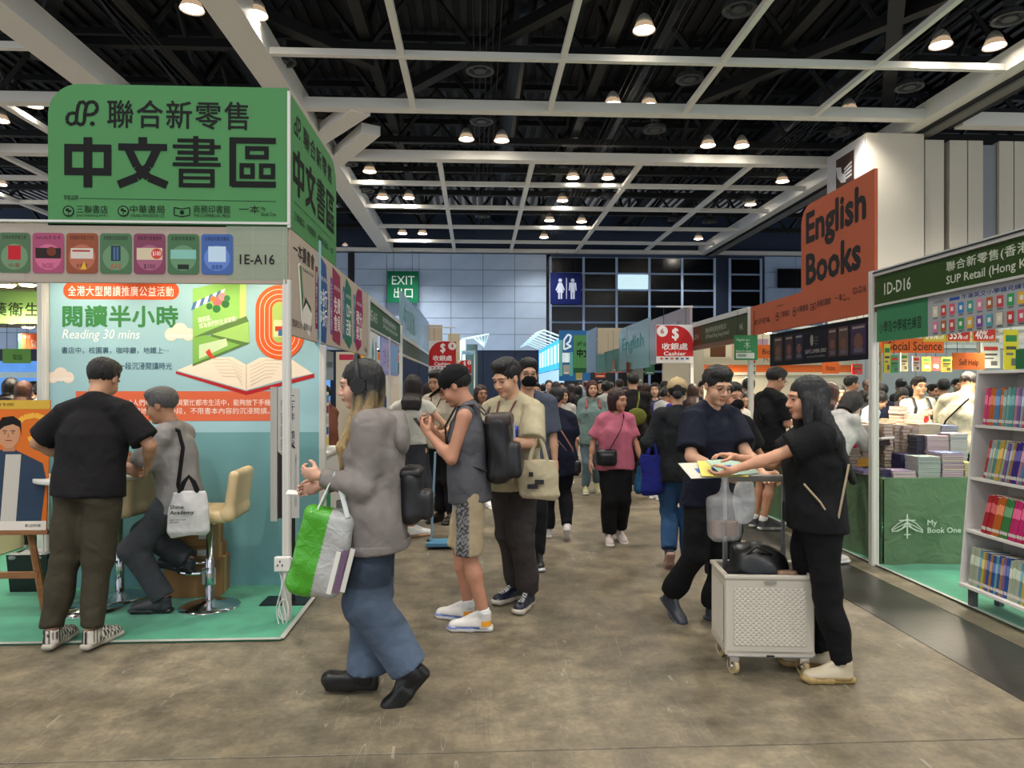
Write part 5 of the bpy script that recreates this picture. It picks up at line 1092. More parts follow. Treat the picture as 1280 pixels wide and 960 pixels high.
for k in range(7): MB().box((-.015, .5 + k * 1.5, 2.6), (-.005, 1.3 + k * 1.5, 3.4), '#9fd4f4').obj('glowing_letter', mat('cyan_print', '#a8dcf4', emit='#9fd8f4', estr=1.2), t)
# small things hanging low on the far aisle's right
for i, (px0, py0, px1, py1, y, c, txt, lab) in enumerate(((744, 459, 757, 472, 21, '#c9502c', 'English\nBooks', 'small orange category sign far down the right side'), (704, 456, 712, 468, 26, '#8a8a84', '', 'small grey notice far down the aisle'), (720, 466, 728, 475, 22, '#b0a860', '', 'small yellow notice below the distant green sign'),
     (757, 459, 778, 466, 19, '#c4502c', '', 'narrow orange strip sign behind the far shoppers'), (765, 449, 777, 465, 17.6, '#9a8478', '', 'small brown and white notice hanging in the distance'), (783, 453, 789, 470, 16, '#7a4030', '', 'dark red narrow notice in the distance'), (791, 450, 804, 480, 15.8, '#8a8580', '', 'grey hanging banner in front of the teal board'), (806, 455, 818, 468, 15, '#3f6f58', '', 'small green notice right of the grey hanging banner'))):
    B = hang('small_notice', lab, px0, py0, px1, py1, y, c, top=3.0)
    if txt: B.text(txt, B.W * .1, B.H * .2, B.W * .8, B.H * .6, '#3a1c10')
    B.rect(B.W * .15, B.H * .12, B.W * .7, B.H * .08, '#e0dcd0').done()
# right stand interior
B = hang('register_notice', 'green registration notice with white tree emblem beside the white post', 918, 419, 947, 450, 8.7, '#3f8556', top=2.5); B.tx('Register as a', 921, 423, 937, 427, '#dfe8dc'); q = B.q(929, 436); tree_mark(B, q[0] + .05, q[1], .09, '#dfe8dc'); B.tx('Member for rewards', 920, 437.5, 939, 440, '#dfe8dc'); B.rc(920, 441, 943, 448, '#d8d8d0').rc(922, 442.5, 933, 446, '#8aa090').done()
OR2 = '#dd6a30'
def orange(txt, px0, py0, px1, py1, y, lab, t0=None, top=2.5):
    B = hang('category_notice', lab, px0, py0, px1, py1, y, OR2, top=top)
    if txt: B.tx(txt, *(t0 or (px0 + 3, py0 + 4, px1 - 3, py1 - 4)), '#2b1a10', bold=.006)
    return B.done()
orange('Social Science', 1104, 423, 1180, 441, 7.4, 'orange Social Science sign behind the white post', (1110, 427, 1177, 438))
orange('Self Help', 1191, 441, 1231, 462, 6.9, 'orange Self Help sign hanging over the cream shirted shopper', (1199, 449, 1223, 459)); orange('History', 1006, 434, 1068, 449, 9.6, 'orange History sign partly covered by the black banner', (1022, 438.5, 1052, 446)); orange('Fiction', 1028, 452.5, 1049, 467, 10.4, 'small orange Fiction sign beneath the History sign', (1033, 457, 1044, 463))
orange('Biography', 947, 431, 990, 448, 9.3, 'orange Biography sign half hidden by the black banner', (953, 436, 985, 445)); orange('', 1085, 424, 1106, 441, 8.4, 'blank orange sign piece between black banner and white post')
for px0, c, tx_, lab in ((1154, '#d8b23c', '30%', 'yellow 30 percent off card over the book table'), (1184, '#cf3a34', '35%', 'red 35 percent off card next to the yellow 30 percent card'), (1216, '#cf3a34', '40%', 'red 40 percent off card right of the 35 percent card')):
    B = hang('discount_card', lab, px0, 409, px0 + 29, 427, 6.6, '#d8aa3c', top=2.5); B.rc(px0 + 1, 410, px0 + 28, 426, c, r=.01).tx(tx_, px0 + 3, 413, px0 + 19, 424, '#f6ece4', bold=.02).tx('off', px0 + 20, 419, px0 + 26, 424, '#f6ece4').done()
cards = [(1105, 430, 1113, 466, '#d8c24c'), (1113, 444, 1123, 466, '#4f9c66'), (1126, 441, 1135, 464, '#cfc7a0'), (1141, 445, 1150, 464, '#d9cfc8'), (1153, 446, 1164, 464, '#e2c43c'), (1165, 446, 1175, 463, '#cc3c34'), (1177, 446, 1190, 465, '#e6d060'), (1227, 429, 1250, 460, '#dcd6cc'), (1255, 412, 1273, 462, '#e2c83c'), (938, 447, 945, 470, '#c9c4b0'), (1065, 455, 1078, 468, '#c8343c'), (1087, 434, 1102, 478, '#9c8f58')]
for i, (a, b, c_, d, col, ) in enumerate(cards):
    y = (7.6 + (i % 3) * .15) if a > 1120 else 7.0
    nm = ['yellow', 'green', 'beige', 'pale', 'bright yellow', 'red', 'light yellow', 'white and green', 'tall yellow', 'cream', 'distant red', 'olive'][i]
    B = hang('price_notice', '%s printed card hanging over the right book tables, %s' % (nm, ['beside the white post', 'right of the post', 'third from the post', 'fourth from the post', 'with 30 printed', 'with 35 printed', 'left of Self Help', 'right of Self Help', 'at far end near the bookcase', 'left of the Biography sign', 'in front of the grey wall', 'left of the white post'][i]), a, b, c_, d, y if a > 1085 else 8.9, col, wires=1, top=2.5)
    w_, h_ = B.W, B.H; B.rect(w_ * .12, h_ * .7, w_ * .76, h_ * .16, '#c8463c' if i % 2 else '#3f7f4c').rect(w_ * .15, h_ * .5, w_ * .7, h_ * .08, '#55504a').rect(w_ * .15, h_ * .36, w_ * .5, h_ * .06, '#77706a').rect(w_ * .5, h_ * .1, w_ * .35, h_ * .18, '#6f6a66')
    if i in (4, 5): B.text('30%' if i == 4 else '35%', w_ * .15, h_ * .2, w_ * .7, h_ * .22, '#f2e6da', bold=.02)
    B.done()
t = thing('overhead_frame', 'white overhead frame above the right-hand book tables', 'frame', (XR1, 6.05, 2.5))
for (a, b) in (((0, 0, 0), (9, .05, .05)), ((0, 2.8, 0), (9, 2.85, .05)), ((0, 5.3, 0), (9, 5.35, .05)), ((3, 0, 0), (3.05, 7.4, .05)), ((6, 0, 0), (6.05, 7.4, .05)), ((3, 2.8, -2.49), (3.05, 2.85, 0)), ((3, 5.3, -2.49), (3.05, 5.35, 0)), ((0, 7.35, 0), (9, 7.4, .05))): MB().box(a, b).obj('frame_bar', POST, t)
t = thing('back_wall_board', 'long cream and grey back wall behind the book tables of the right stand', 'display wall', (XR1 + .1, 13.5, .012))
for k in range(9): MB().box((k * 1.0 + .005, 0, 0), (k * 1.0 + .995, .04, 2.3)).obj('wall_board', mat('cream_board', '#c9bda6', rough=.6) if k < 2 else mat('grey_board', '#9ea2a4', rough=.5), t)
MB().box((0, -.02, 2.3), (9, .05, 2.42)).obj('top_rail', POST, t)
B = Board('manga_wall', 'cream wall with manga posters over the stands behind the register notice', 'display wall', (XR1 + .3, 11.6, 1.75), 0, 2.6, .7, '#d8ccb4')
for k in range(7): B.rect(.1 + k * .36, .3, .26, .3, ['#5a3a24', '#c9a890', '#b0909c', '#8a7a6a', '#3f5f8c', '#c8b098', '#7a4a4a'][k])
B.rect(0, .05, 2.6, .12, OR2).text('Manga', 1.0, .2, .3, .08, '#6a5a4a').text('95', .2, .02, .2, .14, '#3f8a4c').done()
for z in (0,): MB().box((0, .02, -1.74), (2.6, .06, 0)).obj('lower_board', mat('cream_board'), B.root)
for i, (px, py, y) in enumerate(((1005, 447, 9.8), (1030, 436, 9.0), (1196, 432, 7.6), (1239, 429, 6.9), (1150, 430, 8.2), (960, 430, 9.4), (905, 440, 11), (1290, 420, 6.8), (1080, 430, 8.0))):
    p = AY(px, py, y); spot('s', (p[0], y, min(2.44, p[2] + .15)), (p[0] + .2, y - .3, 0), BOOTH_W * 2.8, 150, label='warm bulb under the right stand frame, ' + ['by the History sign', 'above the Fiction sign', 'between discount cards', 'above the white notice', 'above Social Science', 'by the Biography sign', 'over the manga wall', 'hidden beyond the bookcase', 'behind the white post'][i], group='right stand bulbs', r=.05, on=30)
for i, y in enumerate((4.2, 5.2)): spot('s', (4.3, y, 2.46), (3.4, y, .8), BOOTH_W * .6, 120, label='warm bulb behind the exercise banner, ' + ['nearer', 'farther'][i] + ' one above the bookcase', group='bookcase bulbs')
for i, (x, y) in enumerate(((-2.4, 7.6), (-2.2, 10), (-2.4, 13), (-2.4, 17), (4.6, 16), (4.8, 20), (-2.5, 22))): spot('s', (x, y, 2.46), (x, y, 0), BOOTH_W * 1.6, 150, label='warm bulb inside the %s further stand off the aisle' % ['second left', 'third left', 'fourth left', 'fifth left', 'first right', 'second right', 'last left'][i], group='further stand bulbs', on=30)
# left shop backdrops seen past the walking woman
B = PB('magenta_wall', 'far shop wall with pink, yellow and orange notices behind the left shoppers', 'display wall', 420, 440, 503, 500, 12.5, '#c9bda8', z0=.012)
for a, b, c_, d, col in ((424, 443, 470, 450, '#b4304c'), (451, 436, 466, 452, '#d8b23c'), (466, 441, 480, 450, '#e07b3a'), (480, 441, 500, 450, '#b44f80'), (494, 441, 503, 452, '#e07b3a'), (456, 455, 478, 475, '#8fae6c'), (478, 453, 501, 468, '#3f5f4a'), (482, 470, 500, 480, '#cfc0b0')): B.rc(a, b, c_, d, col)
B.done()
B = PB('yellow_notice', 'yellow and blue notice below the dark green fascia on the left', 'sign', 441, 433, 466, 442, 10.4, '#d8b83c'); B.rc(450, 434, 462, 438, '#4f86b0').done()
MB().tube([(.1, 0, 0), (.1, .01, .5)], .004, 4).obj('hanging_wire', BLACKP, B.root)
# ================================================================ people
def GZ(px, Z, z=0.0):                    # ground point at camera depth Z under image column px
    dx = (px - 640) / FPX; return (Z * (dx * CY + SY), Z * (-dx * SY + CY))
def Zy(py): return FPX * CAMZ / (py - HORIZ)
def bag(name, label, cat, loc, rz, build, h, col, m=CLOTH, fold=.004, extra=None, group=None, part='bag_body'):
    t = thing(name, label, cat, loc, R(rz), group); v = Vol(); build(v); vobj(part, v, h, col, m, t, fold=folds(len(label), fold, (40, 40, 30)) if fold else None)
    if extra: extra(t)
    return t
def handle(t, pts, r, c, name='handle', m=CLOTH, flat=.3):
    mb = MB(); mb.tube(pts, r, 6, c, flat=flat); mb.obj(name, m, t)
# A -- man from behind at the round table
zc = .012
A = person('stocky man in black t-shirt and olive trousers seen from behind at the round white table', G(110, 801), 6, 1.74, 'hi', lean=.13, head=(0, 22, 0), skin='#b98a6c', fat=1.16,
    lh=(-.235, .22, 1.06), rh=(.235, .24, 1.04), lp=(-1, -.5, -.3), rp=(1, -.5, -.3), lf=((-.125, -.02, 0), -6, 0), rf=((.135, 0, 0), 8, 0),
    top=('tee', '#161416', {'fit': 1.08, 'sleeve': .85, 'sfit': 1.22, 'hem': -.05}), bottom=('trousers', '#3a3528', {'fit': 1.22, 'cuff': .85, 'end': .93}), shoes=('#cfc8ba', '#a8a093', 1.0, 'check'), hair=('short', '#120d0b'), seed=3, z0=0.012)
# B -- seated elderly man
B_ = person('grey-haired seated man in grey t-shirt leaning to the table on a cream bar stool', GZ(226, 4.97), -86, 1.70, 'hi', lean=.13, head=(-4, 12, 0), skin='#b58567', hip=(0, 0, .745), fat=1.08,
    lh=(-.12, .40, 1.02), rh=(.12, .40, 1.02), lp=(-.6, -.4, -1), rp=(.6, -.4, -1), lf=((-.12, .20, 0), -4, 0), rf=((.10, .14, .25), 0, -12), lk=(-.1, 1, .3), rk=(.1, 1, .2),
    top=('tee', '#8d8a88', {'fit': 1.06, 'sleeve': .85, 'sfit': 1.2}), bottom=('trousers', '#45464b', {'fit': 1.25, 'end': .95}), shoes=('#2c2d31', '#26272a'), hair=('short', '#5a5856'), seed=4, z0=0.012)
# C -- walking woman with headphones
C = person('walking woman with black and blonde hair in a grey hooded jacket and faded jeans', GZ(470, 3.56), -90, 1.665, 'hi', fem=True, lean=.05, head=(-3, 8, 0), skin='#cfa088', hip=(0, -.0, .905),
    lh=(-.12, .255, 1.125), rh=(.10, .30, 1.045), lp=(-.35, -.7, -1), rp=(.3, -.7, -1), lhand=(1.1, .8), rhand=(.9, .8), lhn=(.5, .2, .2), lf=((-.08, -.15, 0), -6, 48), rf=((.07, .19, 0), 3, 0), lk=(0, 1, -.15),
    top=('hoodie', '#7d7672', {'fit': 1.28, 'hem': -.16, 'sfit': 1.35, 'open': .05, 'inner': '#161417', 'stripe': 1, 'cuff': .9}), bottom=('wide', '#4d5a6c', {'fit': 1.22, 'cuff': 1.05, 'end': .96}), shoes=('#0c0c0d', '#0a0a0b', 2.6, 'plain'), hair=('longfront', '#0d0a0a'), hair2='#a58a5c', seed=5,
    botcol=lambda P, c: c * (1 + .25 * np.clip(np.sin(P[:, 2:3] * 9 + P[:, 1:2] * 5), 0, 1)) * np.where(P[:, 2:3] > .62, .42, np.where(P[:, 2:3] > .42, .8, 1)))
def headset(I):
    hp, T = I['hp'], thing('headphones', 'black over-ear headphones worn by the walking woman in grey', 'headphones', wpt(I, I['hp'](0, 0, .13))); T.rotation_euler = I['T'].rotation_euler
    wp = lambda *a: tuple(wpt(I, hp(*a)))
    mb = MB(); mb.tube([wp(.118 * math.cos(t), -.005, .02 + .132 * math.sin(t)) for t in np.linspace(-.1, math.pi + .1, 15)], .011, 8, '#0b0b0c', flat=.6); mb.obj('headband', BLACKP, T, world=True)
    for q in (-1, 1):
        mb = MB(); mb.tube([wp(q * .095, 0, -.01), wp(q * .13, 0, -.012)], [.042, .037], 16, '#0b0b0c'); mb.obj('ear_cup', BLACKP, T, world=True)
headset(C)
def locw(I, p): v = wpt(I, p); return (v.x, v.y, v.z)
# small ticket in her hand
mb = MB(); mb.box((-.055, -.035, 0), (.055, .035, .0012), '#e6e2da'); o = mb.obj('paper_slip', PAPER); o.location = locw(C, C['rw'] + np.array([0, .11, -.035])); o.rotation_euler = (.15, .1, .1); tag(o, 'small white paper slip held by the walking woman in grey', 'paper')
# her green carrier bag
gb = locw(C, (-.17, .23, .60))
t = thing('carrier_bag', 'green and clear plastic carrier bag hanging from the walking woman in grey', 'bag', gb, R(0))
v = Vol(); v.rbox((.0, 0, .17), (.125, .07, .21), roty(R(14)), r=.05, k=.01)
PLAS = mat('green_plastic', vcol=True, rough=.22, bump=.5, bscale=18, bdist=.02)
def gcol(V): 
    m = (V[:, 0] - (V[:, 2] - .17) * .25 > .005)[:, None]; return np.where(m, A3(lin('#a9a9a6')), A3(lin('#479a26')))
vobj('bag_body', v, .005, gcol, PLAS, t, fold=folds(5, .007, (40, 40, 30)))
for y_ in (-.05, .05): MB().tube([(-.02, y_, .36), (.015, y_ * .6, .44), (.06, y_ * .2, .545), (.10, y_ * .6, .44), (.13, y_, .34)], .011, 6, '#c9cec9', flat=.3).obj('handle', PLAS, t)
for k in range(3): MB().box((.035 + k * .03, -.076, .0 + k * .012), (.057 + k * .03, -.07, .2 + k * .015), ['#d8d4cc', '#6a4a6a', '#c9c4bc'][k], M=Matrix.Rotation(R(14), 4, 'Y')).obj('book_edge', PAPER, t)
def backpack(I, label, c, c2, w_=.15, h_=.22, d=.10, z=.27, one=False, name='backpack', xoff=0.0, straps=True):
    tp, T0, s = I['tp'], I['T'], I['s']; T = thing(name, label, 'bag', locw(I, tp(xoff, -.2, z - h_))); T.rotation_euler = T0.rotation_euler
    inv = T.location; Rz = np.array(T.rotation_euler.to_matrix()); base = tp(xoff, -.2, z - h_)
    L = lambda x, y, zz: tp(x, y, zz) - base; Rt = I['Rt']; v = Vol()
    v.rbox(L(xoff, -.13 - d, z), A3((w_, d, h_)) * s, Rt, r=.065 * s, k=.02); v.rbox(L(xoff, -.15 - 2 * d, z - h_ * .35), A3((w_ * .8, d * .5, h_ * .5)) * s, Rt, r=.03 * s, k=.02)
    vobj('bag_body', v, .011, c, LEATHER, T, fold=folds(9, .006, (30, 30, 30)))
    v = Vol(); v.rbox(L(xoff, -.135 - d, z + h_ * .82), A3((w_ * .95, d * 1.1, h_ * .2)) * s, Rt, r=.035 * s, k=.02); vobj('flap', v, .011, c2, LEATHER, T)
    mb = MB(); mb.tube([L(-.04 + xoff, -.13, z + h_), L(xoff, -.15, z + h_ * 1.18), L(.04 + xoff, -.13, z + h_)], .009, 6, c2); mb.obj('grab_loop', LEATHER, T)
    if straps:
        for q in ((-1, 1) if not one else (-1,)):
            mb = MB(); mb.tube([L(q * .09, -.13, .48), L(q * .095, -.06, .555), L(q * .095, .06, .545), L(q * .10, .135, .42), L(q * .115, .13, .28), L(q * .17, .0, .17), L(q * .13, -.13, .12)], .021 * s, 6, c2, flat=.3); mb.obj('shoulder_strap', LEATHER, T)
    return T
backpack(C, 'small dark backpack peeking out behind the grey hooded jacket', '#17171a', '#101012', .11, .15, .06, .10, straps=False)
# D -- man in cap with phone
D = person('man in black cap and grey sleeveless top looking down at his phone', GZ(588, 4.62), -82, 1.70, 'hi', lean=.04, head=(0, 26, 0), skin='#b98469',
    lh=(-.10, .25, 1.25), rh=(.08, .27, 1.27), lp=(-.5, -.6, -1), rp=(.5, -.6, -1), lhand=(.9, .8), rhand=(.9, .8), lhn=(.7, .1, .7), rhn=(-.7, .1, .7), lf=((-.09, .04, 0), -4, 0), rf=((.14, .17, 0), 14, 0),
    top=('tank', '#55555a', {'fit': 1.1, 'hem': -.09}), bottom=('shorts', '#a8977a', {'len': 1.0}), shoes=('#d4cfc9', '#d8d4ce', 1.15, 'runner'), hair=('cap', '#100d0c'), extras=('cap', 'socks', 'glasses'), seed=7,
    botcol=lambda P, c: np.where(((P[:, 0:1] < -.09) & (np.abs(P[:, 1:2] - .03) < .042)), np.where(np.sin(P[:, 2:3] * 160 + 3 * np.sin(P[:, 1:2] * 190)) > 0, .03, .22) + 0 * c, c))
backpack(D, 'black backpack with brown leather flap on the man in the cap', '#131314', '#3a2e2a', .14, .23, .08, .26)
def phone(I, label, off=(0, .06, .03), tilt=.9, col='#15171f'):
    mid = (I['lw'] + I['rw']) / 2; p = locw(I, mid + A3(off)); o = MB(); o.box((-.037, -.075, -.004), (.037, .075, .004), col); ob = o.obj('mobile_phone', BLACKP, bevel=.003); ob.location = p; ob.rotation_euler = (tilt, 0, I['T'].rotation_euler[2]); return tag(ob, label, 'phone')
phone(D, 'dark mobile phone in the hands of the man in the black cap')
# E -- man in cream t-shirt
E_ = person('dark-haired man in cream t-shirt and charcoal trousers with tote on his arm', GZ(641, 5.03), -142, 1.755, 'hi', head=(6, 20, 0), skin='#d0a080', fat=1.1,
    lh=(-.06, .30, 1.17), rh=(.10, .26, 1.14), lp=(-1, -.2, -.7), rp=(.8, -.3, -.8), lf=((-.115, .06, 0), -14, 0), rf=((.10, -.02, 0), 10, 0),
    top=('tee', '#b3a88a', {'fit': 1.15, 'sleeve': .95, 'sfit': 1.3, 'hem': -.10}), bottom=('trousers', '#3a3433', {'fit': 1.3, 'end': .99}), shoes=('#141a2c', '#bdb5a5', 1.2, 'lace'), hair=('quiff', '#110e0d'), extras=('lanyard',), seed=8)
t = thing('white_folder', 'flat white folder held against the chest of the man in cream', 'folder', locw(E_, (-.03, .24, 1.09))); t.rotation_euler = (-.12, 0, E_['T'].rotation_euler[2] + .25); MB().box((-.15, 0, 0), (.15, .018, .25), '#b9b9bd').obj('folder_body', PAPER, t, bevel=.008)
def tote(label, loc, rz, w_, h_, c, strap_h, art=None, hc=None, d=.05, nm='tote_bag', tilt=0):
    t = thing(nm, label, 'bag', loc, R(rz)); v = Vol(); v.loft([((0, 0, 0), w_ * .42, d * .5), ((0, 0, h_ * .12), w_ * .52, d), ((0, 0, h_ * .6), w_ * .5, d * .8), ((0, 0, h_), w_ * .42, d * .35)], (1, 0, 0), k=.02)
    vobj('bag_body', v, .009, c, CLOTH, t, fold=folds(int(w_ * 977), .007, (30, 10, 22)))
    for q in (-1, 1): MB().tube([(-w_ * .22, q * d * .3, h_ * .97), (-w_ * .12, q * d * .2, h_ + strap_h * .6), (0, 0, h_ + strap_h), (w_ * .12, q * d * .2, h_ + strap_h * .6), (w_ * .22, q * d * .3, h_ * .97)], .013, 6, hc or c, flat=.3).obj('handle', CLOTH, t)
    if art: art(t)
    return t
def tart(t):
    mb = MB(); mb.box((-.07, -.062, .08), (.0, -.058, .11), '#141414'); mb.box((-.02, -.062, .11), (.04, -.058, .14), '#141414'); mb.box((-.06, -.062, .16), (-.03, -.058, .19), '#141414'); mb.obj('bag_print', PAPER, t)
tote('natural canvas tote bag hanging from the forearm of the man in cream', locw(E_, (-.30, .13, .80)), -8, .27, .26, '#b5a88a', .17, tart)
bag('carrier_bag', 'shiny blue carrier bag with red base beside the black backpack', 'bag', (*GZ(632, 4.86), .97), 0, lambda v: v.rbox((0, 0, .15), (.12, .045, .17), r=.03), .011, lambda V: np.where(V[:, 2:3] < .05, A3(lin('#a02030')), A3(lin('#1d37a0'))), PLAS, extra=lambda t: handle(t, [(-.05, 0, .3), (0, 0, .40), (.05, 0, .3)], .012, '#1d37a0'))
# F G H
F_ = person('masked man with glasses in a blue-grey overshirt behind the cream t-shirt man', GZ(659, 6.05), -172, 1.79, 'mid', head=(-14, 4, 0), skin='#c99a7c', top=('tee', '#4a505e', {'fit': 1.15, 'sleeve': .95, 'sfit': 1.2, 'open': .045, 'inner': '#0f0f11'}), bottom=('trousers', '#1b1c20', {'fit': 1.1}), shoes=('#1d1d1f', '#cccccc'), hair=('short', '#0f0d0c'), extras=('glasses', 'mask'), seed=9)
G_ = person('woman with long brown hair in a white top and grey midi skirt seen from behind', GZ(516, 7.4), 4, 1.68, 'mid', fem=True, head=(-5, 8, 0), skin='#cf9e80', lh=(-.20, .30, 1.20), rh=(.22, .22, 1.10), lp=(-1, -.3, -.5), rp=(1, -.4, -.6),
    top=('tee', '#c3c0b4', {'fit': 1.05, 'hem': .08, 'sleeve': .35}), bottom=('skirt', '#34353b', {'len': .50}), shoes=('#dddcd8', '#c9a078'), hair=('long', '#1d130e', .25), seed=10, rf=((.11, .04, 0), 60, 0), lf=((-.12, .12, 0), -10, 20))
H_ = person('man in beige t-shirt with red lanyard glancing down beside the skirted woman', GZ(550, 8.1), -150, 1.75, 'mid', head=(2, 14, 0), skin='#c79677', lh=(-.18, .25, 1.05), rh=(.20, .2, 1.0), top=('tee', '#b5ab98', {'fit': 1.18, 'sleeve': .95, 'sfit': 1.2}), bottom=('trousers', '#17171a', {'fit': 1.1}), shoes=('#241a14', '#15110f'), hair=('short', '#120f0e'), extras=('lanyard',), fat=1.08, seed=11)
t = thing('folding_trolley', 'thin pale blue folding trolley handle standing behind the man in the cap', 'trolley', (*GZ(552, 6.9), 0)); MB().tube([(-.1, 0, .06), (-.06, 0, .92), (.1, 0, .96), (.12, 0, .06)], .011, 8, '#7fa0b8').obj('handle_frame', INK, t); MB().box((-.14, -.12, .03), (.14, .12, .06), '#4f7f9c').obj('base', INK, t)
for q in (-.13, .13): MB().tube([(q - .012, 0, .04), (q + .012, 0, .04)], .04, 14, '#111111').obj('wheel', LEATHER, t)
# I J K L M N
I_ = person('woman in loose navy t-shirt and black trousers walking away with crossed pink strap', GZ(696, 7.35), 4, 1.555, 'mid', fem=True, fat=1.22, head=(0, 4, 0), skin='#c8937a', top=('tee', '#151a2c', {'fit': 1.2, 'sleeve': .9, 'sfit': 1.4, 'hem': -.20}), bottom=('trousers', '#121318', {'fit': 1.1}), shoes=('#c9c2c0', '#d4ccc8'), hair=('lowbun', '#110e0d'), lf=((-.1, .12, 0), -5, 0), rf=((.1, -.16, 0), 6, 46), seed=12)
tp = I_['tp']; t = thing('crossbody_bag', 'dark crossbody bag with pale pink strap on the woman in navy', 'bag', locw(I_, tp(.22, -.02, -.10))); t.rotation_euler = I_['T'].rotation_euler; b0 = tp(.22, -.02, -.10)
v = Vol(); v.rbox((0, 0, 0), (.05, .09, .07), r=.03); vobj('bag_body', v, .012, '#14151c', LEATHER, t)
MB().tube([tuple(tp(*p) - b0) for p in ((.2, -.04, -.04), (.17, -.14, .12), (.06, -.175, .30), (-.05, -.15, .44), (-.085, -.06, .545))], .009, 5, '#b98a80', flat=.4).obj('strap', CLOTH, t)
MB().tube([tuple(tp(*p) - b0) for p in ((.2, -.04, -.04), (.10, -.165, .10), (-.05, -.175, .28), (-.13, -.13, .40), (-.15, -.05, .49))], .007, 5, '#b98a80', flat=.4).obj('strap', CLOTH, t)
J_ = person('red-haired woman in pale grey-green t-shirt with backpack facing down the aisle', GZ(740, 10.4), 180, 1.645, 'mid', fem=True, fat=1.2, skin='#cf9f84', top=('tee', '#6f8580', {'fit': 1.12, 'sleeve': .95, 'sfit': 1.3, 'hem': -.16}), bottom=('trousers', '#5f7078', {'fit': 1.1}), shoes=('#bdb88a', '#cfcabf'), hair=('bob', '#4a1a14'), rf=((.11, .12, 0), 8, 0), lf=((-.1, -.06, 0), -6, 20), seed=13)
backpack(J_, 'red and navy backpack on the woman in the grey-green t-shirt', '#26354f', '#8a3028')
K_ = person('short-haired woman in pink t-shirt and black trousers walking with a cross-body bag', GZ(769, 7.1), 180, 1.535, 'mid', fem=True, fat=1.08, head=(-42, 4, 0), skin='#bd8a6c', top=('tee', '#c26a7e', {'fit': 1.12, 'sleeve': .8, 'sfit': 1.25, 'hem': -.09}), bottom=('trousers', '#0f0f11', {'fit': 1.32, 'end': .92}), shoes=('#cfc0bc', '#ddd6d0'), hair=('bob', '#2f1310'), lh=(-.24, .10, .80), rh=(.25, .04, .80), rf=((.08, .14, 0), 6, 0), lf=((-.08, -.03, 0), -8, 15), seed=14)
def crossbag(I, label, c, c2, side_=1, z=.06, sz=(.10, .05, .08), sw=.013, top_=-1):
    tp = I['tp']; b0 = tp(side_ * .13, .16, z); t = thing('crossbody_bag', label, 'bag', locw(I, b0)); t.rotation_euler = I['T'].rotation_euler
    v = Vol(); v.rbox((0, 0, 0), sz, r=.03); v.rbox((0, sz[1] * .8, -.01), (sz[0] * .7, sz[1] * .5, sz[2] * .6), r=.02); vobj('bag_body', v, .01, c, LEATHER, t)
    f = I.get('fd', 1.0); MB().tube([tuple(tp(*p) - b0) for p in ((side_ * .12, .17, z + .05), (side_ * .06, .19, .22), (-side_ * .02, .195, .36), (-side_ * .075, .12, .50), (-side_ * .09, .0, .56), (-side_ * .07, -.13, .46), (side_ * .08, -.17, .25), (side_ * .2, -.02, .08), (side_ * .18, .12, z + .05))], sw, 6, c2, flat=.3).obj('strap', CLOTH, t); return t
crossbag(K_, 'black cross-body pouch with patterned strap on the woman in pink', '#101012', '#1c1814')
tote('blue patterned tote bag held by the woman in pink', locw(K_, (-.27, .08, .50)), 0, .17, .27, '#2f5f86', .14)
L_ = person('man in dark patterned jacket with olive shoulder bag walking away', GZ(792, 10.7), 6, 1.76, 'mid', top=('long', '#1a1918', {'fit': 1.2, 'hem': -.15, 'sfit': 1.25}), bottom=('trousers', '#16171a', {'fit': 1.15}), shoes=('#151515', '#202020'), hair=('short', '#110f0e'), seed=15, lean=.03)
tp = L_['tp']; t = thing('shoulder_bag', 'olive green shoulder bag on the back of the man in dark jacket', 'bag', locw(L_, tp(.02, -.2, .12))); b0 = tp(.02, -.2, .12); v = Vol(); v.ell((0, -.02, .06), (.15, .05, .13)); vobj('bag_body', v, .014, '#66692c', CLOTH, t); MB().tube([tuple(tp(*p) - b0) for p in ((.02, -.22, .28), (.07, -.16, .45), (.09, -.05, .545))], .014, 6, '#66692c', flat=.4).obj('strap', CLOTH, t)
M_ = person('young woman in purple and white raglan t-shirt looking down at a table', GZ(829, 9.9), 62, 1.58, 'mid', fem=True, head=(0, 32, 0), lh=(-.15, .3, 1.0), rh=(.15, .3, 1.0), skin='#b98468', top=('tee', '#b9b8b4', {'fit': 1.1, 'sfit': 1.25}), topcol=lambda P, c: np.where(np.abs(P[:, 0:1]) > .135, A3(lin('#2f2f80')), c), bottom=('trousers', '#20232b'), hair=('pony', '#120e0d'), seed=16)
N_ = person('person in beige cap and dark hooded jacket walking away in blue jeans', GZ(849, 6.22), 14, 1.62, 'hi', fem=True, fat=1.12, side=-.03, head=(0, 6, 0), lh=(-.30, .02, .86), rh=(.25, .15, .95), top=('hoodie', '#1d1f22', {'fit': 1.25, 'hem': -.12, 'sfit': 1.4}), bottom=('trousers', '#2f4f74', {'fit': 1.18}), shoes=('#1c2030', '#b08a80'), hair=('lowbun', '#100d0c'), extras=('beige_cap',), lf=((-.09, -.16, 0), -8, 52), rf=((.09, .12, 0), 6, 0), seed=17)
tote('royal blue fabric bag hanging beside the person in the beige cap', (*GZ(815, 6.15), .62), 6, .20, .34, '#1d2270', .14)
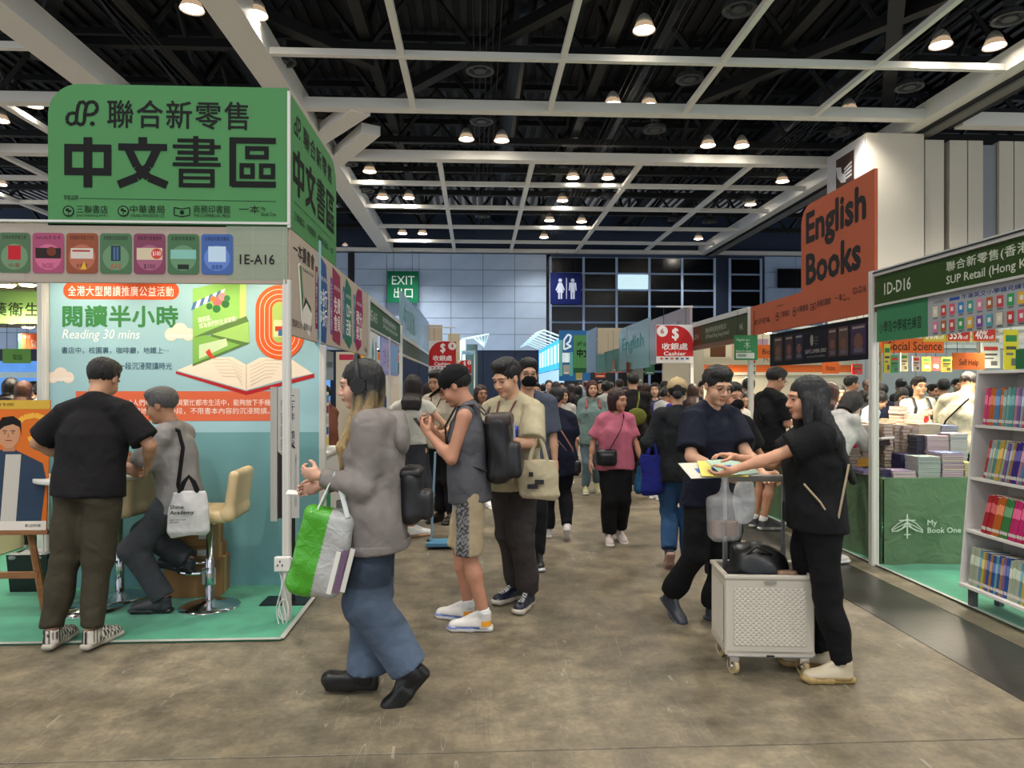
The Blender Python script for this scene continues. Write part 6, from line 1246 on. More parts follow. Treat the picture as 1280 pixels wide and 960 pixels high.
# O P and the things between them
O_ = person('teenage boy with glasses in navy t-shirt reaching out for leaflets', GZ(885, 4.66), 152, 1.695, 'hi', head=(16, 16, 0), skin='#cf9f82', lean=.06, lh=(-.07, .38, 1.02), rh=(.16, .30, 1.01), lp=(-.6, -.5, -1), rp=(1, -.5, -.7), lhand=(.6, .6), rhand=(.6, .6), rhn=(-.3, .2, .9), lhn=(.3, .2, .9),
    lf=((-.10, .10, 0), -8, 0), rf=((.12, -.16, 0), 10, 30), top=('tee', '#141827', {'fit': 1.12, 'sleeve': .85, 'sfit': 1.28, 'hem': -.12}), bottom=('trousers', '#101012', {'fit': 1.18}), shoes=('#2c2f38', '#4a4d54'), hair=('mop', '#0e0c0c'), extras=('glasses',), seed=18)
P_W = person('long-haired woman all in black handing over leaflets beside the white crate', GZ(1021, 3.84), -80, 1.61, 'hi', fem=True, fat=1.14, lean=.02, head=(-4, 6, 0), skin='#c99476', lh=(-.06, .46, 1.10), rh=(.10, .42, 1.16), lp=(-.3, -.5, -1), rp=(.3, -.5, -1), lhand=(.6, .6), rhand=(.6, .6), lhn=(.3, .1, .9), rhn=(-.2, .1, -.9),
    lf=((-.10, .02, 0), -6, 0), rf=((.12, .08, 0), 4, 0), top=('tee', '#0e0e10', {'fit': 1.12, 'sleeve': .70, 'sfit': 1.5, 'hem': -.07}), bottom=('trousers', '#0b0b0d', {'fit': 1.12, 'end': .95}), shoes=('#b8aa90', '#9c8252', 1.2, 'knit'), hair=('longpart', '#0b0909', .42), seed=19)
tp = P_W['tp']; t = thing('crossbody_bag', 'thin cream crossbody straps and hidden bag on the woman in black', 'bag', locw(P_W, tp(.18, .06, 0))); t.rotation_euler = P_W['T'].rotation_euler; b0 = tp(.18, .06, 0); v = Vol(); v.rbox((0, 0, 0), (.04, .08, .06), r=.02); vobj('bag_body', v, .012, '#121214', LEATHER, t)
MB().tube([tuple(tp(*p) - b0) for p in ((-.205, -.02, .02), (-.215, .04, .12), (-.19, .12, .22))], .006, 5, '#a89478').obj('strap', CLOTH, t)
MB().tube([tuple(tp(*p) - b0) for p in ((-.205, -.05, .0), (-.215, -.08, .16), (-.20, -.12, .33))], .006, 5, '#a89478').obj('strap', CLOTH, t)
fl = GZ(903, 4.08); mb = MB()
for k, (dx, dy, a, c, lab) in enumerate(((-.07, .03, .2, '#c9c4b4', 'pale folded leaflet lowest in the pair of hands'), (.0, .0, -.15, '#d8c95c', 'yellow leaflet with blue emblem passed between the boy and woman'), (.04, -.02, .35, '#a9c4b0', 'green edged leaflet on top of the yellow one'))):
    t = thing('leaflet', lab, 'leaflet', (fl[0] + dx * 1.3, fl[1] + dy, 1.07 + k * .012), a); t.rotation_euler = (.42, 0, a); m_ = MB(); m_.box((-.13, -.085, 0), (.13, .085, .003), c); m_.obj('sheet', PAPER, t); m_ = MB(); m_.box((-.06, -.03, .003), (.0, .02, .0036), '#3a5aa0'); m_.box((.02, -.05, .003), (.09, -.02, .0036), '#e6e2d0'); m_.obj('printed_artwork', PAPER, t)
clr = mat('clear_plastic', '#d8d8d6', rough=.25, alpha=.22, bump=.5, bscale=20, bdist=.02)
t = thing('carrier_bag', 'clear plastic bag of round food tubs hanging under the leaflets', 'bag', (*GZ(905, 3.97), .70)); v = Vol(); v.rbox((0, 0, .12), (.09, .06, .13), r=.04); v.cap((0, 0, .24), (0, 0, .34), .03, .015, k=.04); vobj('bag_body', v, .009, '#c9c9c6', clr, t, fold=folds(4, .006, (40, 40, 30)))
for q in (-.04, .04): MB().lathe([(.034, .02), (.038, .10), (.036, .105), (.01, .106)], 16, (q, 0, 0), '#6a4a34').obj('food_tub', LEATHER, t)
t = thing('carrier_bag', 'small white plastic bag hanging beside the clear one', 'bag', (*GZ(931, 4.2), .76)); v = Vol(); v.loft([((0, 0, 0), .05, .03), ((0, 0, .12), .075, .045), ((0, 0, .26), .03, .02)], (1, 0, 0)); vobj('bag_body', v, .008, '#c9c9c8', PLAS, t, fold=folds(6, .007, (50, 50, 30)))
# --- white wheeled crate
cx, cy = GZ(951, 3.98); Wc, Dc, Hc, z0 = .47, .34, .42, .115
T = thing('wheeled_crate', 'cream wheeled shopping crate with diamond quilted front and telescopic handle', 'trolley', (cx, cy, 0), R(-6)); CR = mat('cream_abs', '#bdb5a6', rough=.4)
def quilt(w_, h_, n, m_, dep):
    V, F = [], []; dx, dz = w_ / n, h_ / m_
    for j in range(2 * m_ + 1):
        for i in range(2 * n + 1): V.append((-w_ / 2 + i * dx / 2, -dep if (i + j) % 2 == 1 else (0 if (i % 2 == 0) else -0), j * dz / 2))
    for j in range(2 * m_):
        for i in range(2 * n):
            a = j * (2 * n + 1) + i; b, c, d = a + 1, a + 2 * n + 2, a + 2 * n + 1
            if (i + j) % 2 == 0: F += [(a, b, d), (b, c, d)]
            else: F += [(a, b, c), (a, c, d)]
    return V, F
mb = MB(); th = .018
mb.box((-Wc / 2, -Dc / 2, 0), (Wc / 2, Dc / 2, .02)); 
o = mb.obj('crate_floor', CR, T, vcol=False); o.location = (0, 0, z0)
for nm, lo, hi in (('front_panel', (-Wc / 2, -Dc / 2, 0), (Wc / 2, -Dc / 2 + th, Hc)), ('back_panel', (-Wc / 2, Dc / 2 - th, 0), (Wc / 2, Dc / 2, Hc)), ('side_panel', (-Wc / 2, -Dc / 2 + th, 0), (-Wc / 2 + th, Dc / 2 - th, Hc)), ('side_panel', (Wc / 2 - th, -Dc / 2 + th, 0), (Wc / 2, Dc / 2 - th, Hc))):
    o = MB().box(lo, hi).obj(nm, CR, T, bevel=.008, seg=3, vcol=False); o.location = (0, 0, z0)
V, F = quilt(Wc - .09, Hc - .11, 13, 12, .0035); mb = MB(); mb.add(V, F); o = mb.obj('quilted_relief', CR, T, vcol=False); o.location = (0, -Dc / 2 - .001, z0 + .05)
V, F = quilt(Dc - .07, Hc - .11, 9, 12, .0035); mb = MB(); mb.add(V, F); o = mb.obj('quilted_relief', CR, T, vcol=False); o.location = (-Wc / 2 - .001, 0, z0 + .05); o.rotation_euler = (0, 0, R(-90))
for (lo, hi) in (((-Wc / 2 - .008, -Dc / 2 - .008, Hc - .015), (Wc / 2 + .008, -Dc / 2 + .02, Hc + .008)), ((-Wc / 2 - .008, Dc / 2 - .02, Hc - .015), (Wc / 2 + .008, Dc / 2 + .008, Hc + .008)), ((-Wc / 2 - .008, -Dc / 2, Hc - .015), (-Wc / 2 + .02, Dc / 2, Hc + .008)), ((Wc / 2 - .02, -Dc / 2, Hc - .015), (Wc / 2 + .008, Dc / 2, Hc + .008))):
    o = MB().box(lo, hi).obj('rim', CR, T, bevel=.006, seg=2, vcol=False); o.location = (0, 0, z0)
o = MB().box((-Wc / 2 + .01, -Dc / 2 - .006, -.012), (Wc / 2 - .01, Dc / 2, .0)).obj('lower_frame', mat('grey_plastic', '#8f8c86', rough=.4), T, bevel=.004); o.location = (0, 0, z0)
MB().box((-.03, -Dc / 2 - .012, z0 + Hc - .035), (.03, -Dc / 2 - .006, z0 + Hc - .022)).obj('badge', mat('badge_grey', '#8a857c', rough=.3), T); MB().box((-.02, -Dc / 2 - .01, z0 - .006), (.02, -Dc / 2 - .004, z0 + .002)).obj('latch', BLACKP, T)
for x_, y_ in ((-Wc / 2 + .05, -Dc / 2 + .04), (Wc / 2 - .05, -Dc / 2 + .04), (-Wc / 2 + .05, Dc / 2 - .04), (Wc / 2 - .05, Dc / 2 - .04)):
    o = MB().tube([(-.011, 0, 0), (.011, 0, 0)], .042, 18, '#b8a47a').obj('wheel', LEATHER, T); o.location = (x_, y_, .042); o.rotation_euler = (0, 0, R(20))
    MB().tube([(-.014, 0, 0), (.014, 0, 0)], .015, 10).obj('wheel_hub', CHROME, T).location = (x_, y_, .042); c = MB(); c.box((-.022, -.02, .03), (-.016, .03, .075)); c.box((.016, -.02, .03), (.022, .03, .075)); c.box((-.024, -.03, .072), (.024, .03, .105)); c.obj('caster_bracket', CHROME, T).location = (x_, y_, 0)
for x_ in (-.165, .165):
    MB().box((-.013, -.008, z0 + .05), (.013, .008, z0 + Hc + .12)).obj('handle_tube', mat('dull_alu', '#9a9a9c', rough=.35, metal=.7), T, bevel=.003).location = (x_, Dc / 2 - .035, 0)
    MB().box((-.010, -.006, z0 + Hc + .12), (.010, .006, 1.02)).obj('handle_tube', mat('dull_alu'), T, bevel=.003).location = (x_, Dc / 2 - .035, 0)
MB().box((-.185, -.02, 1.005), (.185, .02, 1.045)).obj('hand_grip', mat('grey_plastic'), T, bevel=.012, seg=3).location = (0, Dc / 2 - .035, 0)
t = thing('rucksack', 'black rucksack bulging out of the top of the wheeled crate', 'bag', (cx - .02, cy, z0 + .25), R(-6)); v = Vol(); v.ell((0, 0, .14), (.175, .115, .17)); v.ell((.05, -.06, .12), (.10, .06, .12)); v.rbox((-.05, .04, .22), (.09, .05, .09), r=.04, k=.03); vobj('bag_body', v, .01, '#0d0d0f', LEATHER, t, fold=folds(3, .008, (35, 35, 35))); handle(t, [(-.1, -.05, .24), (-.03, -.09, .31), (.06, -.08, .27)], .012, '#0a0a0b', 'strap')
t = thing('snack_packet', 'small brown wrapped packet beside the black rucksack', 'packet', (cx + .09, cy - .13, z0 + Hc - .02)); v = Vol(); v.rbox((0, 0, .025), (.055, .025, .02), r=.015); vobj('wrapper', v, .006, '#7a5f4a', PLAS, t)
# Q R S T U V W
Q_ = person('young man with glasses in black t-shirt and olive shorts holding an orange flyer', GZ(963, 7.84), 78, 1.78, 'hi', head=(0, 22, 0), skin='#c08c6e', fat=1.05, lh=(-.12, .28, 1.22), rh=(.10, .27, 1.22), lp=(-.5, -.6, -1), rp=(.5, -.6, -1), top=('tee', '#101012', {'fit': 1.14, 'sleeve': .85, 'sfit': 1.25, 'hem': -.08}), bottom=('shorts', '#4a4632', {'len': .95}), shoes=('#4a4b4d', '#b5b2ac'), hair=('mop', '#0e0c0b'), extras=('glasses', 'socks'), seed=20)
crossbag(Q_, 'olive grey waist bag slung on the man with orange flyer', '#55523c', '#111111', side_=1, z=.02, sz=(.14, .05, .09))
t = thing('flyer', 'orange flyer in the hands of the man in black t-shirt', 'leaflet', locw(Q_, (-.02, .40, 1.20))); t.rotation_euler = (-.7, .1, Q_['T'].rotation_euler[2]); MB().box((-.10, -.002, 0), (.10, .002, .24), '#e0481f').obj('sheet', PAPER, t)
R__ = person('dark-haired woman in white mask bending over an open book at the green table', GZ(1040, 6.35), 66, 1.60, 'hi', fem=True, lean=.48, head=(0, 34, 0), skin='#cf9f84', hip=(0, -.08, .86), lh=(-.10, .46, 1.02), rh=(.08, .46, 1.02), lp=(-.5, -.4, -1), rp=(.5, -.4, -1), top=('long', '#b9b7b2', {'fit': 1.1, 'sfit': 1.1}), topcol=lambda P, c: np.where(P[:, 1:2] > .26, A3(lin('#c83a72')), c), bottom=('trousers', '#1a1b20'), shoes=('#c4c2bc', '#d4d2cc'), hair=('bob', '#15100e'), extras=('white_mask',), seed=21)
t = thing('open_book', 'open white-paged book in the hands of the masked woman', 'book', locw(R__, (-.01, .60, 1.05))); t.rotation_euler = (0, 0, R__['T'].rotation_euler[2])
for q in (-1, 1): MB().box((0 if q > 0 else -.13, -.09, 0), (.13 if q > 0 else 0, .09, .018), '#d4cfc4', M=Matrix.Rotation(-q * .22, 4, 'Y')).obj('page_block', PAPER, t)
tote('cream canvas shoulder bag on the masked woman bending over books', locw(R__, (-.26, .08, .72)), 20, .22, .34, '#b3a67c', .12)
S_ = person('man in black t-shirt with wristwatch half hidden behind the boy in navy', GZ(912, 5.5), 165, 1.58, 'mid', skin='#b98468', lh=(-.30, .12, .90), rh=(.2, .1, .85), top=('tee', '#121214', {'fit': 1.12, 'sleeve': .85, 'sfit': 1.2}), bottom=('trousers', '#15161a'), hair=('short', '#0e0c0b'), extras=('mask',), seed=22)
MB().tube([tuple(locw(S_, S_['lw'] + A3((0, 0, .03)))), tuple(locw(S_, S_['lw'] + A3((0, 0, .005))))], .033, 14, '#0c0c0d').obj('wristwatch', BLACKP, S_['T'], world=True)
def simple(label, px, Z, h, hgt, lod='mid', **k): return person(label, GZ(px, Z), h, hgt, lod, **k)
simple('person in navy long-sleeved top with back turned beyond the book table', 1104, 9.8, -5, 1.60, fem=True, top=('long', '#1d2438', {'fit': 1.2}), hair=('short', '#0f0d0d'), seed=23, head=(0, 10, 0), lh=(-.25, .3, 1.0), rh=(.25, .3, 1.0))
simple('elderly woman with grey bob looking down at books beyond the table', 1125, 10.4, 175, 1.56, fem=True, top=('tee', '#8a7a80'), hair=('bob', '#3a3838'), seed=24, head=(10, 30, 0), lh=(-.2, .3, 1.0), rh=(.2, .3, 1.0))
Vv = simple('young man with glasses in white t-shirt with red print and backpack straps', 1147, 9.2, 182, 1.68, 'mid', top=('tee', '#c9c2b8', {'fit': 1.12}), hair=('short', '#100d0c'), extras=('glasses',), seed=25, lh=(-.12, .3, 1.05), rh=(.12, .3, 1.2), lhand=(1, .6), topcol=lambda P, c: np.where(((P[:, 0:1] + .0) ** 2 + (P[:, 2:3] - .27) ** 2 < .0055) & (P[:, 1:2] > .05), A3(lin('#a82c2c')), c))
backpack(Vv, 'dark grey backpack on the man in white t-shirt with red print', '#1c1d20', '#26282c')
Ww = simple('man in cream shirt with cropped hair bending over the stacks by the bookcase', 1199, 7.35, 58, 1.75, 'hi', lean=.22, head=(0, 30, 0), top=('long', '#b5b09a', {'fit': 1.25, 'sfit': 1.35}), bottom=('trousers', '#1a1a1c'), hair=('buzz', '#14100f'), seed=26, lh=(-.2, .35, 1.02), rh=(.2, .35, 1.02), skin='#c08c6c')
crossbag(Ww, 'black cross-body pouch worn over the cream shirt', '#101012', '#101012', side_=-1)
simple('man with backpack in profile at the far end of the right stand', 1062, 11.0, 95, 1.72, top=('tee', '#b8a8a4'), hair=('short', '#0f0d0c'), seed=27)
simple('grey-haired man beside a white-shirted visitor near the grey back wall', 1084, 12.2, 190, 1.68, top=('tee', '#b9b0a0'), hair=('thin', '#6a6460'), seed=28, skin='#a87a60')
simple('woman with long brown hair seen from behind at the cream book display', 1079, 10.7, 5, 1.50, fem=True, top=('tee', '#7a6a68'), hair=('long', '#1d120d', .3), seed=29)
simple('person with dark bun standing out above the others beyond the table', 1127, 12.4, 0, 1.70, fem=True, top=('tee', '#2c2c30'), hair=('bun', '#0f0d0c'), seed=30)
simple('woman with wavy dark hair right of the man with glasses', 1136, 11.4, 20, 1.58, fem=True, top=('tee', '#5a4a4a'), hair=('long', '#120e0c', .2), seed=31)
simple('visitor with short black hair between glasses man and cream shirted man', 1165, 10.6, 170, 1.60, top=('tee', '#3a3f4a'), hair=('short', '#0f0d0c'), seed=32)
Yy = simple('man with light backpack walking off behind the cream shirted man', 1180, 10.2, 30, 1.66, top=('tee', '#8a8c90'), hair=('short', '#100d0c'), seed=33)
backpack(Yy, 'pale backpack on the man walking off behind the cream shirt', '#8f9298', '#2a2c30')
simple('man in grey standing by the back wall right of Self Help sign', 1196, 12.0, 185, 1.70, top=('tee', '#6a6c70'), hair=('short', '#100d0c'), seed=34)
simple('woman with reddish brown hair behind the masked woman', 1036, 7.6, 50, 1.60, fem=True, head=(0, 15, 0), top=('tee', '#c4c0b8'), hair=('long', '#4a2a1c', .2), seed=35)
simple('shopper with black bob beyond the woman in black', 1048, 9.6, 185, 1.58, fem=True, top=('tee', '#77808c'), hair=('bob', '#100d0c'), seed=36)
simple('woman in white blouse with tote beside the white post', 922, 8.8, 150, 1.52, fem=True, head=(10, 20, 0), top=('tee', '#c9c4bc'), hair=('lowbun', '#120e0d'), seed=37)
simple('person with black bun behind the register notice', 936, 10.4, 0, 1.70, fem=True, top=('tee', '#2a1c20'), hair=('bun', '#0d0b0b'), seed=38)
simple('man in dark top far behind near the blue covers display', 954, 12.5, 180, 1.6, top=('tee', '#3a3a42'), hair=('short', '#0d0b0b'), seed=39)
simple('woman in pale blue with ponytail leaning over the side of the book table', 1076, 9.3, 100, 1.55, fem=True, lean=.3, head=(0, 30, 0), top=('tee', '#8fa3b0'), hair=('pony', '#120e0d'), seed=40)
# aisle crowd
hc = ['#0f0d0c', '#15100e', '#2a1a14', '#120f0e', '#3a241a']; tc_ = ['#b9b6b0', '#1c1d22', '#3c4150', '#8a3f44', '#c4bfb4', '#4f5f50', '#26314f', '#6f6a64', '#a89f90', '#2f2b2b', '#8f9aa8', '#121316']
crowd = [(670, 12.5, 180, 1.62, 'short', 1), (686, 15, 180, 1.70, 'lowbun', 2), (695, 13.6, 0, 1.66, 'bob', 1), (706, 11.4, 190, 1.52, 'long', 4), (715, 16, 10, 1.62, 'long', 0), (723, 14.4, 0, 1.58, 'long', 1), (757, 12.6, 30, 1.66, 'bun', 0), (775, 14, 0, 1.70, 'short', 0), (780, 11.9, 175, 1.56, 'long', 3), (808, 12.8, 0, 1.62, 'long', 11), (819, 11.6, 200, 1.62, 'bob', 2), (831, 13.2, 10, 1.66, 'short', 8), (842, 12.0, 160, 1.60, 'long', 3), (750, 17, 180, 1.70, 'short', 9), (733, 19, 0, 1.72, 'short', 10), (702, 20, 180, 1.68, 'short', 6), (679, 21, 0, 1.66, 'bob', 4), (764, 20, 0, 1.68, 'short', 2), (788, 17.5, 180, 1.70, 'short', 7), (800, 19, 0, 1.66, 'long', 5), (690, 26, 180, 1.7, 'short', 1), (712, 28, 0, 1.66, 'bob', 3), (725, 24, 180, 1.7, 'short', 0), (740, 27, 0, 1.7, 'short', 9), (866, 10.6, 20, 1.60, 'long', 9), (878, 12.4, 180, 1.66, 'short', 6), (895, 11.2, 0, 1.58, 'bob', 7), (630, 11, 0, 1.60, 'long', 9), (660, 24, 0, 1.7, 'short', 6), (600, 9.2, 160, 1.58, 'long', 7), (655, 17, 180, 1.66, 'bob', 4), (560, 12, 20, 1.6, 'long', 0), (535, 11.2, 10, 1.62, 'long', 4)]
cn = {'#b9b6b0': 'white', '#1c1d22': 'black', '#3c4150': 'slate blue', '#8a3f44': 'dull red', '#c4bfb4': 'cream', '#4f5f50': 'grey-green', '#26314f': 'navy', '#6f6a64': 'taupe', '#a89f90': 'beige', '#2f2b2b': 'dark brown', '#8f9aa8': 'pale blue', '#121316': 'jet black'}
hn = {'short': 'short-haired', 'bob': 'bob-haired', 'long': 'long-haired', 'bun': 'bun-haired', 'lowbun': 'tied-haired'}
seen = {}
for i, (px, Z, h, hg, hs_, ti) in enumerate(crowd):
    c = tc_[ti]; nm = '%s shopper in %s top among the crowd down the aisle, %s' % (hn[hs_], cn[c], 'facing us' if 100 < h < 260 else 'back turned')
    k = seen.get(nm, 0); seen[nm] = k + 1
    if k: nm = nm.replace('among the crowd', ['', 'deeper in the crowd', 'farthest in the crowd', 'at the crowd edge'][k])
    simple(nm, px, Z, h, hg, 'low' if Z > 11.5 else 'mid', fem=hs_ != 'short', top=('tee', c), bottom=('trousers', ['#1a1b20', '#2c3a52', '#3a3632'][i % 3]), hair=(hs_, hc[i % 5]), seed=50 + i, skin=[SK, SKL, SKD][i % 3], lean=.02, group='shoppers filling the aisle',
           lf=((-.1, .12 * ((i % 3) - 1), 0), -6, 10 * (i % 2)), rf=((.1, -.12 * ((i % 3) - 1), 0), 6, 0))
# left shop visitors
simple('visitor in pale blue t-shirt and sandals standing past the reading wall edge', 53, 7.0, 10, 1.62, head=(10, 10, 0), top=('tee', '#9fb4c4'), bottom=('trousers', '#4a5238'), shoes=('#1a1a1a', '#c8c4bc'), hair=('short', '#120f0e'), extras=('lanyard',), seed=90)
simple('woman with long brown hair seen from behind above the easel poster', 29, 8.6, 5, 1.62, fem=True, top=('tee', '#4a3a3a'), hair=('long', '#4a2c1c', .25), seed=91)
simple('black-haired visitor left of the brown-haired woman in the left shop', 13, 8.8, 0, 1.66, fem=True, top=('tee', '#1c1c20'), hair=('long', '#0d0b0b', .2), seed=92)
simple('short-haired visitor between the brown hair and ponytail in the left shop', 40, 9.8, 0, 1.62, top=('tee', '#2c2f3a'), hair=('short', '#0d0b0b'), seed=93)
simple('woman in white with ponytail in profile before the blue glowing wall', 55, 9.6, 85, 1.66, fem=True, top=('tee', '#c4c8cc'), hair=('pony', '#100d0c'), seed=94)
simple('visitor with face turned down behind the white aisle cabinet', 409, 7.6, -80, 1.58, head=(0, 20, 0), top=('tee', '#7a4a3a'), hair=('short', '#120f0e'), seed=95, skin='#c98a68')
simple('shopper with brown hair inside the second left stand', 456, 10.4, 10, 1.62, fem=True, top=('tee', '#8a8078'), hair=('long', '#3a2418', .2), seed=96)
simple('man with short black hair behind the white post of second left stand', 468, 11.2, 190, 1.68, top=('tee', '#2f3f6a'), hair=('short', '#0f0d0c'), seed=97)
simple('long black-haired woman browsing beside the headphone wearer', 462, 8.7, -30, 1.57, fem=True, top=('tee', '#1c1c22'), hair=('long', '#0d0b0b', .3), seed=98)
# ================================================================ furniture and goods
CREAM = mat('cream_leatherette', '#c8ae80', rough=.4, bump=.15, bscale=120, bdist=.002)
def stool(label, x, y, rz):
    t = thing('bar_stool', label, 'stool', (x, y, .012), R(rz))
    MB().lathe([(.205, 0), (.205, .006), (.16, .018), (.05, .035), (.035, .05)], 36).obj('base', CHROME, t, smooth=True)
    MB().lathe([(.03, .03), (.03, .34), (.022, .345), (.022, .6)], 16).obj('pole', CHROME, t, smooth=True)
    MB().tube([(.16 * math.cos(a), .16 * math.sin(a) + .05, .27) for a in np.linspace(-.2, math.pi + .2, 14)] + [(0, 0, .27)], .01, 8).obj('footrest', CHROME, t)
    v = Vol(); v.rbox((0, .02, .655), (.205, .205, .045), r=.04, k=.03); vobj('seat', v, .009, lin('#cdb588'), LEATHER, t)
    v = Vol(); v.rbox((0, -.20, .80), (.205, .035, .17), rotx(R(8)), r=.034, k=.03); v.rbox((0, -.17, .67), (.205, .05, .04), r=.035, k=.04)
    for q in (-.1, 0, .1): v.cap((q, -.158, .68), (q, -.185, .95), .004, k=.006, op='s')
    vobj('backrest', v, .009, lin('#cdb588'), LEATHER, t); return t
stool('cream leather bar stool carrying the seated grey-haired man', *GZ(262, 5.0), 92)
stool('cream leather bar stool mostly hidden behind the man in black', *GZ(150, 5.2), 80)
t = thing('round_table', 'small round white bar table in front of the man in black', 'table', (*GZ(112, 4.95), .012)); MB().lathe([(.33, .90), (.335, .91), (.335, .925), (.33, .93)], 40).obj('table_top', WHITE, t); MB().lathe([(.028, .02), (.028, .90)], 14).obj('pole', CHROME, t, smooth=True); MB().lathe([(.22, 0), (.22, .006), (.05, .025), (.03, .03)], 32).obj('base', CHROME, t, smooth=True)
TB = tote('white cloth bag with black lettering and black straps behind the seated man', (*GZ(236, 4.72), .56), 6, .26, .30, '#c9c7c4', .10, hc='#151515')
def bag_text(t, lines):
    for (s_, x, z, w_, h_) in lines:
        V, F = text_mesh(s_, .02); lo, hi = V.min(0), V.max(0); W3 = [(x + (v[0] - lo[0]) / (hi[0] - lo[0]) * w_, -.064, z + (v[1] - lo[1]) / (hi[1] - lo[1]) * h_) for v in V]
        link('lettering', new_mesh('lettering', W3, F, [(.01, .01, .01)] * len(F), corner=True), INK, t)
bag_text(TB, [('Shine\nAcademy', -.10, .15, .15, .07), ('Learn how to love\nand inspire', -.10, .10, .10, .03)])
_bw = [Vector(locw(B_, B_['tp'](*p))) for p in ((-.17, -.05, .02), (-.165, -.10, .2), (-.13, -.13, .38), (-.10, -.10, .50), (-.09, .0, .545), (-.10, .09, .50))]
MB().tube([tuple(v) for v in _bw], .014, 6, '#151515', flat=.3).obj('shoulder_strap', CLOTH, TB, world=True)
CARD = mat('cardboard', '#8f6a3f', rough=.8, noise=.08, nscale=6)
def carton(label, x, y, z, w_, d_, h_, rz=0, tape=True):
    t = thing('cardboard_box', label, 'box', (x, y, z), R(rz)); MB().box((-w_ / 2, -d_ / 2, 0), (w_ / 2, d_ / 2, h_)).obj('carton', CARD, t, bevel=.004)
    MB().box((-w_ / 2 - .001, -.03, .0), (w_ / 2 + .001, .03, h_ + .001)).obj('packing_tape', mat('tape', '#b08a54', rough=.35), t); MB().box((w_ * .18, -d_ / 2 - .002, h_ * .35), (w_ * .42, -d_ / 2, h_ * .8)).obj('shipping_label', PAPER if 0 else mat('label_white', '#c9c7c0'), t)
bx, by = GZ(247, 5.33); carton('large cardboard box lowest under the bar stool', bx, by, .012, .40, .26, .27, 4); carton('flat cardboard box in the middle of the stack under the stool', bx - .01, by, .282, .36, .25, .10, -3); carton('upper cardboard box on top of the stack behind the stool pole', bx - .02, by, .382, .35, .25, .16, 5)
x, y = GZ(45, 5.45); t = thing('waste_bin', 'black square waste bin with liner by the easel leg', 'bin', (x, y, .012)); mb = MB()
for (a, b) in (((-.13, -.10), (.13, -.10)), ((.13, -.10), (.13, .10)), ((.13, .10), (-.13, .10)), ((-.13, .10), (-.13, -.10))):
    P0 = [(a[0], a[1], 0), (b[0], b[1], 0), (b[0] * 1.15, b[1] * 1.15, .28), (a[0] * 1.15, a[1] * 1.15, .28)]; P1 = [(p[0] * .94, p[1] * .94, p[2]) for p in P0]; mb.add(P0 + P1, [(0, 1, 2, 3), (7, 6, 5, 4), (2, 6, 7, 3)])
mb.box((-.125, -.095, 0), (.125, .095, .01)); mb.obj('bin_shell', BLACKP, t); v = Vol(); v.rbox((0, 0, .262), (.14, .11, .022), r=.02); vobj('liner', v, .01, '#8a8c8c', PLAS, t, fold=folds(2, .008, (50, 50, 50)))
# easel with poster
WOOD = mat('easel_wood', '#8a5a32', rough=.55, noise=.2, nscale=6, stretch=(1, 1, 8))
a = AY(-66, 657, 4.86); x0, z0_ = a[0], a[2]
t = thing('wooden_easel', 'wooden easel standing on the green carpet at the stand front', 'easel', (x0 + .32, 4.93, .012))
for p, q in (((.17, -.02, .6), (.30, -.06, 0)), ((-.17, -.02, .6), (-.30, -.06, 0)), ((0, .02, 1.3), (0, .45, 0))): MB().tube([p, q], .021, 4).obj('leg', WOOD, t)
MB().tube([(.17, -.02, .6), (.03, 0, 1.45)], .018, 4).obj('upright', WOOD, t); MB().tube([(-.17, -.02, .6), (-.03, 0, 1.45)], .018, 4).obj('upright', WOOD, t); MB().box((-.25, -.06, .27), (.25, -.03, .31)).obj('crossbar', WOOD, t); MB().box((-.33, -.09, .565), (.33, -.0, .59)).obj('shelf', WOOD, t)
B = Board('portrait_poster', 'orange poster with a man in dark denim shirt resting on the wooden easel', 'poster', (x0 + .0, 4.855, .605), 0, .635, .86, '#cf6a24', th=.01, tilt=-3)
w_, h_ = B.W, B.H; B.rect(0, h_ * .93, w_, h_ * .07, '#c8a23c').rect(0, 0, w_, h_ * .07, '#d8d0c4').line([(.42, .70), (.47, .745), (.54, .76), (.6, .74)], .035, '#e6a83a').line([(.50, .60), (.56, .62), (.60, .67)], .03, '#e6a83a')
B.poly([(.02, .06), (.6, .06), (.625, .34), (.60, .44), (.48, .50), (.42, .53), (.30, .53), (.14, .47), (.04, .36)], '#2c3c50').poly([(.34, .06), (.44, .06), (.46, .50), (.36, .50)], '#bdb6ac').poly([(.34, .52), (.42, .52), (.41, .58), (.35, .58)], '#b07a5c')
B.poly(circ(.375, .635, .072, 24, .095), '#bf8a68').poly([(.295, .60), (.30, .70), (.33, .745), (.40, .755), (.45, .72), (.46, .62), (.445, .68), (.40, .70), (.345, .685), (.315, .66)], '#15100e').rect(.335, .652, .028, .006, '#1a1210').rect(.388, .652, .028, .006, '#1a1210').rect(.343, .638, .014, .006, '#241814').rect(.394, .638, .014, .006, '#241814').poly([(.372, .645), (.366, .612), (.386, .612)], '#a87452').line([(.355, .592), (.398, .592)], .006, '#7a3c30')
B.poly([(.12, .07), (.30, .10), (.29, .33), (.11, .30)], '#b59a72').line([(.15, .16), (.18, .14), (.23, .14), (.26, .17)], .006, '#3a5a8c').text('圖書', .19, .2, .03, .07, '#3a2c20', vertical=True).text('新書分享會', .02, .02, .26, .028, '#2a2018').text('歡迎到場', .5, .02, .1, .02, '#2a2018').text('7·22  18:00-19:00', .1, .955 * h_, .3, .02, '#3a2410'); B.done()
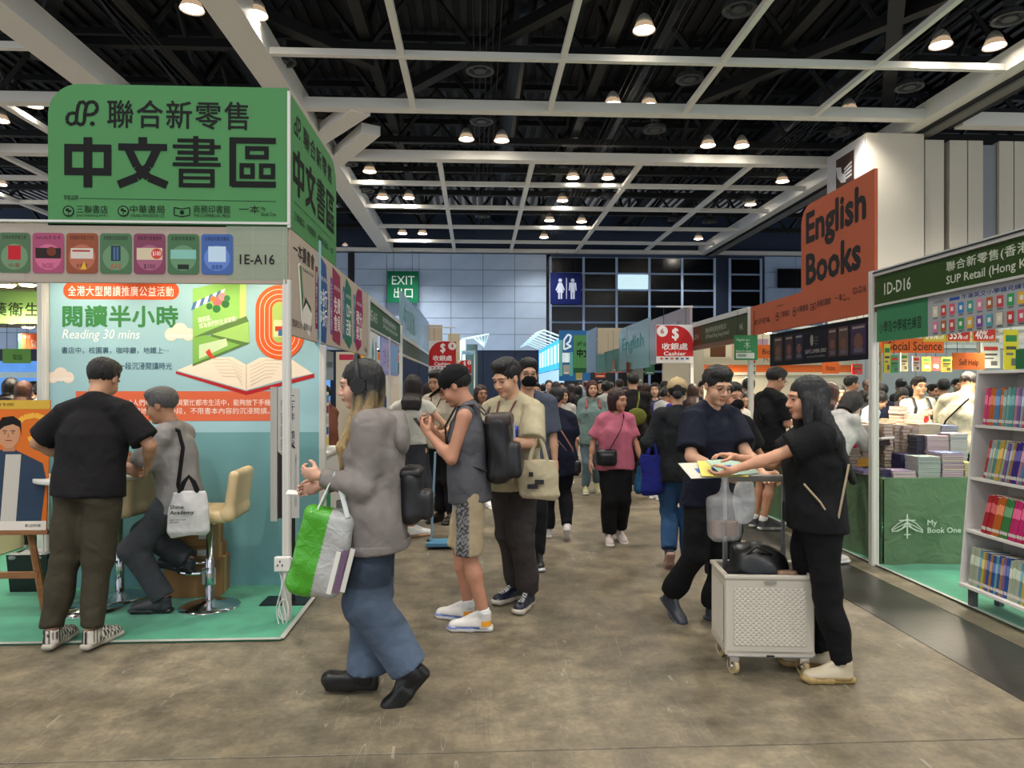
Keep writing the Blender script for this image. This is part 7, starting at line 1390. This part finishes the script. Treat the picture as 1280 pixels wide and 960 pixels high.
# standing notice near the post, socket and cables
xb, yb = GZ(358, 5.12); t = thing('notice_stand', 'black pole stand with tall narrow white notice beside the white post', 'sign stand', (xb, yb, .012)); MB().box((-.16, -.11, 0), (.16, .11, .008)).obj('base_plate', BLACKP, t); MB().tube([(.05, 0, 0), (.05, 0, 1.5)], .013, 8).obj('pole', BLACKP, t)
b2 = Board('x', 'x', 'x', (0, 0, 0), 0, .15, .93, '#bdbab4', parent=t, part='notice_board'); 
b2.text('二十年 讀我', .085, .50, .035, .38, '#111111', vertical=True).text('作家講座系列', .02, .3, .018, .55, '#555555', vertical=True).poly([(0, 0), (.07, .0), (.06, .3), (.03, .45), (0, .48)], '#2a2a2a').line([(.1, .62), (.07, .56), (.12, .5)], .012, '#1a1a1a').text('2024.07.17 - 07.23', .12, .08, .012, .38, '#777777', vertical=False)
if b2.art.F: b2.art.obj('printed_artwork', PRINT, t)
for o in t.children:
    if o.name.startswith(('notice_board', 'lettering', 'printed_artwork')): o.location = (-.055, -.02, .60)
MB().box((-.105, -.03, .58), (-.06, .0, 1.54)).obj('side_slab', mat('pale_slab', '#b8b5ae'), t)
t = thing('power_socket', 'white double power socket on the corner post with coiled cable below', 'socket', (-1.262, 4.735, .35)); MB().box((-.06, -.045, 0), (.045, 0, .095)).obj('socket_box', WHITE, t, bevel=.008, seg=2); MB().box((.045, -.02, .01), (.075, .03, .085)).obj('junction_box', WHITE, t, bevel=.006)
for q in ((-.02, .06), (-.035, .035), (-.005, .035)): MB().box((q[0] - .004, -.047, q[1]), (q[0] + .004, -.044, q[1] + .014)).obj('socket_hole', BLACKP, t)
for k in range(4): MB().tube([(-.03 + .015 * k + .02 * math.sin(a + k), -.03 + .015 * math.cos(a * 1.3 + k), -.34 + .33 * (1 - a / 6.28)) for a in np.linspace(0, 6.28, 14)], .004, 5).obj('cable', WHITE, t)
MB().tube([(.02 * math.cos(a) * 1.6, -.03 + .01 * math.sin(3 * a), -.25 + .07 * math.sin(a)) for a in np.linspace(0, 12.5, 30)], .0045, 5).obj('cable', WHITE, t)
# --- the cloth-covered book table
CG = mat('green_tablecloth', '#5a7654', rough=.75, bump=.8, bscale=7, bdist=.03, noise=.06, nscale=3)
TX, TY, TH = 3.52, 6.02, .745
t = thing('book_table', 'long table covered in green cloth with white tree emblem on its front', 'table', (TX, TY, .012))
def drape(L_, axis):            # a hanging cloth side with soft folds
    n, m_ = int(L_ / .04), 14; V, F = [], []
    for j in range(m_ + 1):
        for i in range(n + 1):
            u = i * L_ / n; zf_ = 1 - j / m_; d = (.008 + .012 * zf_) * math.sin(u * 11 + 1.3 * math.sin(u * 4)) * zf_ - .0
            V.append((u, -.012 - d, TH * (1 - zf_)) if axis == 'x' else (-.012 - d, u, TH * (1 - zf_)))
    for j in range(m_):
        for i in range(n): a = j * (n + 1) + i; q = (a, a + 1, a + n + 2, a + n + 1); F.append(q if axis == 'x' else q[::-1])
    return V, F
for ax_, L_ in (('x', 1.15), ('y', 4.0)): V, F = drape(L_, ax_); mb = MB(); mb.add(V, F); mb.obj('cloth_side', CG, t, smooth=True, vcol=False)
MB().box((-.012, -.012, TH - .01), (1.15, 4.0, TH + .004)).obj('cloth_top', CG, t, bevel=.004)
for x_, y_ in ((.08, .08), (1.05, .08), (.08, 2.0), (1.05, 2.0), (.08, 3.9), (1.05, 3.9)): MB().box((x_ - .025, y_ - .025, 0), (x_ + .025, y_ + .025, TH - .01)).obj('leg', CHROME, t)
B = Board('x', 'x', 'x', (0, 0, 0), 0, .01, .01, '#5a7654', parent=t, part='emblem_backing'); B.panel.data.transform(Matrix.Translation((.3, 0, .3)))
def sh(B, m_): 
    for o in m_: o.location = (0, -.036, 0)
k0 = set(t.children)
B.text('My\nBook One', .37, .275, .30, .115, '#c9d4c2', bold=.015); tree_mark(B, .19, .23, .21, '#c9d4c2'); 
for k in range(3): B.line([(.19, .40 - k * .03), (.27, .36 - k * .03), (.33, .30 - k * .01)], .008, '#c9d4c2').line([(.19, .40 - k * .03), (.11, .36 - k * .03), (.05, .31 - k * .01)], .008, '#c9d4c2')
B.art.obj('emblem', PRINT, t); sh(B, set(t.children) - k0)
# --- books
def book_mesh(w_, d_, th, cov, pg, spine=0):
    mb = MB(); c = min(.0022, th * .2); mb.box((0, 0, 0), (w_, d_, c), cov); mb.box((0, 0, th - c), (w_, d_, th), cov)
    mb.box((.002, .003 if spine != 1 else 0, c), (w_ - .002, d_ - .003, th - c), pg)
    if spine == 1: mb.box((0, -.001, 0), (w_, .0012, th), cov)
    if spine == 2: mb.box((-.001, 0, 0), (.0012, d_, th), cov)
    me = new_mesh('book', mb.V, mb.F, mb.C, corner=True); me.materials.append(PAPER); return me
NB = [0]
def stack(label, px0, px1, pyt, pyb, Y, cov, pg, th, spine=0, d_=.2, zb=None, grp=None, jit=.006, rot=0):
    a, b = AY(px0, pyb, Y), AY(px1, pyt, Y); w_ = b[0] - a[0]; z = max(a[2], TH + .018) if zb is None else zb; zt_ = b[2]; th = th * (1.45 if Y < 6.5 else 1.9); n = max(1, int(round((zt_ - z) / th))); th = (zt_ - z) / n if n > 2 else th
    me = [book_mesh(w_, d_, th * .96, lin(cov) if isinstance(cov, str) else lin(cov[q % len(cov)]), lin(pg), spine) for q in range(1 if isinstance(cov, str) else len(cov))]
    for k in range(n):
        o = link('book', me[k % len(me)], None); o.location = (a[0] + rnd.uniform(-jit, jit), Y + rnd.uniform(-jit, jit), z + k * th); o.rotation_euler = (0, 0, rnd.uniform(-.02, .02) + rot); tag(o, (ORD[n - 1 - k] + ' from top, ' + label) if n > 1 else label, 'book', grp or label.replace(' book ', ' books ')); NB[0] += 1
    return z + n * th
PG, PG2, PG3 = '#c2b4a4', '#b9b2a8', '#a9aaa4'
Zt = TH + .0165
stack('mauve paged paperback in the low stack left of the white post', 1064, 1078, 584, 600, 6.55, '#7a6a8c', '#a89aa4', .016, d_=.22, zb=Zt)
stack('violet covered book in the second low stack left of the post', 1080, 1097, 588, 603, 6.25, '#5a4a86', '#a49cac', .012, d_=.2, zb=Zt)
stack('dark purple book in the small stack just right of the post', 1105, 1115, 587, 606, 6.08, '#2e2452', '#8f8798', .018, spine=1, zb=Zt, d_=.16)
stack('rose-grey paged book in the low wide front stack', 1117, 1146, 588, 607, 6.04, '#8a7a96', '#b8a6a4', .02, d_=.2, zb=Zt)
z = stack('dull pink paged book beneath the navy stack', 1113, 1146, 589, 607, 6.28, '#8f7f8a', '#b3a3a2', .018, d_=.18, zb=Zt)
stack('navy covered book in the block behind the low front stack', 1126, 1146, 568, 590, 6.3, '#1f1c46', '#26244e', .017, spine=1, zb=z, d_=.16)
stack('grey-white paged book in the tall front stack beside the navy block', 1148, 1176, 571, 608, 6.04, ['#7f928a', '#8f9c94'], '#adaea6', .0115, d_=.2, zb=Zt, jit=.004)
stack('violet and pink edged book in the tall striped stack', 1178, 1205, 566, 608, 6.06, ['#5a4a9c', '#a87a8c', '#4a6ab0', '#b89a6c'], '#c0aaa6', .013, d_=.2, zb=Zt, spine=0, jit=.004)
stack('yellow-green patterned book in the stack next to the bookcase', 1206, 1218, 578, 608, 6.1, ['#b8b04a', '#c4a860'], '#c8bfa0', .016, d_=.18, zb=Zt)
stack('dark slate book in the leaning column behind the front row', 1146, 1158, 544, 570, 6.4, '#33323f', '#4a4954', .010, d_=.15, zb=z + .085, spine=1)
stack('carton-like pale book under the leaning slate column', 1146, 1176, 570, 608, 6.33, '#9a8c90', '#b5a5a0', .02, d_=.2, zb=Zt)
stack('pink-edged book in the broad stack of the second row', 1159, 1186, 545, 608, 6.36, ['#a47a94', '#b8a0a8'], '#c6b4ae', .014, d_=.2, zb=Zt, jit=.003)
stack('white paged book in the tall stack closest to the bookcase', 1188, 1210, 542, 608, 6.36, ['#9c9ab0', '#b0a8a4'], '#c8c4bc', .013, d_=.2, zb=Zt)
stack('cream paged book in the broad back stack with a plain top', 1149, 1177, 530, 545, 6.75, '#b8a890', '#cdbfa4', .013, d_=.2, zb=AY(1149, 545, 6.75)[2]); 
stack('blue and purple covered book lying on the back row', 1177, 1198, 532, 541, 6.75, ['#3a3f7c', '#6a4a8c', '#2f4f8c'], '#b9b2b8', .012, d_=.2, zb=AY(1149, 541, 6.75)[2])
for k, (a, b, tp_, lab) in enumerate(((1064, 1076, 534, 'beige paged book in the back stack left of the post'), (1078, 1098, 531, 'taupe paged book in the wide back stack at the post'), (1106, 1117, 530, 'pinkish book in the back stack just right of the post'), (1118, 1128, 531, 'pale book in the second back stack right of the post'), (1129, 1139, 532, 'cream book in the third back stack right of the post'), (1140, 1149, 534, 'light book in the fourth back stack right of the post'))):
    stack(lab, a, b, tp_, 590, 6.62 + (k % 2) * .05, ['#8a7c74', '#a0928a'][k % 2], ['#b3a294', '#a89a90', '#bfae9e', '#b8a89c'][k % 4], .017, d_=.2, zb=Zt, jit=.009)
stack('plain book carrying the broad back stack', 1150, 1200, 546, 600, 6.76, '#9a8e88', '#b4a69c', .021, d_=.22, zb=Zt)
stack('yellow spined book lying in the side row left of the post', 1071, 1092, 572, 583, 6.62, '#c8902c', '#d09a30', .02, d_=.16, spine=1, zb=AY(1071, 583, 6.62)[2]); stack('pale book beneath the yellow spined ones', 1068, 1096, 583, 600, 6.66, '#9a90a0', '#b4a8a4', .018, d_=.18, zb=Zt)
stack('black and red spined book low in the back stack at the post', 1087, 1112, 549, 557, 6.58, '#241416', '#5a1c20', .018, d_=.1, spine=1, zb=AY(1087, 557, 6.58)[2])
for k, (a, b, tp_, Y, lab, c) in enumerate(((1052, 1064, 540, 7.3, 'cream book in the stack before the masked woman', '#a89c8c'), (1085, 1100, 528, 7.6, 'white and orange book in the far stack behind the post', '#b8a080'), (1108, 1120, 524, 7.9, 'orange topped book in a far row beyond the post', '#b87a4a'), (1124, 1134, 508, 8.3, 'red and white banded book in the stack by the glasses man', '#b0383c'), (1136, 1156, 518, 8.2, 'white book in the flat stack before the glasses man', '#c4bcae'), (1010, 1024, 545, 9.6, 'beige book in the stack behind the woman in black', '#a4957f'))):
    stack(lab, a, b, tp_, 600, Y, c, '#c4b8a8', .024, d_=.22, zb=Zt, jit=.01)
# further table with greenish stacks left of the man in black t-shirt
t = thing('book_table', 'second green-cloth table further along behind the man with orange flyer', 'table', (3.55, 10.6, .012)); MB().box((0, 0, 0), (1.2, .9, .74)).obj('cloth_cover', CG, t, bevel=.01)
for k, (a, b, tp_, lab, c, pgc) in enumerate(((900, 912, 536, 'olive edged book in the second far stack', '#7a8a54', '#a09c74'), (918, 931, 536, 'pale lime book in the far stack left of the black t-shirt man', '#a4b070', '#b8b48c'), (932, 944, 545, 'dark green book in the low far stack by the black t-shirt man', '#3c5a3c', '#8a9474'))):
    stack(lab, a, b, tp_, 600, 10.75, [c, pgc], pgc, .03, d_=.2, zb=.765, jit=.01)
t = thing('book_table', 'small table of flat book stacks in front of the man with glasses', 'table', (4.8, 7.85, .012)); MB().box((0, 0, 0), (1.3, .9, .745)).obj('cloth_cover', CG, t, bevel=.01)
# --- white bookcase
YB0, YB1 = 3.95, 4.92; lean_ = .13; DB = .26
XBK = 3.43
T = thing('bookcase', 'white leaning bookcase with four shelves of colourful exercise books', 'bookcase', (XBK, YB0, .0)); Lb = YB1 - YB0; HB = 1.665
def bx3(nm, x0, x1, y0, y1, z0, z1, shear=True, m=WHITE):
    P = [(x, y, z) for z in (z0, z1) for (x, y) in ((x0, y0), (x1, y0), (x1, y1), (x0, y1))]
    V = [(x + (z - .16) * lean_ / 1.5 if shear else x, y, z) for x, y, z in P]; mb = MB(); mb.add(V, [(0, 3, 2, 1), (4, 5, 6, 7), (0, 1, 5, 4), (1, 2, 6, 5), (2, 3, 7, 6), (3, 0, 4, 7)]); return mb.obj(nm, m, T, bevel=.002)
bx3('side_panel', 0, DB + .05, 0, .018, .13, HB); bx3('side_panel', 0, DB + .05, Lb - .018, Lb, .13, HB); bx3('back_panel', DB + .03, DB + .05, .018, Lb - .018, .15, HB)
SZ = [.165, .545, .915, 1.285]; 
for z in SZ: bx3('shelf', -.015 if z < .2 else .005, DB + .03, .018, Lb - .018, z - .022, z)
bx3('top_panel', 0, DB + .05, .018, Lb - .018, HB - .02, HB)
for y_ in (.06, Lb - .1): bx3('foot', .03, .07, y_, y_ + .05, .0, .13, False, mat('foot_grey', '#55575a', rough=.4)); bx3('foot', .22, .26, y_, y_ + .05, .0, .13, False, mat('foot_grey'))
B = Board('shelf_sign', 'dark green shelf sign with Chinese lettering on top of the white bookcase', 'sign', (3.56, 4.55, 1.67), -90, .6, .13, '#2f6a44'); B.text('小學補充練習', .08, .04, .45, .055, '#12201a', bold=.01).done()
def shelfbooks(si, cols, hs_, lab, tilt, y_start, grp):
    z = SZ[si]; y = YB1 - .03 - y_start; xs = XBK + (z - .16) * lean_ / 1.5; k = 0
    while y > YB0 + .32 and k < 60:
        th = rnd.uniform(.019, .028); c = cols[k % len(cols)]; hh = hs_ * rnd.uniform(.97, 1.03); dd = .19
        mb = MB(); c_ = lin(c); mb.box((0, -th * .96, 0), (dd, 0, hh), c_); mb.box((-.001, -th * .96, hh * .55), (0, 0, hh * .8), tuple(min(1, v * 1.6 + .12) for v in c_)); mb.box((-.001, -th * .96, hh * .08), (0, 0, hh * .16), lin('#cfc9c0')); mb.box((.004, -th * .9, hh - .0005), (dd - .002, -th * .08, hh + .0005), lin('#d0c8bc'))
        me = new_mesh('book', mb.V, mb.F, mb.C, corner=True); me.materials.append(INK); o = link('book', me, None)
        o.location = (xs + .012 + hh * 0 + rnd.uniform(0, .006), y, z + .002 + th * math.sin(abs(tilt))); o.rotation_euler = (tilt, lean_ / 1.5 * .95, 0); tag(o, c_name(c) + ' book, ' + ORD[k] + ' from the far end on the bookcase ' + ['lowest shelf', 'third shelf', 'second shelf', 'top shelf'][si], 'book', grp); y -= th / math.cos(tilt) + .0015; k += 1
_cn = {}
def c_name(c): return _cn[c]
_cn.update({'#c9486c': 'pink', '#b8642c': 'orange-brown', '#4f7fa8': 'steel blue', '#7a9c94': 'grey-teal', '#a8788c': 'mauve', '#8fa0a8': 'pale blue', '#a83a34': 'brick red', '#b89a4a': 'ochre', '#4f8c8a': 'teal', '#6f5a8c': 'violet', '#3a2f7c': 'indigo', '#9ca88c': 'sage', '#a82a30': 'crimson', '#b8602a': 'burnt orange', '#3f7a44': 'green', '#c0306c': 'magenta', '#b4a44c': 'straw', '#5f8f9c': 'dusty teal', '#9c7448': 'tan', '#2f4f8c': 'royal blue', '#a4aca0': 'light grey-green'})
shelfbooks(3, ['#c9486c', '#c9486c', '#b8642c', '#b8642c', '#4f7fa8', '#4f7fa8', '#b8642c', '#7a9c94', '#7a9c94', '#4f8c8a', '#4f8c8a', '#a8788c', '#6f5a8c', '#8fa0a8'], .255, '%s exercise book on the top shelf of the white bookcase', .03, .06, 'books on the top shelf')
shelfbooks(2, ['#a83a34', '#8fa0a8', '#9ca88c', '#4f8c8a', '#b89a4a', '#b89a4a', '#9ca88c', '#6f5a8c', '#8fa0a8', '#9c7448', '#3a2f7c', '#3a2f7c', '#a8788c', '#4f7fa8'], .27, '%s exercise book on the second shelf of the white bookcase', .17, .10, 'books on the second shelf')
shelfbooks(1, ['#a82a30', '#a82a30', '#a82a30', '#a82a30', '#b8602a', '#b8602a', '#b8602a', '#3f7a44', '#3f7a44', '#3f7a44', '#c0306c', '#c0306c', '#c0306c', '#c0306c', '#c0306c', '#a82a30', '#3f7a44'], .27, '%s exercise book on the third shelf of the white bookcase', .2, .12, 'books on the third shelf')
shelfbooks(0, ['#a4aca0', '#9ca88c', '#9ca88c', '#a4aca0', '#5f8f9c', '#b4a44c', '#9c7448', '#2f4f8c', '#9c7448', '#2f4f8c', '#5f8f9c', '#2f4f8c', '#9c7448', '#6f5a8c', '#2f4f8c'], .26, '%s exercise book on the lowest shelf of the white bookcase', .05, .04, 'books on the lowest shelf')
# left shop counter with goods
t = thing('shop_counter', 'cream counter with orange goods in the left shop behind the easel', 'counter', (-4.9, 6.5, .012)); MB().box((-.9, 0, 0), (.55, .7, 1.02)).obj('counter_body', mat('counter_cream', '#b8a888', rough=.5), t, bevel=.01)
for k in range(9):
    x_ = -5.6 + k * .12; o = MB().box((-.05, -.07, 0), (.05, .07, .03 + .015 * (k % 3)), ['#d88a5c', '#c8685a', '#d8b48c', '#c9c0b4'][k % 4]).obj('packet', PAPER); o.location = (x_, 6.62, 1.034); o.rotation_euler = (0, 0, k * .7); tag(o, '%s packet, %s from the outer end of the cream shop counter' % (['orange', 'coral', 'cream', 'white'][k % 4], ORD[k]), 'packet', 'packets on the shop counter')
